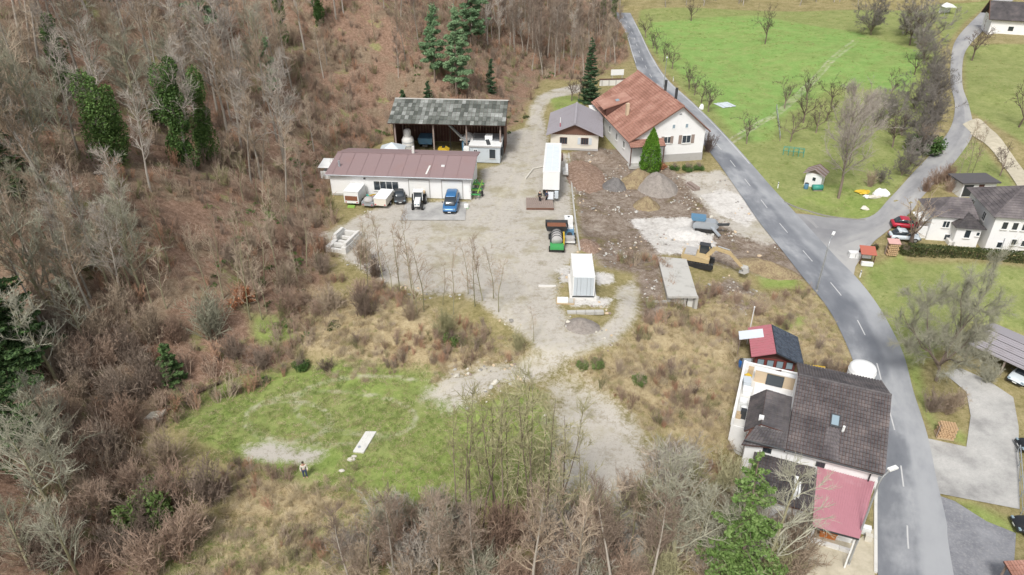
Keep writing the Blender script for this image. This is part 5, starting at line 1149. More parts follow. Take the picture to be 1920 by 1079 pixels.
# semi-trailer with glazed roof
_f = unp(1034, 323, 3.9); _b = unp(1038, 269, 3.9)
T = thing('box_semi_trailer', 'long white box trailer with translucent roof panels beside the wooden deck', 'trailer', (_f[0], _f[1], 0), math.atan2(_b[1]-_f[1], _b[0]-_f[0]))
TL = math.hypot(_b[0]-_f[0], _b[1]-_f[1]); tw_ = 2.4
obj('box', MB().box(0,TL,-tw_/2,tw_/2,1.15,3.85), 'metal_white', T)
obj('roof_rim', MB().box(-.03,TL+.03,-tw_/2-.04,-tw_/2+.18,3.852,3.95).box(-.03,TL+.03,tw_/2-.18,tw_/2+.04,3.852,3.95).box(-.03,.2,-tw_/2+.181,tw_/2-.181,3.852,3.95).box(TL-.2,TL+.03,-tw_/2+.181,tw_/2-.181,3.852,3.95), 'metal_white', T)
for i in range(7):
    for j in range(2): x0 = .25+i*(TL-.5)/7; obj('roof_panel', MB().box(x0,x0+(TL-.5)/7-.07,-.98+j*1.0,-.06+j*1.0+.02,3.853,3.9), 'translucent_panel', T)
for y in (-.9,.9): obj('chassis_rail', MB().box(.1,TL-.1,y-.07,y+.07,.9,1.149), 'metal_dark', T)
for x in (1.2,2.5,TL-2.6): 
    for s in (-1,1): obj('wheel', MB().tube([(x,s*.85,.48),(x,s*1.18,.48)], .48, 16), 'rubber', T)
for s in (-1,1): obj('rear_door', MB().box(-.035,-.003,min(s*.01,s*1.15),max(s*.01,s*1.15),1.2,3.8), 'metal_white', T)
obj('rear_bumper', MB().box(-.12,.05,-1.15,1.15,.55,.72), 'metal_dark', T)
for s in (-.5,.5): obj('support_leg', MB().box(TL-1.3,TL-1.15,s-.08,s+.08,0,1.0), 'metal_dark', T)
obj('rear_step', MB().slab([(-1.1,-.4,.15),(-.1,-.4,.9),(-.1,.45,.9),(-1.1,.45,.15)], .08), 'galv', T); obj('door_cabinet', MB().box(-.5,-.05,-1.1,-.55,.05,1.05), 'cladding_blue', T)
_q = [unp(a, b, .3) for a, b in ((990,372),(1040,372),(1036,386),(987,386))]
T = thing('wooden_deck', 'low wooden plank deck at the rear of the long white trailer', 'deck', (_q[3][0], _q[3][1]-.1, hz(_q[3][0], _q[3][1])), R(0))
dw = _q[2][0]-_q[3][0]+.2; dd = 3.6
for k in range(14): obj('plank', MB().box(k*dw/14, (k+1)*dw/14-.03, 0, dd, .24, .3), 'wood_grey', T)
for y in (.1, dd/2, dd-.2): obj('joist', MB().box(0,dw-.03,y,y+.1,.02,.238), 'wood_dark', T)
obj('fascia', MB().box(-.01,dw,-.05,-.004,.02,.28), 'wood_brown', T); DECK = (_q[3][0], _q[3][1]-.1)
_p = at(1000, 318); T = thing('bent_pipe', 'long bent beige pipe lying on gravel left of the long trailer', 'pipe', _p); _a = np.array(at(985,337))-np.array(_p); _b = np.array(at(1018,314))-np.array(_p)
obj('pipe', MB().tube([tuple(_a+[0,0,.12]),(0,0,.14),tuple(_b+[0,0,.12])], .13, 8), 'pipe_beige', T)
_p = at(1061, 315); T = thing('retaining_strip', 'narrow pale concrete strip with stacked boards right of the long trailer', 'strip', _p, R(-3))
for k in range(6): obj('slab', MB().box(-.55,.35,-3+k*1.05,-2+k*1.05,-.05,.12), 'concrete_light', T)
obj('board_stack', MB().box(-.1,.3,-2.0,.6,.122,.5), 'tarp_white', T); obj('dark_post', MB().box(-.7,-.5,2.0,4.5,.0,.9), 'wood_dark', T)

# white site container
T = thing('site_container', 'white steel site container standing on gravel above the track loop', 'container', (unp(1096,519,2.85)[0]-.02, unp(1096,519,2.85)[1], hz(8, 67)), R(88.5))
CL, CW = 5.25, 2.44
obj('shell', MB().box(0,CL,-CW/2+.04,CW/2-.04,.35,2.85), 'metal_white', T); obj('roof', MB().box(.02,CL-.02,-CW/2+.1,CW/2-.1,2.851,2.9), 'metal_white', T)
for x in (0.0, CL-.12):
    for s in (-1,1): obj('corner_post', MB().box(x-.02,x+.14,s*(CW/2-.07)-.07,s*(CW/2-.07)+.07,.2,2.93), 'metal_white', T)
for k in range(12):
    x = .25+k*(CL-.6)/11
    for s in (-1,1): obj('side_rib', MB().box(x,x+.2,min(s*(CW/2-.038),s*(CW/2)),max(s*(CW/2-.038),s*(CW/2)),.4,2.8), 'metal_white', T)
obj('door', MB().box(-.05,-.002,-1.1,-.01,.42,2.75), 'cladding_blue', T); obj('door', MB().box(-.05,-.002,.01,1.1,.42,2.75), 'cladding_blue', T)
for y in (-.75,-.35,.35,.75): obj('lock_bar', MB().tube([(-.07,y,.45),(-.07,y,2.72)], .02, 6), 'galv', T)
obj('sill', MB().box(-.06,.1,-CW/2,CW/2,.2,.348), 'metal_dark', T); obj('foundation', MB().box(-.2,CL,-1.5,1.5,-.2,.198), 'concrete_light', T)
_p = at(1060, 566); T = thing('pallet_of_sheets', 'pale pallet with sheets left of the site container', 'pallet', _p, R(-4)); obj('pallet', MB().box(-1,1,-.6,.6,0,.14), 'wood_pale', T); obj('sheet', MB().box(-.9,.3,-.55,.5,.142,.3), 'metal_white', T); obj('sheet', MB().box(.35,.9,-.5,.45,.142,.2), 'concrete', T)
_p = at(1026, 538); T = thing('concrete_beam', 'thin pale concrete beam lying on the gravel', 'beam', _p, R(-3)); obj('beam', MB().box(-1.0,1.0,-.12,.12,-.02,.18), 'concrete_light', T)
_p = at(1098, 588); T = thing('stone_trough', 'low pale concrete block edging below the site container', 'kerb', _p, R(2)); 
for k in range(4): obj('block', MB().box(-2.0+k*1.0,-1.05+k*1.0,-.25,.25,-.05,.3), 'concrete', T)
# trommel screen with hopper
_p = at(1044, 478); T = thing('trommel_screen', 'green and black trommel screen with dark hopper beside the yard edge', 'screen', (_p[0], _p[1]+.2, _p[2]), R(88))
obj('frame', MB().box(0,4.6,-.85,.85,.45,.62), 'metal_dark', T); obj('outlet_tray', MB().prism([(-.75,.6),(.75,.6),(.85,1.05),(-.85,1.05)], 'x', -.1, 1.3) if False else MB().box(-.1,1.25,-.85,.85,.622,.95), 'paint_green', T)
obj('drum', MB().tube([(1.0,0,1.35),(3.2,0,1.35)], .68, 20), 'plaster_grey', T, True)
for k in range(4): obj('drum_ring', MB().tube([(1.1+k*.62,0,1.35),(1.2+k*.62,0,1.35)], .74, 20), 'metal_dark', T)
obj('side_guard', MB().box(1.1,2.9,-.98,-.8,.7,1.7), 'paint_yellow', T)
hp = MB().add([(3.3,-1.2,1.5),(4.9,-1.2,1.5),(4.9,1.2,1.5),(3.3,1.2,1.5),(3.1,-1.45,2.3),(5.1,-1.45,2.3),(5.1,1.45,2.3),(3.1,1.45,2.3)],[(0,1,5,4),(1,2,6,5),(2,3,7,6),(3,0,4,7),(0,3,2,1)]); obj('hopper', hp, 'metal_dark', T)
obj('hopper_load', MB().box(3.35,4.85,-1.2,1.2,1.8,2.0), 'rust', T)
for x in (.6,3.9):
    for s in (-1,1): obj('wheel', MB().tube([(x,s*.75,.38),(x,s*1.0,.38)], .38, 14), 'rubber', T)
_p = at(1068, 456); T = thing('blue_compressor', 'blue and white compressor machine between trommel screen and yard edge', 'machine', (_p[0], _p[1]+.9, _p[2]), R(88))
obj('frame', MB().box(-1.5,1.3,-.7,.7,.3,.46), 'metal_white', T); obj('engine', MB().box(-.4,1.0,-.55,.55,.462,1.5), 'paint_machine_blue', T); obj('hood', MB().box(.1,.9,-.45,.45,1.502,1.8), 'metal_white', T); obj('tray', MB().box(-1.4,-.5,-.6,.6,.462,.9), 'plaster_grey', T); obj('fan', MB().tube([(-.45,0,1.0),(-.41,0,1.0)], .35, 12), 'metal_dark', T)
wheels(T, (-.9,.8), .75, .3, .18)
_p = at(1066, 424); T = thing('water_cube', 'white plastic water cube on pallet behind the blue compressor', 'tank', (_p[0], _p[1]+.4, _p[2])); obj('cube', MB().box(-.55,.55,-.5,.5,.16,1.15), 'tarp_white', T); obj('pallet', MB().box(-.62,.62,-.57,.57,0,.158), 'wood_pale', T); obj('cap', MB().lathe([(.15,1.15),(.15,1.22),(.05,1.23)], 10), 'metal_dark', T)
# stack of precast concrete
_p = at(641, 470); T = thing('precast_stack', 'jumbled stack of pale precast concrete troughs at the yard edge', 'concrete stack', (_p[0], _p[1]+1.6, _p[2]), R(74))
for i, (x0,x1,y0,y1,z0,z1) in enumerate([(-2.4,-.3,-1.5,-.9,0,.9),(-2.4,-.3,.7,1.3,0,.8),(-.2,2.2,-1.5,-.9,0,1.0),(-.2,2.4,.9,1.5,0,1.05),(-2.3,-1.9,-.88,.68,0,.5),(-.3,.1,-.88,.68,.02,.6),(1.9,2.3,-.88,.88,0,.95),(-1.4,-.9,-.88,.68,.3,.75),(1.0,1.3,-.88,.88,.2,.6),(-2.0,1.8,-1.4,-1.05,1.01,1.35),(-.1,2.0,.95,1.35,1.06,1.4)]):
    obj('trough', MB().box(x0,x1,y0,y1,z0,z1), 'concrete_light', T)
# concrete bunker deck with walls
_q = [unp(a, b, -.15) for a, b in ((1233,481),(1287,486),(1308,556),(1252,556))]
T = thing('concrete_bunker', 'weathered concrete bunker roof with pillars facing the track', 'bunker', (_q[3][0], _q[3][1], -.15), 0)
loc_ = [tuple(np.array(q)-np.array(_q[3])) for q in _q]; bh = 2.2
qd = [(a, b, 0) for a, b, c in loc_]
obj('deck', MB().slab([qd[3], qd[2], qd[1], qd[0]], .28), 'concrete', T)
bl_, br_ = Vector(qd[3]), Vector(qd[2])
for k in range(4):
    p = bl_.lerp(br_, (k+.08)/3.6 if k < 3 else .97); obj('pillar', MB().box(p.x-.0,p.x+.32,.25,.7,-bh-.3,-.29), 'concrete', T)
for k in range(3):
    p = bl_.lerp(br_, (k+.3)/3.3); obj('bay_panel', MB().box(p.x+.12,p.x+.85,.5,.62,-bh-.3,-.292), 'concrete_light', T)
obj('side_wall', MB().slab([(qd[3][0]+.05,.3,-.285),(qd[3][0]+.3,.3,-.285),(qd[0][0]+.35,qd[0][1]-.2,-.285),(qd[0][0]+.1,qd[0][1]-.2,-.285)], bh), 'concrete_dark', T)
obj('side_wall', MB().slab([(qd[2][0]-.3,.3,-.285),(qd[2][0]-.05,.3,-.285),(qd[1][0]-.1,qd[1][1]-.2,-.285),(qd[1][0]-.35,qd[1][1]-.2,-.285)], bh), 'concrete_dark', T)
obj('wing_wall', MB().box(-2.0,-.02,-.1,.15,-bh-.3,-.6), 'concrete', T)
PADS_B = (_q[3][0], _q[3][1])
# retaining wall on the yard edge
pts = [at(a, b) for a, b in ((1064,288),(1068,330),(1072,375),(1077,420),(1084,470))]
T = thing('yard_edge_wall', 'thin pale concrete edge wall between yard and excavated ground', 'wall', pts[0]); 
for k in range(4):
    a = np.array(pts[k])-np.array(pts[0]); b = np.array(pts[k+1])-np.array(pts[0]); obj('wall_section', MB().bar((a[0]+.2,a[1]-.03,a[2]-.3),(b[0]+.2,b[1]+.03,b[2]-.3),.22,.8), 'concrete', T)
# excavator
_p = at(1312, 497); E0 = np.array(_p); _t = np.array(at(1393, 524)); dirn = math.atan2(_t[1]-E0[1], _t[0]-E0[0])
T = thing('excavator', 'sand yellow tracked excavator with its long arm reaching out', 'excavator', _p, dirn); T.scale = (1.0, .88, .88)
for s in (-1,1):
    tr = obj('track', MB().prism([(-1.7,.35),(-1.45,.05),(1.45,.05),(1.7,.35),(1.6,.75),(1.3,.85),(-1.3,.85),(-1.6,.75)], 'y', s*1.05-.28, s*1.05+.28), 'rubber', T)
    for k in range(9): obj('track_shoe', MB().box(-1.5+k*.36,-1.5+k*.36+.26,s*1.05-.3,s*1.05+.3,.852,.9), 'metal_dark', tr)
obj('undercarriage', MB().box(-1.0,1.0,-.76,.76,.35,.7), 'metal_dark', T); obj('turntable', MB().tube([(0,0,.7),(0,0,1.0)], .7, 18), 'metal_dark', T)
obj('upper_body', MB().prism([(-2.2,1.05),(1.1,1.0),(1.1,1.5),(.3,1.75),(-1.9,1.95),(-2.35,1.6)], 'y', -1.2, 1.2), 'paint_cat', T); obj('engine_hood', MB().box(-2.0,-.6,-1.1,1.1,1.93,2.15), 'plaster_grey', T)
cb = obj('cab', MB().prism([(-.35,1.75),(1.15,1.5),(1.2,2.3),(.8,3.0),(-.35,3.0)], 'y', .25, 1.18), 'glass', T); obj('cab_roof', MB().box(-.42,.9,.2,1.22,3.002,3.08), 'metal_dark', cb)
for x, x2 in ((-.35,-.35),(1.17,.82)):
    for y in (.25,1.18): obj('cab_pillar', MB().bar((x,y,1.7),(x2,y,3.0),.09), 'paint_cat', cb)
rr_ = math.hypot(_t[0]-E0[0], _t[1]-E0[1])
obj('boom', MB().bar((.6,-.1,1.5),(rr_*.28,-.1,3.1),.42,.5).bar((rr_*.28,-.1,3.1),(rr_*.62,-.1,2.7),.38,.48), 'paint_cat', T)
obj('stick', MB().bar((rr_*.60,-.1,2.8),(rr_*.92,-.1,.9),.32,.36), 'paint_cat', T)
obj('boom_cylinder', MB().tube([(.9,.25,1.4),(rr_*.3,.25,2.85)], .09, 8), 'galv', T); obj('stick_cylinder', MB().tube([(rr_*.34,-.1,3.45),(rr_*.60,-.1,3.15)], .08, 8), 'galv', T)
bx_ = rr_*.92; obj('bucket', MB().prism([(bx_-.05,1.0),(bx_+.75,.9),(bx_+.95,.35),(bx_+.5,-.05),(bx_-.1,.05),(bx_+.35,.45)], 'y', -.55, .35), 'concrete', T)
for k in range(4): obj('bucket_tooth', MB().box(bx_-.22,bx_-.08,-.5+k*.24,-.4+k*.24,-.02,.1), 'galv', T)
_p = at(1300, 484); T = thing('timber_mat', 'pile of grey earth beside the excavator tracks', 'heap', (_p[0]-1, _p[1]+1.2, _p[2])) if False else None
_p = at(1322, 432); T = thing('screening_plant', 'blue grey mobile screening plant on the white rubble', 'machine', _p, R(-14))
obj('body', MB().prism([(-1.6,.4),(1.3,.4),(1.7,1.0),(1.2,1.5),(-1.3,1.6),(-1.8,1.0)], 'y', -.7, .7), 'metal_grey', T); obj('conveyor', MB().bar((1.0,-.1,1.0),(3.0,-.6,1.5),.5,.2), 'metal_dark', T); obj('conveyor', MB().bar((.8,-.6,.8),(1.9,-2.2,.4),.4,.15), 'metal_grey', T)
for s in (-1,1): obj('track', MB().box(-1.4,1.2,s*.75-.2,s*.75+.2,.0,.5), 'rubber', T)
obj('hopper', MB().prism([(-1.9,1.62),(-.3,1.62),(-.1,2.0),(-2.1,2.0)], 'y', -.8, .8), 'paint_machine_blue', T)
# heaps
def heap(name, label, px, py, rx, ry, h, mat, seed, cat='heap', rz=0.0, ridge=0.0):
    p = hit(px, py); x = np.linspace(-1.15, 1.15, 34); X, Y = np.meshgrid(x, x); r = np.sqrt(np.maximum(np.abs(X)-ridge, 0)**2/(1-ridge)**2+Y*Y)
    Hh = np.clip(1-r, 0, 1)**.85*h*1.3; Hh = Hh*(.75+.5*fbm(X*3+seed, Y*3, seed, 4))+(fbm(X*9, Y*9+seed, seed+5, 3)-.5)*.22*(r < 1.05)
    c, s = math.cos(rz), math.sin(rz); WX = p[0]+(X*rx)*c-(Y*ry)*s; WY = p[1]+(X*rx)*s+(Y*ry)*c; G = hgt(WX, WY)
    Zz = G-p[2]+Hh-.05-.5*np.clip(r-1, 0, 1); n = 34
    me = bpy.data.meshes.new(name); me.from_pydata(np.stack([WX-p[0], WY-p[1], Zz], 2).reshape(-1, 3).tolist(), [], [(j*n+i, j*n+i+1, (j+1)*n+i+1, (j+1)*n+i) for j in range(n-1) for i in range(n-1)])
    me.materials.append(M[mat]); me.shade_smooth(); o = link(name, me, None, p); return tag(o, label, cat)
def heapmat(name, stops, sc=2.0):
    t = NT(name); n = t.noise(sc, 5, .75); n2 = t.noise(sc*5, 4, .7); k = t.math('ADD', t.math('MULTIPLY', n, .5), t.math('MULTIPLY', n2, .5)); t.bump(k, .8, .15); M[name] = t.done(t.ramp(k, stops), .95, 0, .15)
heapmat('heap_rubble', [(.36,(.13,.085,.06)),(.5,(.26,.175,.13)),(.6,(.40,.31,.25)),(.7,(.60,.52,.46))], 2.2)
heapmat('heap_gravel', [(.35,(.17,.15,.13)),(.5,(.28,.25,.225)),(.7,(.38,.35,.315))])
heapmat('heap_dark', [(.35,(.10,.095,.09)),(.5,(.17,.16,.155)),(.7,(.25,.24,.23))])
heapmat('heap_earth', [(.35,(.13,.095,.06)),(.48,(.25,.19,.12)),(.6,(.33,.275,.16)),(.72,(.26,.27,.12))], 1.2)
heapmat('heap_white', [(.35,(.45,.43,.40)),(.5,(.62,.60,.57)),(.7,(.75,.73,.70))])
heap('rubble_heap', 'broad heap of broken reddish brick and stone rubble', 1098, 335, 3.2, 6.5, .9, 'heap_rubble', 3)
heap('gravel_heap', 'dark grey gravel heap between rubble and grassy earth mound', 1152, 350, 2.0, 2.2, 1.3, 'heap_dark', 8)
heap('earth_mound', 'grassy earth mound curving below the farmhouse garden', 1195, 343, 3.4, 2.4, 2.0, 'heap_earth', 12, rz=.5)
heap('gravel_heap', 'tall brown gravel heap beside the grassy earth mound', 1232, 352, 3.2, 3.6, 2.2, 'heap_gravel', 17)
heap('earth_mound', 'brushy earth mound at the foot of the brown gravel heap', 1212, 388, 2.0, 1.8, 1.4, 'heap_earth', 23)
heap('rubble_heap', 'small pile of orange broken brick at the yard edge', 1104, 462, 1.6, 2.2, .5, 'heap_rubble', 29)
heap('rubble_heap', 'pale broken concrete heap beneath the excavator', 1288, 440, 3.0, 2.4, .5, 'heap_white', 31)
heap('earth_mound', 'grey stony mound inside the loop of the track', 1092, 612, 2.0, 1.5, .7, 'heap_gravel', 37)
heap('earth_mound', 'dark earth bank between road and excavator', 1440, 505, 4.0, 1.6, .9, 'heap_earth', 41, rz=-.5)
_p = at(1297, 352); T = thing('timber_stack', 'stack of grey railway sleepers beside the gravel heap', 'timber', _p, R(110))
for k in range(5): obj('sleeper', MB().box(-1.3,1.3,-.6+(k % 3)*.38,-.28+(k % 3)*.38,.0+.24*(k//3),.22+.24*(k//3)), 'wood_grey', T)
# things lying on the lawn
_q = [hit(a, b) for a, b in ((686,811),(706,811),(682,851),(662,849))]; c0 = np.mean(_q, 0)
T = thing('concrete_slab', 'pale rectangular concrete slab lying on the green lawn', 'slab', c0)
obj('slab', MB().slab([tuple(np.array([q[0]-c0[0], q[1]-c0[1], .14])) for q in _q], .25), 'concrete_light', T); obj('cover', MB().lathe([(.14,.14),(.14,.17),(.03,.175)], 10, (-.35,-.7,0)), 'metal_grey', T)
for (a, b, r, lab) in ((659,863,.3,'white boulder lying next to the concrete slab'), (664,857,.2,'small white stone lying next to the concrete slab'), (641,884,.22,'pale stone lying alone on the lawn')):
    _p = at(a, b); m = MB().lathe([(r*.7,-.08),(r,.08),(r*.8,r*.6),(r*.3,r*.85)], 7); o = obj('boulder', m, 'stone_pale', None, False, _p); o.scale = (1.3,.9,1); tag(o, lab, 'stone')
def person(label, loc, rz, top, bottom, H=1.75, lean=0.0):
    T = thing('person', label, 'person', loc, rz); k = H/1.75
    def skin(name, verts, edges, rad, mat, root=0):
        me = bpy.data.meshes.new(name); me.from_pydata([tuple(k*c for c in v) for v in verts], edges, []); me.materials.append(M[mat])
        o = link(name, me, T); md = o.modifiers.new('skin', 'SKIN')
        for i, r in enumerate(rad): me.skin_vertices[0].data[i].radius = (r*k, r*k)
        me.skin_vertices[0].data[root].use_root = True
        md2 = o.modifiers.new('sub', 'SUBSURF'); md2.levels = 1; md2.render_levels = 1; return o
    V_ = [(0,0,.95),(0,.0,1.2),(0,.01,1.42),(0,.0,1.52),(0,-.02,1.62),(0,-.03,1.72),(.19,0,1.40),(.27,.02,1.12),(.26,-.12,.90),(.25,-.17,.80),(-.19,0,1.40),(-.27,.02,1.12),(-.26,-.08,.88),(-.25,-.12,.78),(.10,0,.88),(.11,-.03,.48),(.12,.02,.08),(.12,-.14,.03),(-.10,0,.88),(-.11,.02,.48),(-.12,.07,.08),(-.12,-.09,.03)]
    E_ = [(0,1),(1,2),(2,3),(3,4),(4,5),(2,6),(6,7),(7,8),(8,9),(2,10),(10,11),(11,12),(12,13),(0,14),(14,15),(15,16),(16,17),(0,18),(18,19),(19,20),(20,21)]
    skin('body', V_, E_, [.12,.12,.14,.055,.09,.075,.055,.045,.035,.03,.055,.045,.035,.03,.085,.058,.045,.04,.085,.058,.045,.04], 'skin')
    skin('jacket', [V_[i] for i in (0,1,2,6,7,8,10,11,12)], [(0,1),(1,2),(2,3),(3,4),(4,5),(2,6),(6,7),(7,8)], [.15,.15,.165,.08,.065,.055,.08,.065,.055], top)
    skin('trousers', [V_[i] for i in (0,14,15,16,18,19,20)], [(0,1),(1,2),(2,3),(0,4),(4,5),(5,6)], [.14,.105,.078,.068,.105,.078,.068], bottom)
    obj('hair', MB().lathe([(.06*k,1.60*k),(.098*k,1.66*k),(.095*k,1.74*k),(.05*k,1.80*k)], 10, (0,.0,0)), 'hair', T, True)
    return T
_p = at(573, 896); person('person in pale jacket and blue jeans standing on the lawn edge', _p, R(20), 'cloth_pale', 'cloth_blue', 1.8)
person('person in dark clothes standing on the wooden deck', (4.0, DECK[1]+2.3, hz(4, 95)+.29), R(-30), 'cloth_dark', 'cloth_dark', 1.72)
person('person in dark blue jacket at the steps of the long white trailer', (5.0, DECK[1]+2.7, hz(5, 95)+.29), R(60), 'cloth_blue', 'cloth_dark', 1.74)
# street lamps
def lamp(label, base, head, hgt_, dirn_px):
    b = np.array(at(*base)); T = thing('street_lamp', label, 'street lamp', b, 0, 'street lamps along the road')
    hd = unp(head[0], head[1], b[2]+hgt_); d = np.array([hd[0]-b[0], hd[1]-b[1]]); dl = np.linalg.norm(d); d = d/dl; dl = min(dl, 2.4)
    obj('pole', MB().tube([(0,0,-.2),(0,0,.9),(0,0,hgt_-1.2),(d[0]*.18,d[1]*.18,hgt_-.55),(d[0]*.6,d[1]*.6,hgt_-.12),(d[0]*dl,d[1]*dl,hgt_)], [.10,.09,.065,.06,.05,.04], 10), 'galv', T, True)
    hb = obj('lamp_head', MB().bar((d[0]*(dl-.1),d[1]*(dl-.1),hgt_),(d[0]*(dl+.65),d[1]*(dl+.65),hgt_+.06),.3,.14), 'metal_white', T); obj('lens', MB().bar((d[0]*(dl+.08),d[1]*(dl+.08),hgt_-.085),(d[0]*(dl+.55),d[1]*(dl+.55),hgt_-.055),.2,.03), 'glass_pale', hb)
    obj('base_collar', MB().tube([(0,0,-.1),(0,0,.25)], .13, 10), 'concrete', T)
lamp('street lamp beside the red canopy of the dark roofed house', (1590,1060), (1668,881), 10.2, 1)
lamp('street lamp at the road junction opposite the red letter box shelter', (1531,547), (1562,440), 7.0, 1)
lamp('street lamp behind the red roofed farmhouse', (1244,166), (1249,140), 7.0, 1)
# posts and small things by the road
for (a, b, lab) in ((1513,336,'x'),(1324,207,'x')): pass
for (a, b) in ((1458,353),(1262,153),(1612,520)):
    _p = at(a, b); T = thing('marker_post', 'white roadside marker post in the grass verge', 'post', _p, 0, 'roadside marker posts'); obj('post', MB().prism([(-.06,-.1),(.06,-.1),(.06,.9),(-.06,1.05)], 'y', -.05, .05), 'metal_white', T); obj('reflector_band', MB().box(-.065,.065,-.055,.055,.7,.85), 'metal_dark', T)
_p = at(1622, 492); T = thing('letter_box_shelter', 'small red roofed letter box shelter at the junction', 'shelter', _p, R(-12))
obj('roof', MB().slab([(-.95,-.8,1.5),(.95,-.8,1.5),(.95,.9,1.95),(-.95,.9,1.95)], .07), 'terracotta', T)
for sx in (-.8,.8):
    for sy in (-.6,.75): obj('post', MB().box(sx-.05,sx+.05,sy-.05,sy+.05,-.1,1.5 if sy < 0 else 1.85), 'wood_dark', T)
obj('back_panel', MB().box(-.75,.75,.78,.82,.3,1.7), 'wood_dark', T); obj('letter_box', MB().box(-.6,.6,.1,.5,.5,1.1), 'metal_white', T); obj('bench', MB().box(-.7,.7,-1.1,-.7,.0,.5), 'metal_white', T)
_p = at(1601, 483); T = thing('utility_cabinet', 'low white utility cabinet standing on asphalt by the letter box shelter', 'cabinet', _p, R(-4)); obj('cabinet', MB().box(-.7,.7,-.35,.35,.02,.75), 'metal_white', T); obj('lid', MB().box(-.76,.76,-.4,.4,.752,.82), 'metal_white', T); obj('door_seam', MB().box(-.02,.02,-.365,-.352,.1,.7), 'metal_dark', T)
_p = at(1669, 478); T = thing('firewood_shelter', 'tall narrow stack of split firewood by the hedge corner', 'firewood', _p, R(-10))
obj('roof', MB().slab([(-.75,-.6,1.9),(.75,-.6,1.9),(.75,.6,2.1),(-.75,.6,2.1)], .06), 'pink', T)
for i in range(5):
    for j in range(6): obj('log', MB().tube([(-.5+i*.25+(.12 if j % 2 else 0),-.5,.2+j*.28),(-.5+i*.25+(.12 if j % 2 else 0),.5,.2+j*.28)], .125, 7), 'log_end', T)
for x in (-.7,.7): obj('post', MB().box(x-.05,x+.05,-.05,.05,-.1,1.92), 'wood_grey', T)
_p = at(1769, 818); T = thing('firewood_pallet', 'pallet of stacked split logs on the grass strip beside the forecourt', 'firewood', _p, R(-14))
obj('pallet', MB().box(-.75,.75,-.55,.55,.0,.14), 'wood_pale', T)
for i in range(6):
    for j in range(6): x = -.58+i*.235+(.1 if j % 2 else 0); obj('log', MB().tube([(x,-.52+random.uniform(-.06,.06),.26+j*.215),(x,.5+random.uniform(-.06,.06),.26+j*.215)], .112, 7), 'log_end', T)
for x in (-.76,.78): obj('stake', MB().box(x-.03,x+.03,-.4,-.34,.14,1.5), 'wood_grey', T)
for k, (a, b, m, lab, sx, sy, sz) in enumerate([(1618,362,'paint_yellow','yellow tarpaulin heap on the grass by the creek',1.0,.6,.4),(1625,370,'tarp_white','white sack lying by the yellow tarpaulin heap',.5,.4,.3),(1638,371,'stone_pale','cream coloured sack pile by the creek',.9,.45,.35),(1650,366,'tarp_white','bundle of crumpled white sheeting by the creek',1.1,.8,.9),(1621,392,'plaster_cream','pale sack lying alone on the meadow corner',.5,.5,.35),(1315,205,'tarp_white','white beehive box under the roadside fruit trees',.4,.4,.9)]):
    _p = at(a, b); n = 14; mb = MB(); pr = [(1.0,0),(1.05,.3),(.85,.75),(.5,1.0)]; vs = []; fs = []
    for r, z in pr:
        for q in range(n): aa = 2*math.pi*q/n; w_ = r*(1+.22*math.sin(aa*3+k)+.15*random.uniform(-1,1)); vs.append((sx*w_*math.cos(aa), sy*w_*math.sin(aa), sz*z*(1+.2*random.uniform(-1,1))))
    for i in range(3):
        for q in range(n): fs.append((i*n+q, i*n+(q+1) % n, (i+1)*n+(q+1) % n, (i+1)*n+q))
    fs.append(tuple(3*n+q for q in range(n))); mb.add(vs, fs); tag(obj('covered_heap' if k != 5 else 'beehive', mb, m, None, False, _p), lab, 'heap' if k != 5 else 'beehive')
_p = at(1360, 198); T = thing('plastic_sheet', 'pale blue plastic sheet spread on the green meadow', 'sheet', _p, R(20))
for k in range(4): obj('fold', MB().slab([(-1.6+k*.8,-1.6,.10+.05*(k % 2)),(-.84+k*.8,-1.4,.12),(-.84+k*.8,1.5,.12),(-1.6+k*.8,1.7,.10+.05*(k % 2))], .04), 'tarp_pale', T)
_p = at(1487, 290); T = thing('garden_cage', 'green netted cage over plants in the vegetable patch', 'cage', _p, R(-20))
for i in range(5): obj('hoop', MB().tube([(-1.6+i*.8,-.9,0),(-1.6+i*.8,-.8,.8),(-1.6+i*.8,0,1.25),(-1.6+i*.8,.8,.8),(-1.6+i*.8,.9,0)], .05, 6), 'paint_teal', T)
for y, z in ((-.8,.8),(0,1.25),(.8,.8)): obj('rail', MB().tube([(-1.6,y,z),(1.6,y,z)], .04, 6), 'paint_teal', T)
_p = at(1455, 205); _b = np.array(at(1462, 265))-np.array(_p); T = thing('net_fence', 'pale green net fence between meadow and orchard', 'fence', _p)
for k in range(7):
    q = _b*k/6; obj('post', MB().box(q[0]-.05,q[0]+.05,q[1]-.05,q[1]+.05,q[2]-.1,q[2]+1.0), 'wood_grey', T)
    if k < 6: q2 = _b*(k+1)/6; obj('net_panel', MB().slab([(q[0],q[1],q[2]+.15),(q2[0],q2[1],q2[2]+.15),(q2[0],q2[1],q2[2]+.95),(q[0],q[1],q[2]+.95)], .02), 'tarp_pale', T)
_a = np.array(at(1906, 850)); _b = np.array(at(1914, 965)); T = thing('handrail', 'thin blue grey handrail along the forecourt edge', 'handrail', _a)
for k in range(5): q = (_b-_a)*k/4; obj('post', MB().tube([(q[0],q[1],q[2]-.1),(q[0],q[1],q[2]+1.0)], .04, 6), 'metal_grey', T)
q = _b-_a; obj('rail', MB().tube([(0,0,1.0),(q[0],q[1],q[2]+1.0)], .045, 6), 'metal_grey', T); obj('rail', MB().tube([(0,0,.5),(q[0],q[1],q[2]+.5)], .03, 6), 'metal_grey', T)
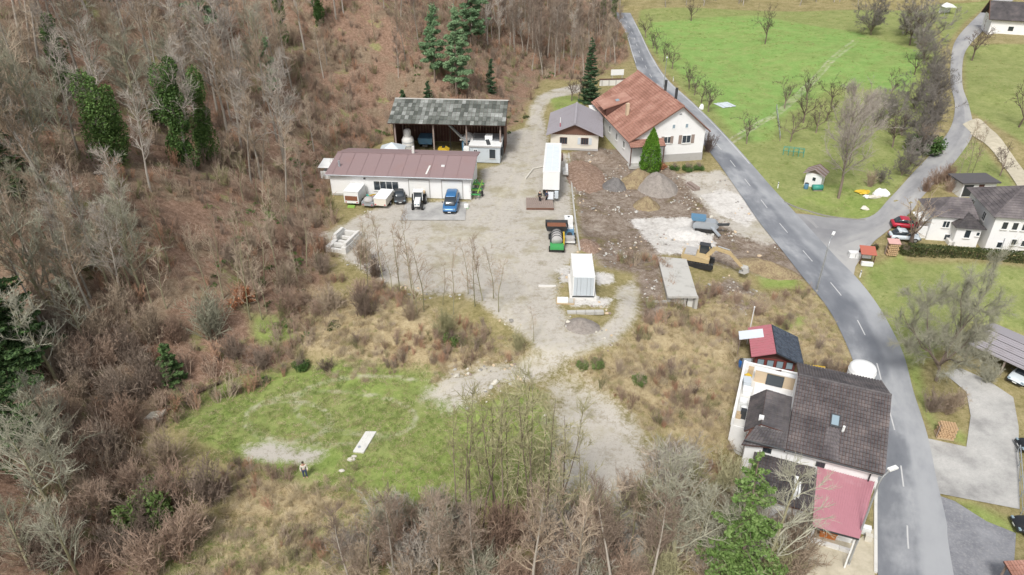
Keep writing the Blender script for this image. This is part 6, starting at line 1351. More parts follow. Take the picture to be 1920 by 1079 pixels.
# clutter below the red canopy
for k, (a, b, m, lab, nm, ct) in enumerate([(1550,1004,'paint_orange','orange crate stored below the red canopy edge','crate','crate'),(1577,1008,'tarp_white','white chest freezer below the red canopy edge','chest','chest'),(1594,1014,'concrete','grey concrete planter below the red canopy edge','planter','planter'),(1622,1000,'metal_white','white plastic tub at the canopy corner','tub','tub'),(1626,1015,'stone_pale','pale flower pot at the canopy corner','flower_pot','pot')]):
    _p = at(a, b); T = thing(nm, lab, ct, (_p[0], _p[1], _p[2]), R(-20)); w_ = (.6,.65,.5,.3,.25)[k]
    obj('body', MB().prism([(-w_,0),(w_,0),(w_*1.08,.7),(-w_*1.08,.7)], 'y', -w_*.7, w_*.7), m, T); obj('rim', MB().box(-w_*1.12,w_*1.12,-w_*.76,w_*.76,.702,.76), m, T)
_a = np.array(at(1440,992)); _b = np.array(at(1600,1040)); T = thing('low_garden_wall', 'low pale wall along the forecourt of the dark roofed house', 'wall', _a)
q = _b-_a
for k in range(6): obj('block', MB().bar(tuple(q*k/6+np.array([0,0,.1])), tuple(q*(k+.97)/6+np.array([0,0,.1])), .3, .6), 'concrete_light', T)
_p = at(1700, 470); 
# log and stump at the lawn corner
_a = np.array(at(312, 770)); _b = np.array(at(410, 722)); T = thing('fallen_log', 'long dark fallen log lying along the lawn corner', 'log', _a); q = _b-_a
obj('trunk', MB().tube([(0,0,.2),tuple(q*.3+[.2,-.2,.28]),tuple(q*.45+[.1,.25,.3]),tuple(q*.7+[0,.1,.3]),tuple(q+[0,0,.2])], [.26,.27,.24,.2,.15], 9), 'log_bark', T, True); obj('branch_stub', MB().tube([tuple(q*.42+[.1,.1,.3]),tuple(q*.42+[.3,.7,.9])], [.1,.05], 6), 'log_bark', T)
_p = at(292, 782); T = thing('broken_stone', 'broken pale stone slab beside the fallen log', 'stone', _p); obj('slab', MB().slab([(-.9,-.4,.1),(.8,-.3,.5),(.9,.4,.6),(-.7,.5,.15)], .2), 'stone_pale', T); obj('chip', MB().box(.3,.9,-.7,-.35,-.05,.2), 'concrete_dark', T)
# ------------------------------------------------------------ plants
class Wood:
    "collects limbs (tapered tubes) and twigs (tapered spikes)"
    def __init__(s, seed): s.r = np.random.default_rng(seed); s.limbs = []; s.sp = []      # spikes: p, d*len, r
    def limb(s, p, d, L, r, n=6, wob=.12, up=.05, r1=.25):
        p = np.array(p, float); d = np.array(d, float); d /= np.linalg.norm(d); pts = [p]; rad = [r]
        for i in range(n):
            d = d + s.r.normal(0, wob, 3) + np.array([0, 0, up]); d /= np.linalg.norm(d); p = p + d * L / n; pts.append(p); rad.append(r * (1 - (1 - r1) * (i + 1) / n))
        return np.array(pts), np.array(rad)
    def side(s, d, ang):
        "direction at about ang degrees from d"
        d = d / np.linalg.norm(d); a = np.cross(d, s.r.normal(0, 1, 3)); a /= np.linalg.norm(a) + 1e-9
        c, q = math.cos(R(ang)), math.sin(R(ang)); return d * c + a * q
    def twigs(s, pts, n, L, r, ang=(25, 60), up=.25, t0=.2, sub=2):
        "n twigs along a polyline, each a spike with sub side spikes"
        m = len(pts) - 1; t = s.r.uniform(t0, 1, n) * m; i = np.minimum(t.astype(int), m - 1); f = (t - i)[:, None]
        P = pts[i] * (1 - f) + pts[i + 1] * f; D = pts[i + 1] - pts[i]; D /= np.linalg.norm(D, axis=1)[:, None] + 1e-9
        A = np.cross(D, s.r.normal(0, 1, (n, 3))); A /= np.linalg.norm(A, axis=1)[:, None] + 1e-9; an = np.radians(s.r.uniform(*ang, n))[:, None]
        V_ = D * np.cos(an) + A * np.sin(an); V_[:, 2] += up; V_ /= np.linalg.norm(V_, axis=1)[:, None]; ll = L * s.r.uniform(.5, 1.25, n)[:, None]
        s.sp.append((P, V_ * ll, np.full(n, r)))
        for k in range(sub):
            g = s.r.uniform(.25, .8, n)[:, None]; B = s.r.normal(0, 1, (n, 3)); V2 = V_ + B * .55; V2[:, 2] += up * .6; V2 /= np.linalg.norm(V2, axis=1)[:, None]
            s.sp.append((P + V_ * ll * g, V2 * ll * s.r.uniform(.35, .7, n)[:, None], np.full(n, r * .7)))
    def spikes(s):
        P = np.concatenate([a for a, b, c in s.sp]); D = np.concatenate([b for a, b, c in s.sp]); r = np.concatenate([c for a, b, c in s.sp]); n = len(P)
        a = np.cross(D, s.r.normal(0, 1, (n, 3))); a /= np.linalg.norm(a, axis=1)[:, None] + 1e-9; d = D / (np.linalg.norm(D, axis=1)[:, None] + 1e-9); b = np.cross(d, a)
        vs = np.empty((n, 4, 3)); 
        for k in range(3): w = 2 * math.pi * k / 3; vs[:, k] = P + (a * math.cos(w) + b * math.sin(w)) * r[:, None]
        vs[:, 3] = P + D; q = (np.arange(n) * 4)[:, None]
        fs = np.concatenate([q + np.array([[0, 1, 3]]), q + np.array([[1, 2, 3]]), q + np.array([[2, 0, 3]])])
        return vs.reshape(-1, 3), fs
def npmesh(name, parts, mat, smooth=False):
    "parts: list of (verts, tri/quad faces)"
    vs = []; fs = []; k = 0
    for v, f in parts:
        vs.append(np.asarray(v, float)); fs += (np.asarray(f) + k).tolist(); k += len(v)
    V_ = np.concatenate(vs); me = bpy.data.meshes.new(name); me.from_pydata(V_.tolist(), [], fs); me.materials.append(M[mat])
    a = me.attributes.new('rnd', 'FLOAT', 'POINT'); a.data.foreach_set('value', np.repeat(rng.random(len(V_) // 4 + 1), 4)[:len(V_)].astype(np.float32))
    if smooth: me.shade_smooth()
    me.update(); return me
def tubes(limbs, n):
    mb = MB()
    for p, r in limbs: mb.tube(p, r, n, False)
    return np.array(mb.v), mb.f
def mixmesh(name, limbs, n, extra, mat):
    mb = MB()
    for p, r in limbs: mb.tube(p, list(r), n, False)
    vs = [np.array(mb.v)] if mb.v else []; fs = list(mb.f); k = len(mb.v)
    for v, f in extra: vs.append(v); fs += [tuple(i + k for i in q) for q in np.asarray(f).tolist()]; k += len(v)
    V_ = np.concatenate(vs); me = bpy.data.meshes.new(name); me.from_pydata(V_.tolist(), [], fs); me.materials.append(M[mat])
    a = me.attributes.new('rnd', 'FLOAT', 'POINT'); a.data.foreach_set('value', np.repeat(rng.random(len(V_) // 4 + 1), 4)[:len(V_)].astype(np.float32))
    me.update(); return me
def forest_tree(seed, h=15, w=.3, dens=1.0, bark='bark_grey', tw='twig_grey', lean=.04, crown0=.32, tr=.017):
    W = Wood(seed); r = W.r; trunk = W.limb((0, 0, -.4), (r.normal(0, lean), r.normal(0, lean), 1), h * .95, h * tr, 9, .035, .02, .12)
    big = [trunk]; med = []; P = trunk[0]
    for k in range(int(17 * dens) + 4):
        t = crown0 + (1 - crown0) * (k + r.random()) / (int(17 * dens) + 4); i = min(int(t * 9), 8); f = t * 9 - i; p = P[i] * (1 - f) + P[i + 1] * f
        L = h * w * (1.15 - t * .75) * r.uniform(.7, 1.2); d = W.side(np.array([0, 0, 1.]), r.uniform(30, 62)); rr = h * tr * .42 * (1.2 - t * .8)
        b = W.limb(p, d, L, rr, 5, .12, .10, .3); med.append(b)
        for q in range(4):
            j = r.integers(1, 5); c = W.limb(b[0][j], W.side(b[0][j] - b[0][j - 1], r.uniform(25, 55)), L * r.uniform(.3, .55), rr * .5, 3, .14, .1, .35); med.append(c)
            W.twigs(c[0], int(6 * dens) + 1, h * .07, .019, (20, 60), .3)
        W.twigs(b[0], int(13 * dens) + 1, h * .075, .02, (20, 60), .3)
    W.twigs(P[5:], int(26 * dens), h * .06, .02, (20, 55), .3)
    return mixmesh('trunk', big, 7, [], bark), mixmesh('crown', med, 4, [W.spikes()], tw)
def spread_tree(seed, h=6, w=1.0, dens=1.0, bark='bark_brown', tw='twig_dark', fork=.28, nl=5, tr=.026, ang=(25, 55), thick=1.0):
    W = Wood(seed); r = W.r; t = W.limb((0, 0, -.3), (r.normal(0, .06), r.normal(0, .06), 1), h * fork + .3, h * tr, 4, .05, .03, .75)
    big = [t]; med = []; tip = t[0][-1]
    for k in range(nl):
        a = 2 * math.pi * (k + r.uniform(-.3, .3)) / nl; el = R(r.uniform(*ang)); d = np.array([math.sin(el) * math.cos(a) * w, math.sin(el) * math.sin(a) * w, math.cos(el)])
        L = h * (1 - fork) * r.uniform(.75, 1.05); b = W.limb(tip - [0, 0, r.uniform(0, h * fork * .25)], d, L, h * tr * .55 * thick, 6, .14, .06, .25); big.append(b)
        for q in range(6):
            j = r.integers(1, 7); c = W.limb(b[0][j], W.side(b[0][j] - b[0][j - 1], r.uniform(30, 65)), L * r.uniform(.28, .5), h * tr * .2 * thick, 4, .16, .08, .3); med.append(c)
            for q2 in range(2):
                j2 = r.integers(1, 5); e = W.limb(c[0][j2], W.side(c[0][j2] - c[0][j2 - 1], r.uniform(30, 60)), L * r.uniform(.14, .28), h * tr * .09 * thick, 3, .16, .08, .4); med.append(e); W.twigs(e[0], int(9 * dens) + 1, h * .07, .015, (25, 70), .15)
            W.twigs(c[0], int(12 * dens) + 1, h * .075, .016, (25, 70), .15)
        W.twigs(b[0], int(10 * dens) + 1, h * .075, .018, (25, 70), .2, .35)
    return mixmesh('trunk', big, 7, [], bark), mixmesh('crown', med, 4, [W.spikes()], tw)
def bush_mesh(seed, h=2.0, n=40, spread=.5, tw='twig_purple', sub=3, r=.012, tn=9):
    W = Wood(seed); rr = W.r; limbs = []
    for k in range(n):
        a = rr.uniform(0, 6.283); q = abs(rr.normal(0, .5)) * spread; d = np.array([math.cos(a) * q, math.sin(a) * q, 1.0]); L = h * rr.uniform(.6, 1.08) / math.sqrt(1 + q * q * .4)
        b = W.limb((rr.normal(0, h * .09 * spread), rr.normal(0, h * .09 * spread), -.1), d, L, r * 1.6, 4, .10, .03, .3); limbs.append(b); W.twigs(b[0], tn, h * .2, r, (18, 55), .15, .2, sub)
    return mixmesh('bush', limbs, 3, [W.spikes()], tw)
def leafcloud(P, size, seed, flat=0.0):
    "small four-cornered leaf faces at the points P"
    r = np.random.default_rng(seed); n = len(P); a = r.normal(0, 1, (n, 3)); a[:, 2] *= 1 - flat; a /= np.linalg.norm(a, axis=1)[:, None] + 1e-9
    b = np.cross(a, r.normal(0, 1, (n, 3)) + np.array([0, 0, 3 * flat])); b /= np.linalg.norm(b, axis=1)[:, None] + 1e-9; s = (size * r.uniform(.55, 1.35, n))[:, None]
    vs = np.stack([P - a * s, P - b * s * .55, P + a * s, P + b * s * .55], 1).reshape(-1, 3); q = (np.arange(n) * 4)[:, None]
    return vs, q + np.array([[0, 1, 2, 3]])
def pine(seed, h=15, w=4.0, mat='needle_pine', size=.15, n=26, base=.28):
    "pine: bare lower trunk, uneven tiers of rounded needle masses"
    W = Wood(seed); r = W.r; trunk = W.limb((0, 0, -.4), (r.normal(0, .03), r.normal(0, .03), 1), h * .97, h * .016, 8, .02, .02, .15); br = []; pts = []
    for k in range(n):
        t = base + (1 - base) * (k + r.random()) / n; i = min(int(t * 8), 7); c = trunk[0][i] + (trunk[0][i + 1] - trunk[0][i]) * (t * 8 - i); L = w * (math.sin(min(1, (1.04 - t) * 1.5) * math.pi / 2)) * r.uniform(.5, 1.05)
        a = r.uniform(0, 6.283); tip = c + np.array([math.cos(a) * L, math.sin(a) * L, L * r.uniform(.02, .35)]); br.append((np.array([c, (c + tip) / 2 - [0, 0, .1 * L], tip]), np.array([.07, .05, .02])))
        for q in range(5):
            g = c + (tip - c) * r.uniform(.35, 1.05) + r.normal(0, .22 * L * .5, 3) * [1, 1, .5]; m = 150; d = r.normal(0, 1, (m, 3)); d /= np.linalg.norm(d, axis=1)[:, None]; R_ = r.uniform(.35, .75) * (.5 + L / w * .6); pts.append(g + d * R_ * r.uniform(.2, 1, (m, 1)) ** .5 * [1, 1, .55])
    pts.append(trunk[0][-1] + r.normal(0, .35, (400, 3)) * [1, 1, 1.3]); return mixmesh('trunk', [trunk] + br, 5, [], 'bark_brown'), npmesh('crown', [leafcloud(np.concatenate(pts), size, seed, .1)], mat)
def conifer(seed, h=12, w=2.6, mat='needle_spruce', base=.06, droop=.25, dens=1.0, size=.13, bark='bark_brown', gap=0.0):
    W = Wood(seed); r = W.r; trunk = W.limb((0, 0, -.4), (r.normal(0, .02), r.normal(0, .02), 1), h + .4, h * .016 + .03, 8, .015, .02, .1); limbs = [trunk]; br = []; pts = []
    nz = int(h * 2.2 * dens) + 6
    for k in range(nz):
        t = base + (1 - base) * (k / nz) ** .92; z = t * h; L0 = w * (1 - t) ** .78 + .12
        i = min(int(t * 8), 7); f = t * 8 - i; c = trunk[0][i] * (1 - f) + trunk[0][i + 1] * f
        for q in range(int(7 - 3 * t)):
            if r.random() < gap: continue
            a = r.uniform(0, 6.283); L = L0 * r.uniform(.72, 1.15); n = max(6, int(L * 13 * dens)); s = np.linspace(.12, 1, n); dz = (-droop * s * L + .22 * L * s ** 2.2) + (.18 * L * t)
            line = c + np.stack([np.cos(a) * s * L, np.sin(a) * s * L, dz], 1)
            if k % 2 == 0: br.append((line[::max(1, n // 3)], np.linspace(.03, .008, len(line[::max(1, n // 3)]))))
            wd = (.34 * L * (1.05 - s) ** .6 * np.minimum(1, s * 3) + .05)
            for rep in range(7):
                off = r.uniform(-1, 1, n) * wd; pts.append(line + np.stack([-np.sin(a) * off, np.cos(a) * off, -abs(off) * .25 - r.uniform(0, .12, n)], 1))
    P = np.concatenate(pts); v, f_ = leafcloud(P, size, seed, .35)
    return mixmesh('trunk', limbs + br, 5, [], bark), npmesh('crown', [(v, f_)], mat)
def ivy_mesh(seed, h, rad, mat='leaf_ivy', n=3200, size=.15, t0=0.0, lobes=7):
    r = np.random.default_rng(seed); lob = [(r.uniform(-.5, .5, 2) * rad * 1.25 * (.5 + .5 * r.random()), r.uniform(t0, 1) * h, rad * r.uniform(.25, .62)) for k in range(lobes)]
    P = []
    for c, z, q in lob:
        d = r.normal(0, 1, (n // lobes, 3)); d /= np.linalg.norm(d, axis=1)[:, None]; rr = q * r.uniform(.55, 1.05, n // lobes) ** .5
        P.append(np.stack([c[0] + d[:, 0] * rr, c[1] + d[:, 1] * rr, z + d[:, 2] * rr * 1.7], 1))
    P = np.concatenate(P); P[:, 2] = np.clip(P[:, 2], .1, None)
    return npmesh('ivy', [leafcloud(P, size, seed)], mat)
def dome_mesh(seed, h, rx, mat, n=1800, size=.13, lob=9):
    r = np.random.default_rng(seed); P = []
    for k in range(lob):
        a = r.uniform(0, 6.283); q = rx * .85 * math.sqrt(r.random()); c = np.array([q * math.cos(a), q * math.sin(a), h * r.uniform(.12, .65) * (1.1 - .6 * q / rx)]); R_ = rx * r.uniform(.18, .48)
        d = r.normal(0, 1, (n // lob, 3)); d /= np.linalg.norm(d, axis=1)[:, None]; rr = R_ * r.uniform(.3, 1.0, (n // lob, 1)) ** .45
        P.append(c + d * rr * np.array([1, 1, h / rx * .75]))
    P = np.concatenate(P); P = P[P[:, 2] > .02]
    return npmesh('foliage', [leafcloud(P, size, seed)], mat)
VAR = {}
def variants(key, fn, n, **k): VAR[key] = [fn(1000 + 37 * i + hash_(key), **k) for i in range(n)]
def hash_(s): return sum((i + 1) * ord(c) for i, c in enumerate(s)) % 5000
variants('grey', forest_tree, 5, h=15, w=.25, bark='bark_grey', tw='twig_grey', dens=.75, tr=.012)
variants('tan', forest_tree, 5, h=15, w=.23, bark='bark_grey', tw='twig_tan', dens=.75, tr=.012)
variants('purple', forest_tree, 4, h=14, w=.22, bark='bark_grey', tw='twig_purple', dens=.8, tr=.012)
variants('lichen', forest_tree, 3, h=13, w=.36, bark='bark_moss', tw='twig_lichen', dens=.9, crown0=.2)
variants('thin', forest_tree, 5, h=10, w=.24, bark='bark_moss', tw='twig_tan', dens=.3, crown0=.25, tr=.008)
variants('sapling', forest_tree, 6, h=9, w=.17, bark='bark_brown', tw='twig_green', dens=.24, crown0=.25, tr=.006)
variants('orchard', spread_tree, 5, h=5.0, w=.8, dens=.55, nl=5, ang=(10, 40), fork=.3)
variants('broad', spread_tree, 2, h=13, w=1.0, dens=6.5, bark='bark_brown', tw='twig_lichen', fork=.18, nl=9, ang=(8, 66), tr=.016)
variants('oak', forest_tree, 2, h=14, w=.5, dens=1.7, bark='bark_brown', tw='twig_grey', crown0=.25, tr=.014)
variants('willow', spread_tree, 3, h=7, w=1.0, dens=3.0, bark='bark_brown', tw='twig_slate', fork=.08, nl=10, ang=(8, 55), tr=.018)
variants('pollard', spread_tree, 1, h=7.0, w=1.0, dens=.2, bark='bark_brown', tw='twig_tan', fork=.3, nl=5, ang=(15, 50), tr=.04, thick=.8)
def tree(key, label, loc, s=1.0, group=None, name='bare_tree', cat='tree', rz=None, sz=None, i=None):
    tm, cm = VAR[key][rng.integers(len(VAR[key])) if i is None else i]
    T = thing(name, label, cat, loc, rng.uniform(0, 6.28) if rz is None else rz, group); T.scale = (s, s, s if sz is None else sz)
    link('trunk', tm, T); link('crown', cm, T); return T
def inpoly(pix, n, md=0.0):
    P = np.array(pix, float); out = []; lo = P.min(0); hi = P.max(0); tries = 0
    while len(out) < n and tries < n * 60:
        tries += 1; q = rng.uniform(lo, hi)
        if sdist(np.array([q[0]]), np.array([q[1]]), P)[0] <= 0: continue
        if md and any(abs(q[0] - a) + abs(q[1] - b) * 1.4 < md for a, b in out): continue
        out.append((q[0], q[1]))
    return out
LAB = {'grey': 'slender bare grey tree in the hillside wood', 'tan': 'bare tan twigged tree in the hillside wood', 'purple': 'bare purplish brown tree in the wood behind the barn', 'lichen': 'spreading bare tree with pale lichen on the lower hillside',
       'thin': 'thin bare sapling on the brushy slope', 'sapling': 'slender green barked sapling on the slope above the lawn'}
GRP = {'grey': 'grey trees of the hillside wood', 'tan': 'tan trees of the hillside wood', 'purple': 'trees of the wood behind the barn', 'lichen': 'lichen covered trees of the lower hillside', 'thin': 'thin saplings on the slope', 'sapling': 'green saplings'}
KEEP = [(290, 90, 440, 480), (150, 150, 280, 420), (95, 60, 165, 260), (0, 250, 60, 520), (505, 20, 560, 130), (580, 0, 620, 100), (-60, 250, 75, 920)]   # left open so that the evergreens there stay in view
FARWOOD = {}
def woods(pix, n, keys, smin, smax, md=0.0, lab=None, grp=None, far=None):
    for a, b in inpoly(pix, n, md):
        if any(x0 < a < x1 and y0 + (y1 - y0) * .45 < b < y1 for x0, y0, x1, y1 in KEEP): continue
        k = keys[rng.integers(len(keys))]; p = hit(a, b)
        if p[1] > 400 or p[1] < 22: continue
        if far: FARWOOD.setdefault(far, []).append((p, rng.uniform(smin, smax))); continue
        tree(k, lab or LAB[k], p, rng.uniform(smin, smax), grp or GRP[k], name='sapling' if k == 'thin' else 'bare_tree')
woods([(-40,110),(560,110),(540,330),(480,400),(-40,400)], 90, ['grey','tan','grey','tan','lichen'], .8, 1.25, 20)
woods([(-60,-150),(760,-150),(640,60),(560,110),(-60,110)], 72, ['grey','tan','grey','tan'], .85, 1.2, 20)
woods([(870,60),(990,-60),(1140,-60),(1160,40),(1120,110),(1010,130),(960,110)], 105, ['purple','purple','grey'], .65, .95, 10, far='barn_wood')
woods([(985,60),(1060,50),(1150,60),(1172,110),(1120,150),(1060,150),(1000,150)], 34, ['purple','purple','tan'], .5, .8, 14, 'bare brown tree in the copse beside the yard track', 'trees of the copse beside the track')
woods([(440,60),(640,80),(720,180),(640,300),(540,330),(470,260)], 26, ['thin','tan','thin'], .45, .8, 30, 'small bare tree on the reddish slope above the workshop', 'small trees above the workshop')
woods([(640,-60),(870,-60),(880,60),(820,150),(740,150),(690,60)], 34, ['purple','tan','thin'], .5, .85, 16, 'bare tree on the scree slope above the barn', 'trees on the scree slope')
woods([(-60,400),(120,400),(180,620),(160,800),(-60,800)], 20, ['lichen','tan'], .75, 1.1, 40, LAB['lichen'], GRP['lichen'])
woods([(160,380),(300,420),(420,400),(560,400),(600,330),(480,330),(300,330)], 26, ['thin','tan'], .5, .8, 34, 'small bare tree on the brushy lower slope', 'small trees of the lower slope')
woods([(40,380),(260,380),(300,520),(200,660),(60,640)], 24, ['tan','lichen','grey'], .5, .85, 36, 'middling bare tree on the bushy left slope', 'middling trees of the bushy slope')
woods([(180,400),(480,420),(600,420),(560,520),(420,560),(220,600)], 22, ['thin'], .7, 1.05, 40)
woods([(-40,820),(160,820),(200,1100),(-40,1100)], 9, ['lichen'], .5, .75, 50, 'low spreading bare shrub tree with yellowish lichen twigs', 'lichen shrub trees')
# the far edge of the meadow
woods([(1190,-40),(1760,-60),(1760,8),(1600,12),(1400,12),(1200,16)], 52, ['purple','grey'], .75, 1.05, 10, far='meadow_wood')
woods([(1120,20),(1165,25),(1200,-30),(1120,-30)], 8, ['grey'], .8, 1.0, 10, 'ivy grey tree beside the road at the meadow head', 'trees at the meadow head')
woods([(-700,-150),(-100,-150),(-100,100),(-700,100)], 0, ['grey'], 1, 1)
# saplings on the bank between yard and lawn
for a, b, s in ((462,548,.9),(492,600,.75),(500,585,.7),(600,516,.5),(700,520,.5),(735,545,.55),(775,575,.95),(783,590,.7),(830,572,.5),(878,552,.6),(905,565,.75),(925,560,.6),(1000,640,.35),(560,540,.6),(540,560,.5),(676,508,.6),(690,540,.7),(720,535,.8),(752,560,.8),(795,585,.8),(850,590,.7),(890,575,.7),(520,520,.9),(575,500,.8),(935,585,.6),(470,600,.8),(545,470,.8)):
    tree('thin', 'thin bare sapling on the bank below the yard', hit(a, b), s * 1.2, 'saplings on the bank below the yard', name='sapling')
for a, b, s in ((885,985,1.0),(905,1000,.95),(925,975,.85),(968,1005,1.05),(985,1010,.95),(1008,1000,1.0),(1030,985,.8),(1045,960,.7),(1000,960,.8),(945,1010,.9),(1075,990,.7),(860,990,.8),(875,1010,.9),(955,985,.9),(1020,1015,1.0),(990,985,.95),(935,995,1.0),(900,965,.7),(1055,1005,.85),(1040,1020,.9)):
    tree('sapling', 'slender greenish sapling in the clump on the lawn edge', hit(a, b), s*1.75, 'sapling clump on the lawn edge', name='sapling')
for a, b, s, lab in ((1262,1085,1.0,'tall mossy bare tree between gravel and the dark roofed house'),(1300,1060,.7,'smaller mossy bare tree crowding the taller mossy one'),(1330,1075,.6,'bent mossy bare tree near the green conifer')):
    tree('lichen', lab, hit(a, b), s, None)
# fruit trees
for a, b, s in ((1211,71,1.1),(1224,92,.95),(1232,102,.9),(1244,116,.95),(1260,130,1.0),(1292,168,1.05),(1302,179,.85),(1315,193,.95),(1328,210,1.1)):
    tree('orchard', 'small bare fruit tree in the row along the road', hit(a, b), s*.92, 'roadside fruit trees', name='fruit_tree')
for a, b, s in ((1400,270,.95),(1471,204,1.0),(1506,231,1.15),(1512,188,1.0),(1558,197,1.05),(1550,227,.8),(1530,250,.95),(1482,266,1.0),(1673,277,1.1),(1669,181,.9),(1714,141,1.0)):
    tree('orchard', 'bare dark fruit tree in the orchard below the meadow', hit(a, b), s, 'orchard fruit trees', name='fruit_tree')
for a, b, s, lab in ((1296,40,1.1,'lone dark fruit tree at the far edge of the meadow'),(1434,83,1.25,'tall narrow fruit tree standing alone in the meadow'),(1822,114,1.5,'spreading bare fruit tree below the upper farm barn'),(1910,239,1.3,'dark fruit tree beside the pale footpath'),(1706,85,1.6,'ivy dark fruit tree near the upper creek'),(1875,330,.9,'young fruit tree between footpath and white house')):
    tree('orchard', lab, hit(a, b), s, None, name='fruit_tree', sz=s*(1.0 if s != 1.25 else 1.3))
tree('oak', 'large brown twigged tree beside the garden hut', hit(1572,372), 1.12, None, sz=1.1, i=0)
tree('oak', 'large pale tree in the middle of the orchard', hit(1592,300), .75, None, i=1)
tree('broad', 'broad old tree with pale lichen crown beside the carport', hit(1755,714), .8, None, i=0, name='old_tree', sz=.95)
tree('pollard', 'thick limbed pollarded tree above the red car', hit(1706,462), 1.0, None, name='pollard_tree', rz=.6)
for a, b, s in ((1796,336,.75),(1808,340,.85),(1820,332,.7)): tree('thin', 'tall slender tree in the group behind the white cottage', hit(a, b), s*1.2, 'slender trees behind the cottage')
tree('willow', 'round grey willow at the far edge of the meadow', hit(1633,66), 1.25, None, name='willow_tree', i=0)
for a, b, s in ((1722,88,1.3),(1732,112,.9),(1744,140,.75),(1750,165,.7),(1748,190,.75),(1740,215,.7),(1732,245,.8),(1724,268,.75),(1716,290,.65),(1706,312,.55),(1698,66,1.1),(1752,150,.5),(1756,180,.5),(1750,230,.5),(1690,330,.5),(1650,345,.35)):
    tree('willow', 'dense grey willow bush in the hedgerow along the creek', hit(a, b), s, 'willow bushes along the creek', name='willow_bush', cat='bush')
for a, b, s in ((1640,240,.8),(1668,222,.7),(1714,205,.8),(1690,255,.55)):
    tree('willow', 'pale spreading tree between orchard and creek', hit(a, b), s, 'pale trees between orchard and creek')
# conifers
def con(label, px, py, s=1.0, name='conifer', **k):
    k = dict(k); fn_ = k.pop('fn', conifer); tm, cm = fn_(**k); T = thing(name, label, 'conifer', hit(px, py), rng.uniform(0, 6), None); T.scale = (s, s, s); link('trunk', tm, T); link('crown', cm, T); return T
con('tall pale green pine rising directly behind the barn', 856, 182, fn=pine, h=16, w=2.8, seed=11, base=.15, n=56, name='pine_tree')
con('blue green pine left of the tall pine behind the barn', 815, 155, fn=pine, h=14, w=2.4, seed=12, base=.2, n=46, name='pine_tree')
con('broad pine on the slope above the tall pine', 882, 90, fn=pine, h=16, w=3.4, seed=13, base=.15, n=60, name='pine_tree')
con('dark young spruce behind the barn ridge', 918, 172, h=6.5, w=1.2, mat='needle_spruce', seed=14)
con('small dark spruce tip left behind the barn', 803, 186, h=3.5, w=1.0, mat='needle_spruce', seed=15)
con('tall dark spruce beside the grey roofed house', 1107, 194, h=13, w=2.3, mat='needle_spruce', seed=16, name='spruce_tree', base=.04)
con('small green fir half hidden in the hillside wood', 300, 235, h=5, w=2.0, mat='needle_bright', seed=17)
con('bright foreground spruce beside the dark roofed house', 1376, 1120, h=14.5, w=3.7, mat='needle_bright', seed=18, name='spruce_tree', base=.05, dens=.8, droop=.35, gap=.5, size=.14)
con('large dark conifer at the hillside edge above the leaf slope', 20, 690, h=19, w=4.8, mat='needle_dark', seed=19, dens=1.0, gap=.1, size=.17)
con('second dark conifer lower on the hillside edge', 48, 860, h=12, w=2.4, mat='needle_dark', seed=20, dens=.9, gap=.15, size=.15)
con('dark conifer on the hillside under the top of the wood', 12, 360, h=13, w=2.6, mat='needle_dark', seed=21, size=.16)
con('pale green fir in the upper hillside wood', 390, 70, fn=pine, h=10, w=3.0, seed=22)
con('pale green fir at the edge of the leafy slope', 508, 195, fn=pine, h=11, w=1.8, seed=23, base=.2)
con('bushy dark yew by the fallen log', 322, 712, h=4.4, w=1.5, mat='needle_dark', seed=24, name='yew_bush', base=.02)
con('small spruce at the barn end of the slope', 755, 192, h=2.5, w=.9, mat='needle_spruce', seed=25)
# clipped bright thuja
r_ = np.random.default_rng(5); n_ = 11000; zt = r_.random(n_) ** .8; an_ = r_.uniform(0, 6.283, n_); rad_ = 1.55 * (np.sin(np.clip(1 - zt, 0, 1) * math.pi * .62) ** .9 + .02) * r_.uniform(.55, 1.08, n_) ** .5 * (1 + .10 * np.sin(an_ * 5 + zt * 9) + .07 * np.sin(an_ * 9 - zt * 23))
th_ = npmesh('foliage', [leafcloud(np.stack([rad_ * np.cos(an_), rad_ * np.sin(an_), .1 + zt * 7.3], 1), .11, 6, -.2)], 'thuja')
_p = hit(1216, 306); T = thing('thuja_tree', 'bright green cone shaped thuja at the farmhouse porch', 'conifer', (22.0, 106.9, hz(22.0, 106.9))); link('crown', th_, T); link('trunk', MB().tube([(0,0,-.3),(0,0,6.5)], [.14,.04], 7).mesh('trunk', 'bark_brown'), T)
# ivy covered trees
def ivytree(label, px, py, h, rad, seed, key='grey', mat='leaf_ivy', n=7000, t0=.05):
    T = tree(key, label, hit(px, py), h / 14, None, name='ivy_tree'); T.scale = (h/14,)*3; link('ivy', ivy_mesh(seed, h * .85 / (h/14), rad / (h/14), mat, n, .135 / (h/14), t0, 34), T); return T
ivytree('ivy clad tree, the taller of the pair in the hillside wood', 352, 310, 15, 2.0, 31, n=15000); ivytree('ivy clad tree, the narrower of the pair in the hillside wood', 392, 300, 13, 1.7, 32, n=12000)
ivytree('slim ivy clad tree high in the hillside wood', 130, 185, 11, 1.6, 33, n=9000); ivytree('broad dark ivy tree above the brown leaf slope', 215, 310, 11, 2.6, 34, n=15000)
ivytree('ivy tree at the top of the scree slope', 535, 85, 10, 1.2, 35); ivytree('ivy trunk by the upper hillside clearing', 600, 50, 9, 1.2, 36); ivytree('ivy trunk at the wood edge by the road', 1130, 40, 9, 1.0, 37, 'purple'); ivytree('second ivy trunk at the wood edge by the road', 1150, 45, 9, .9, 38, 'purple')
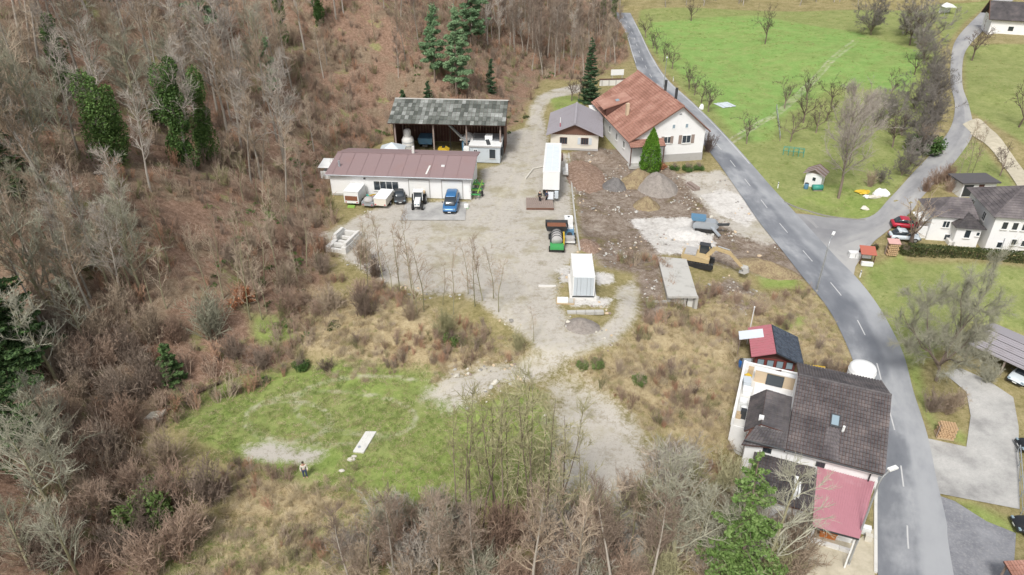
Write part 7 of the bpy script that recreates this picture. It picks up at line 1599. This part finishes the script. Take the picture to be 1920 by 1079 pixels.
def bush(label, px, py, h, mat='twig_purple', spread=.6, n=40, name='bare_bush', group=None, leaves=None, seed=None, r=.012, s=1.0):
    key = (mat, round(spread, 1), n, leaves)
    if key not in BUSH: BUSH[key] = [bush_mesh(50 + len(BUSH) * 7 + i, 2.0, n, spread, mat, 3, r) for i in range(2)]
    T = thing(name, label, 'bush', hit(px, py), rng.uniform(0, 6), group); T.scale = (h/2*s, h/2*s, h/2); link('branches', BUSH[key][rng.integers(2)], T)
    if leaves:
        if ('L', leaves) not in BUSH: BUSH[('L', leaves)] = [dome_mesh(80 + len(BUSH), 1.9, 1.15, leaves, 3000, .085, 18)]
        link('foliage', BUSH[('L', leaves)][0], T)
    return T
BUSH = {}
bush('leafy evergreen shrub among brown brush at the lawn corner', 285, 985, 4.0, leaves='leaf_shrub', name='evergreen_shrub', s=1.0)
bush('second leafy evergreen shrub behind the first at the lawn corner', 300, 930, 2.6, leaves='leaf_shrub', name='evergreen_shrub')
bush('broad dark brown bush beside the evergreen shrub', 395, 940, 4.4, 'twig_purple', .9, 60)
bush('rounded brown bush above the evergreen shrub', 320, 880, 4.0, 'twig_tan', .9, 60)
for a, b, h in ((120,800,4.0),(200,850,3.6),(150,720,3.8),(230,760,3),(80,900,3.4),(190,960,3.4),(120,1020,3.2),(250,680,3.4),(330,640,3)): bush('brown twiggy bush on the lower hillside', a, b, h, 'twig_red' if (a + b) % 3 else 'twig_purple', .9, 60, group='brown bushes of the lower hillside')
bush('pale lichen covered dead bush on the leaf slope', 400, 630, 5.0, 'twig_lichen', .8, 60); bush('orange leaved beech sapling on the slope', 452, 570, 2.6, 'twig_orange', .5, 40, name='beech_sapling', leaves='leaf_beech')
bush('purple brown bush with dark underside above the lawn', 490, 690, 2.8, 'twig_purple', 1.1, 60); bush('purple brown bush spilling over the lawn bank', 440, 670, 3.0, 'twig_purple', 1.1, 60)
bush('ivy green shrub at the top of the lawn', 565, 692, 1.6, leaves='leaf_ivy', name='evergreen_shrub'); bush('dark bramble bush at the top of the lawn', 615, 695, 1.6, 'twig_dark', 1.1, 40)
bush('large olive brown bush on the bank below the yard', 835, 630, 3.2, 'twig_green', .9, 60, leaves=None); bush('green undergrowth bush on the bank below the yard', 845, 645, 1.7, leaves='leaf_shrub', name='evergreen_shrub'); bush('olive bush beside the track loop', 972, 660, 2.6, 'twig_green', .7, 40)
bush('brown bush at the foot of the pale bank', 770, 600, 2.6, 'twig_tan', .7, 40)
for a, b, h in ((740,985,3.4),(800,1000,3.6),(690,1060,3.0),(770,1075,3.2),(850,1040,3.2),(820,960,2.6)): bush('pale grey twiggy bush below the lawn', a, b, h, 'twig_grey', .8, 60, group='pale bushes below the lawn')
for a, b, h in ((1000,1100,3.2),(1060,1095,3.4),(1120,1100,3.4),(940,1110,3.0),(1170,1110,3.2)): bush('reddish twig bush at the lower end of the gravel', a, b, h, 'twig_red', .6, 60, group='reddish bushes at the gravel end')
for a, b, h in ((1095,985,3.6),(1130,1000,3.0)): bush('fan of yellow green shoots beside the lower gravel', a, b, h*1.4, 'twig_green', .7, 40, group='yellow green shoots by the gravel')
for a, b, h in ((1180,950,3.4),(1220,1010,3.6),(1150,1030,3.2)): bush('grey brown bush on the edge of the lower gravel', a, b, h, 'twig_purple', .8, 60, group='grey brown bushes by the gravel')
for a, b, h in ((1430,1075,4.4),(1480,1090,4.0),(1380,1060,4.4),(1340,1090,4.2),(1460,1030,3.4)): bush('olive twig bush before the dark roofed house', a, b, h, 'twig_green' if a % 20 else 'twig_tan', .8, 60, group='olive bushes before the dark roofed house')
bush('pale bare bush against the dark tiled lean-to', 1475, 985, 3.4, 'twig_lichen', .7, 60); bush('grey bare bush beside the terrace wall', 1420, 870, 3.6, 'twig_grey', .8, 60)
for a, b, h in ((1120,690,1.8),(1160,700,2.0),(1200,720,1.8),(1090,690,1.5)): bush('green bramble bush on the bank below the track loop', a, b, h*.8, leaves='leaf_shrub' if a != 1160 else None, mat='twig_tan', spread=1.1, n=40, name='bramble', group='brambles below the track loop')
for a, b, h in ((1380,570,1.8),(1420,590,2.0),(1460,610,1.6),(1340,545,1.6),(1310,560,1.4),(1400,545,1.5)): bush('reddish bramble bush between bunker and road', a, b, h, 'twig_red', 1.0, 40, name='bramble', group='brambles between bunker and road')
for a, b, h in ((1535,655,1.5),(1560,700,1.8),(1480,600,1.2),(1545,690,1.4)): bush('dark bramble bush on the road bank behind the solar shed', a, b, h, 'twig_purple', 1.0, 40, name='bramble', group='brambles behind the solar shed')
for a, b, h in ((1240,315,1.3),(1265,318,1.2),(1290,320,1.4),(1310,318,1.3),(1205,310,1.0)): bush('low green garden shrub below the farmhouse gable', a, b, h, leaves='leaf_ivy' if a != 1240 else 'leaf_beech', name='garden_shrub', group='garden shrubs below the farmhouse', s=1.3)
bush('dark bare shrub at the farmhouse corner by the road', 1328, 285, 3.6, 'twig_dark', .6, 40); bush('dark shrub beside the farmhouse side wall', 1148, 240, 2.0, leaves='leaf_ivy', name='evergreen_shrub')
for a, b, s in ((1180,1040,1.0),(1210,1080,1.1),(1120,1085,1.0),(830,1085,.9),(760,1060,.8),(1060,1060,1.0),(700,1090,.8)): tree('thin', 'tall thin bare tree rising from the thicket below the gravel', hit(a, b), s * 1.1, 'thin trees below the gravel')
for a, b in ((1085,190),(1072,190),(1094,186)): tree('orchard', 'small bare tree by the dark spruce', hit(a, b), .9, 'small trees by the dark spruce', name='garden_tree')
for a, b, h in ((1755,345,2.6),(1775,340,2.8),(1735,360,2.4),(1780,360,2.2)): bush('reddish brushwood bush behind the pollarded tree', a, b, h, 'twig_red', 1.0, 60, group='reddish brushwood by the side road')
for a, b, h, m in ((1745,770,2.6,'twig_purple'),(1775,775,2.4,'twig_tan'),(1795,760,2.0,'twig_tan')): bush('brown roadside bush below the old lichen tree', a, b, h, m, .8, 60, group='brown bushes below the old tree')
for a, b, h in ((1690,470,1.3),(1700,478,1.2),(1640,468,1.0)): bush('round evergreen shrub at the hedge corner', a, b, h, leaves='hedge_leaf', name='evergreen_shrub', group='shrubs at the hedge corner', s=1.1)
bush('dark ivy thicket in the creek hedgerow', 1732, 285, 4.6, leaves='leaf_ivy', name='evergreen_shrub', s=1.2)
bush('brown shrub between hut and creek', 1632, 350, 2.6, 'twig_tan', .7, 40); bush('tangled bare bush before the carport', 1850, 715, 2.6, 'twig_lichen', 1.1, 60)
for a, b in inpoly([(640,1000),(900,985),(1080,1010),(1250,1060),(1250,1110),(640,1110)], 26, 40): bush('grey tangled bush in the thicket below the lawn', a, b, rng.uniform(3.2, 5.2), ['twig_grey','twig_tan','twig_lichen','twig_red'][rng.integers(4)], .8, 60, group='thicket below the lawn')
for a, b in inpoly([(1180,900),(1330,880),(1400,960),(1480,1000),(1500,1110),(1230,1110)], 22, 40): bush('greyish tangled bush in the thicket before the dark roofed house', a, b, rng.uniform(3.4, 5.6), ['twig_grey','twig_tan','twig_green'][rng.integers(3)], .8, 60, group='thicket before the dark roofed house')
for a, b in inpoly([(60,640),(260,560),(420,660),(300,760),(260,900),(420,960),(300,1090),(40,1090)], 30, 50): bush('brown twiggy bush in the thicket left of the lawn', a, b, rng.uniform(2.6, 4.4), ['twig_purple','twig_tan','twig_red'][rng.integers(3)], .9, 60, group='thicket left of the lawn')
for a, b in inpoly([(540,420),(620,440),(720,520),(700,600),(560,600),(440,560),(430,480)], 20, 40): bush('brown bush on the slope above the lawn bank', a, b, rng.uniform(2.0, 3.6), ['twig_purple','twig_tan','twig_red'][rng.integers(3)], .9, 60, group='bushes above the lawn bank')
# clipped hedge
_a = np.array(hit(1700, 478)); _b = np.array(hit(1990, 500)); T = thing('clipped_hedge', 'long dark clipped hedge below the white houses', 'hedge', _a); q = _b - _a; Lh = float(np.linalg.norm(q[:2])); nh = 9000
u_ = r_.random(nh); ins_ = np.stack([r_.uniform(-.55, .55, nh), r_.uniform(.02, 1.5, nh)], 1); fcx = r_.integers(0, 3, nh); ins_[fcx == 0, 0] = np.where(r_.random((fcx == 0).sum()) < .5, -.55, .55) * r_.uniform(.88, 1.04, (fcx == 0).sum()); ins_[fcx == 1, 1] = 1.5 * r_.uniform(.93, 1.03, (fcx == 1).sum())
nn_ = np.array([-q[1], q[0]]) / Lh; gx_ = _a[0] + q[0] * u_ + nn_[0] * ins_[:, 0]; gy_ = _a[1] + q[1] * u_ + nn_[1] * ins_[:, 0]
link('foliage', npmesh('foliage', [leafcloud(np.stack([gx_ - _a[0], gy_ - _a[1], ins_[:, 1] + q[2] * u_], 1), .11, 4)], 'hedge_leaf'), T)
for k in range(12): p_ = q * (k + .5) / 12; obj('stem', MB().tube([(p_[0], p_[1], p_[2] - .2), (p_[0], p_[1], p_[2] + 1.3)], .06, 5), 'bark_brown', T)

# ------------------------------------------------------------ undergrowth nobody could count
def scatter(name, label, cat, P, scl, srcs, tilt=.12):
    me = bpy.data.meshes.new(name); me.from_pydata(np.asarray(P).tolist(), [], []); n = len(P)
    a = me.attributes.new('idx', 'INT', 'POINT'); a.data.foreach_set('value', rng.integers(0, len(srcs), n).astype(np.int32))
    a = me.attributes.new('scl', 'FLOAT', 'POINT'); a.data.foreach_set('value', np.asarray(scl, np.float32))
    a = me.attributes.new('rot', 'FLOAT_VECTOR', 'POINT'); a.data.foreach_set('vector', np.stack([rng.normal(0, tilt, n), rng.normal(0, tilt, n), rng.uniform(0, 6.28, n)], 1).ravel().astype(np.float32))
    o = link(name, me); o['kind'] = 'stuff'; o['label'] = label; o['category'] = cat
    co = bpy.data.collections.new(name + '_source')
    for i, m in enumerate(srcs): co.objects.link(bpy.data.objects.new('%s_%02d' % (name, i), m))
    ng = bpy.data.node_groups.new(name, 'GeometryNodeTree'); ng.interface.new_socket('Geometry', in_out='INPUT', socket_type='NodeSocketGeometry'); ng.interface.new_socket('Geometry', in_out='OUTPUT', socket_type='NodeSocketGeometry')
    N = ng.nodes; gi = N.new('NodeGroupInput'); go = N.new('NodeGroupOutput'); ip = N.new('GeometryNodeInstanceOnPoints'); ci = N.new('GeometryNodeCollectionInfo')
    ci.inputs['Collection'].default_value = co; ci.inputs['Separate Children'].default_value = True; ci.inputs['Reset Children'].default_value = True; ip.inputs['Pick Instance'].default_value = True
    def na(nm, ty): x = N.new('GeometryNodeInputNamedAttribute'); x.data_type = ty; x.inputs['Name'].default_value = nm; return x.outputs['Attribute']
    e2r = N.new('FunctionNodeEulerToRotation'); Lk = ng.links.new
    Lk(gi.outputs[0], ip.inputs['Points']); Lk(ci.outputs[0], ip.inputs['Instance']); Lk(na('idx', 'INT'), ip.inputs['Instance Index']); Lk(na('rot', 'FLOAT_VECTOR'), e2r.inputs[0]); Lk(e2r.outputs[0], ip.inputs['Rotation']); Lk(na('scl', 'FLOAT'), ip.inputs['Scale']); Lk(ip.outputs[0], go.inputs[0])
    md = o.modifiers.new('scatter', 'NODES'); md.node_group = ng; return o
def cloud(n, x0, x1, y0, y1, keep):
    x = rng.uniform(x0, x1, n); y = rng.uniform(y0, y1, n); k = keep(x, y); x, y = x[k], y[k]; return np.stack([x, y, zoff(x, y)], 1)
hs_ = lambda x, y: sdist(x, y, FOOT); blocked = lambda x, y: np.maximum(np.max([sdist(x, y, p) for p in _SUNK], axis=0) > -.4, False) | (np.max([sdist(x, y, p) for p in Z['yard']], axis=0) > -.6)
scree = SCREE
def brushkeep(x, y):
    d = hs_(x, y); open_ = np.max([sdist(x, y, p) for p in scree], axis=0); pn = fbm(x * .12, y * .12, 77, 3)
    return ((d > -1.0) | (sdist(x, y, WOODY) > 0)) & ((open_ < 0) | (rng.random(len(x)) < .25)) & (rng.random(len(x)) < np.clip(pn * 6 - 2.3, .16, 1)) & ~blocked(x, y)
P = cloud(50000, -95, 40, 20, 235, brushkeep)
BR = [bush_mesh(300 + i, 1.7, 16, .9, m, 2, .013, 6) for i, m in enumerate(['twig_purple', 'twig_tan', 'twig_red', 'twig_moss', 'twig_orange', 'twig_red'])]
scatter('brushwood', 'brown and purplish bare undergrowth covering the hillside', 'undergrowth', P, rng.uniform(.35, 1.0, len(P)) * np.where(rng.random(len(P)) < .22, 1.9, 1), BR)
P = cloud(2600, -90, 30, 20, 230, lambda x, y: (hs_(x, y) > -2) & (fbm(x * .1 + 9, y * .1, 31, 3) > .52))
EV = [dome_mesh(400 + i, .55, 1.0, m, 420, .09, 8) for i, m in enumerate(['leaf_ivy', 'leaf_shrub', 'hedge_leaf'])]
scatter('ground_ivy', 'patches of low evergreen undergrowth on the hillside', 'undergrowth', P, rng.uniform(.4, 1.1, len(P)), EV)
def tuft(seed, mat, h=.5, n=46, sp=.8):
    W = Wood(seed); r = W.r; P0 = np.column_stack([r.normal(0, .16, (n, 2)), np.full(n, -.03)]); D = np.column_stack([r.normal(0, sp * .5, (n, 2)), np.ones(n)]); D /= np.linalg.norm(D, axis=1)[:, None]; W.sp.append((P0, D * (h * r.uniform(.5, 1.2, n))[:, None], np.full(n, .014))); return npmesh('tuft', [W.spikes()], mat)
def strawkeep(x, y):
    s_ = np.max([sdist(x, y, p) for p in Z['straw']], axis=0); pn = fbm(x * .2, y * .2, 55, 3)
    return (s_ > -1.5) & (pn > .36) & ~blocked(x, y) & (np.min([np.hypot(x - a, y - b) for a, b in ((25, 46), (26, 58))], axis=0) > 0)
inpad = lambda x, y: np.max([1 - np.maximum(np.maximum(x0 - ((x - cx) * math.cos(rz) + (y - cy) * math.sin(rz)), ((x - cx) * math.cos(rz) + (y - cy) * math.sin(rz)) - x1), np.maximum(y0 - (-(x - cx) * math.sin(rz) + (y - cy) * math.cos(rz)), (-(x - cx) * math.sin(rz) + (y - cy) * math.cos(rz)) - y1)) for cx, cy, rz, x0, x1, y0, y1, pz in PADS], axis=0) > .6
P = cloud(42000, -40, 45, 20, 150, lambda x, y: strawkeep(x, y) & ~inpad(x, y))
TF = [tuft(500, 'straw'), tuft(501, 'straw', .7), tuft(502, 'straw_olive', .4), tuft(503, 'twig_tan', .6), tuft(504, 'straw', .6, 60, 1.3), tuft(505, 'straw', .45, 60, 1.4)]
scatter('dry_grass', 'pale dry grass tufts covering the banks', 'grass', P, rng.uniform(.5, 1.3, len(P)), TF, .2)
P = cloud(15000, -40, 46, 20, 110, lambda x, y: (np.max([sdist(x, y, p) for p in Z['straw'] + [Z['dirt'][1], Z['dirt'][2]]], axis=0) > -2.5) & (fbm(x * .25 + 3, y * .25, 91, 3) > .5) & ~blocked(x, y) & ~inpad(x, y))
scatter('low_brambles', 'low brambles and weeds scattered over the banks', 'undergrowth', P, rng.uniform(.3, 1.0, len(P)), BR[:6])
P = cloud(26000, -36, 110, 22, 230, lambda x, y: ((np.max([sdist(x, y, p) for p in Z['green'] + Z['olive']], axis=0) > .2)) & (fbm(x * .35, y * .35, 15, 3) > .45) & ~blocked(x, y) & ~inpad(x, y))
GT = [tuft(600, 'straw_olive', .22, 30, 1.0), tuft(601, 'blade_green', .24, 30, 1.0)]
scatter('grass_tufts', 'rough grass tufts in the meadow and lawn', 'grass', P, rng.uniform(.5, 1.2, len(P)), GT, .1)

def stone(seed):
    r = np.random.default_rng(seed); mb = MB(); n = 6; vs = []
    for z, q in ((-.1, .8), (.25, 1.0), (.6, .55)):
        for k in range(n): a = 2*math.pi*k/n; w = q*r.uniform(.7, 1.2)*.5; vs.append((w*math.cos(a)*1.2, w*math.sin(a), z*.6))
    fs = [(i*n+k, i*n+(k+1) % n, (i+1)*n+(k+1) % n, (i+1)*n+k) for i in range(2) for k in range(n)] + [tuple(2*n+k for k in range(n))]
    return mb.add(vs, fs).mesh('stone', ['concrete', 'concrete', 'wood_grey', 'stone_pale', 'concrete_dark', 'plaster_tan'][seed % 6])
P = cloud(9000, -28, 48, 50, 125, lambda x, y: ((np.max([sdist(x, y, p) for p in Z['dirt'] + Z['white']], axis=0) > -.5) | ((np.max([sdist(x, y, p) for p in Z['yard'][:3]], axis=0) < .8) & (np.max([sdist(x, y, p) for p in Z['yard'][:3]], axis=0) > -1.2))) & (fbm(x * .3, y * .3, 66, 3) > .47) & ~inpad(x, y) & (np.max([sdist(x, y, p) for p in _SUNK], axis=0) < -.3))
scatter('loose_rubble', 'loose stones and brick rubble strewn over the excavated ground', 'rubble', P, rng.uniform(.1, .36, len(P)) * np.where(rng.random(len(P)) < .05, 1.9, 1), [stone(i) for i in range(12)], .3)

P = cloud(20000, -37, 10, 34, 60, lambda x, y: (np.max([sdist(x, y, Z['green'][0]), sdist(x, y, Z['olive'][5])], axis=0) > -1) & (fbm(x * .9, y * .9, 25, 2) > .26) & ~blocked(x, y))
scatter('lawn_tufts', 'uneven tufts of green and yellowed grass over the lawn', 'grass', P, rng.uniform(.45, 1.2, len(P)), GT + [tuft(602, 'blade_green', .2, 30, 1.2), tuft(603, 'straw', .2, 26, 1.2)], .1)
for a, b, s_, lab in ((1428,1100,.95,'bare lichen tree tangled with the bright spruce'),(1360,1095,.8,'bare mossy tree left of the bright spruce')): tree('lichen', lab, hit(a, b), s_, None)

for a, b, s_ in ((660,1110,.6),(740,1100,.65),(820,1115,.7),(900,1120,.7),(1000,1125,.75),(1080,1120,.7),(1150,1130,.8),(1210,1125,.75)): tree('purple' if a % 40 else 'tan', 'fine twigged bare tree in the thicket at the lower end of the lawn', hit(a, b), s_, 'fine twigged trees below the lawn')

import bmesh
def joined(pair, name):
    bm = bmesh.new(); bm.from_mesh(pair[0]); n = len(bm.faces); bm.from_mesh(pair[1]); bm.faces.ensure_lookup_table()
    for f in bm.faces[n:]: f.material_index = 1
    me = bpy.data.meshes.new(name); bm.to_mesh(me); bm.free(); me.materials.append(pair[0].materials[0]); me.materials.append(pair[1].materials[0]); return me
src_ = [joined(p, 'far_tree') for p in VAR['purple'] + VAR['grey'][:2]]
for k, nm, lab in (('barn_wood', 'bare_woodland', 'dense bare purplish woodland between the barn slope and the road'), ('meadow_wood', 'far_woodland', 'dark bare woodland closing the far end of the meadow')):
    P = np.array([p for p, q in FARWOOD[k]]); scatter(nm, lab, 'wood', P, np.array([q for p, q in FARWOOD[k]]), src_, .03)
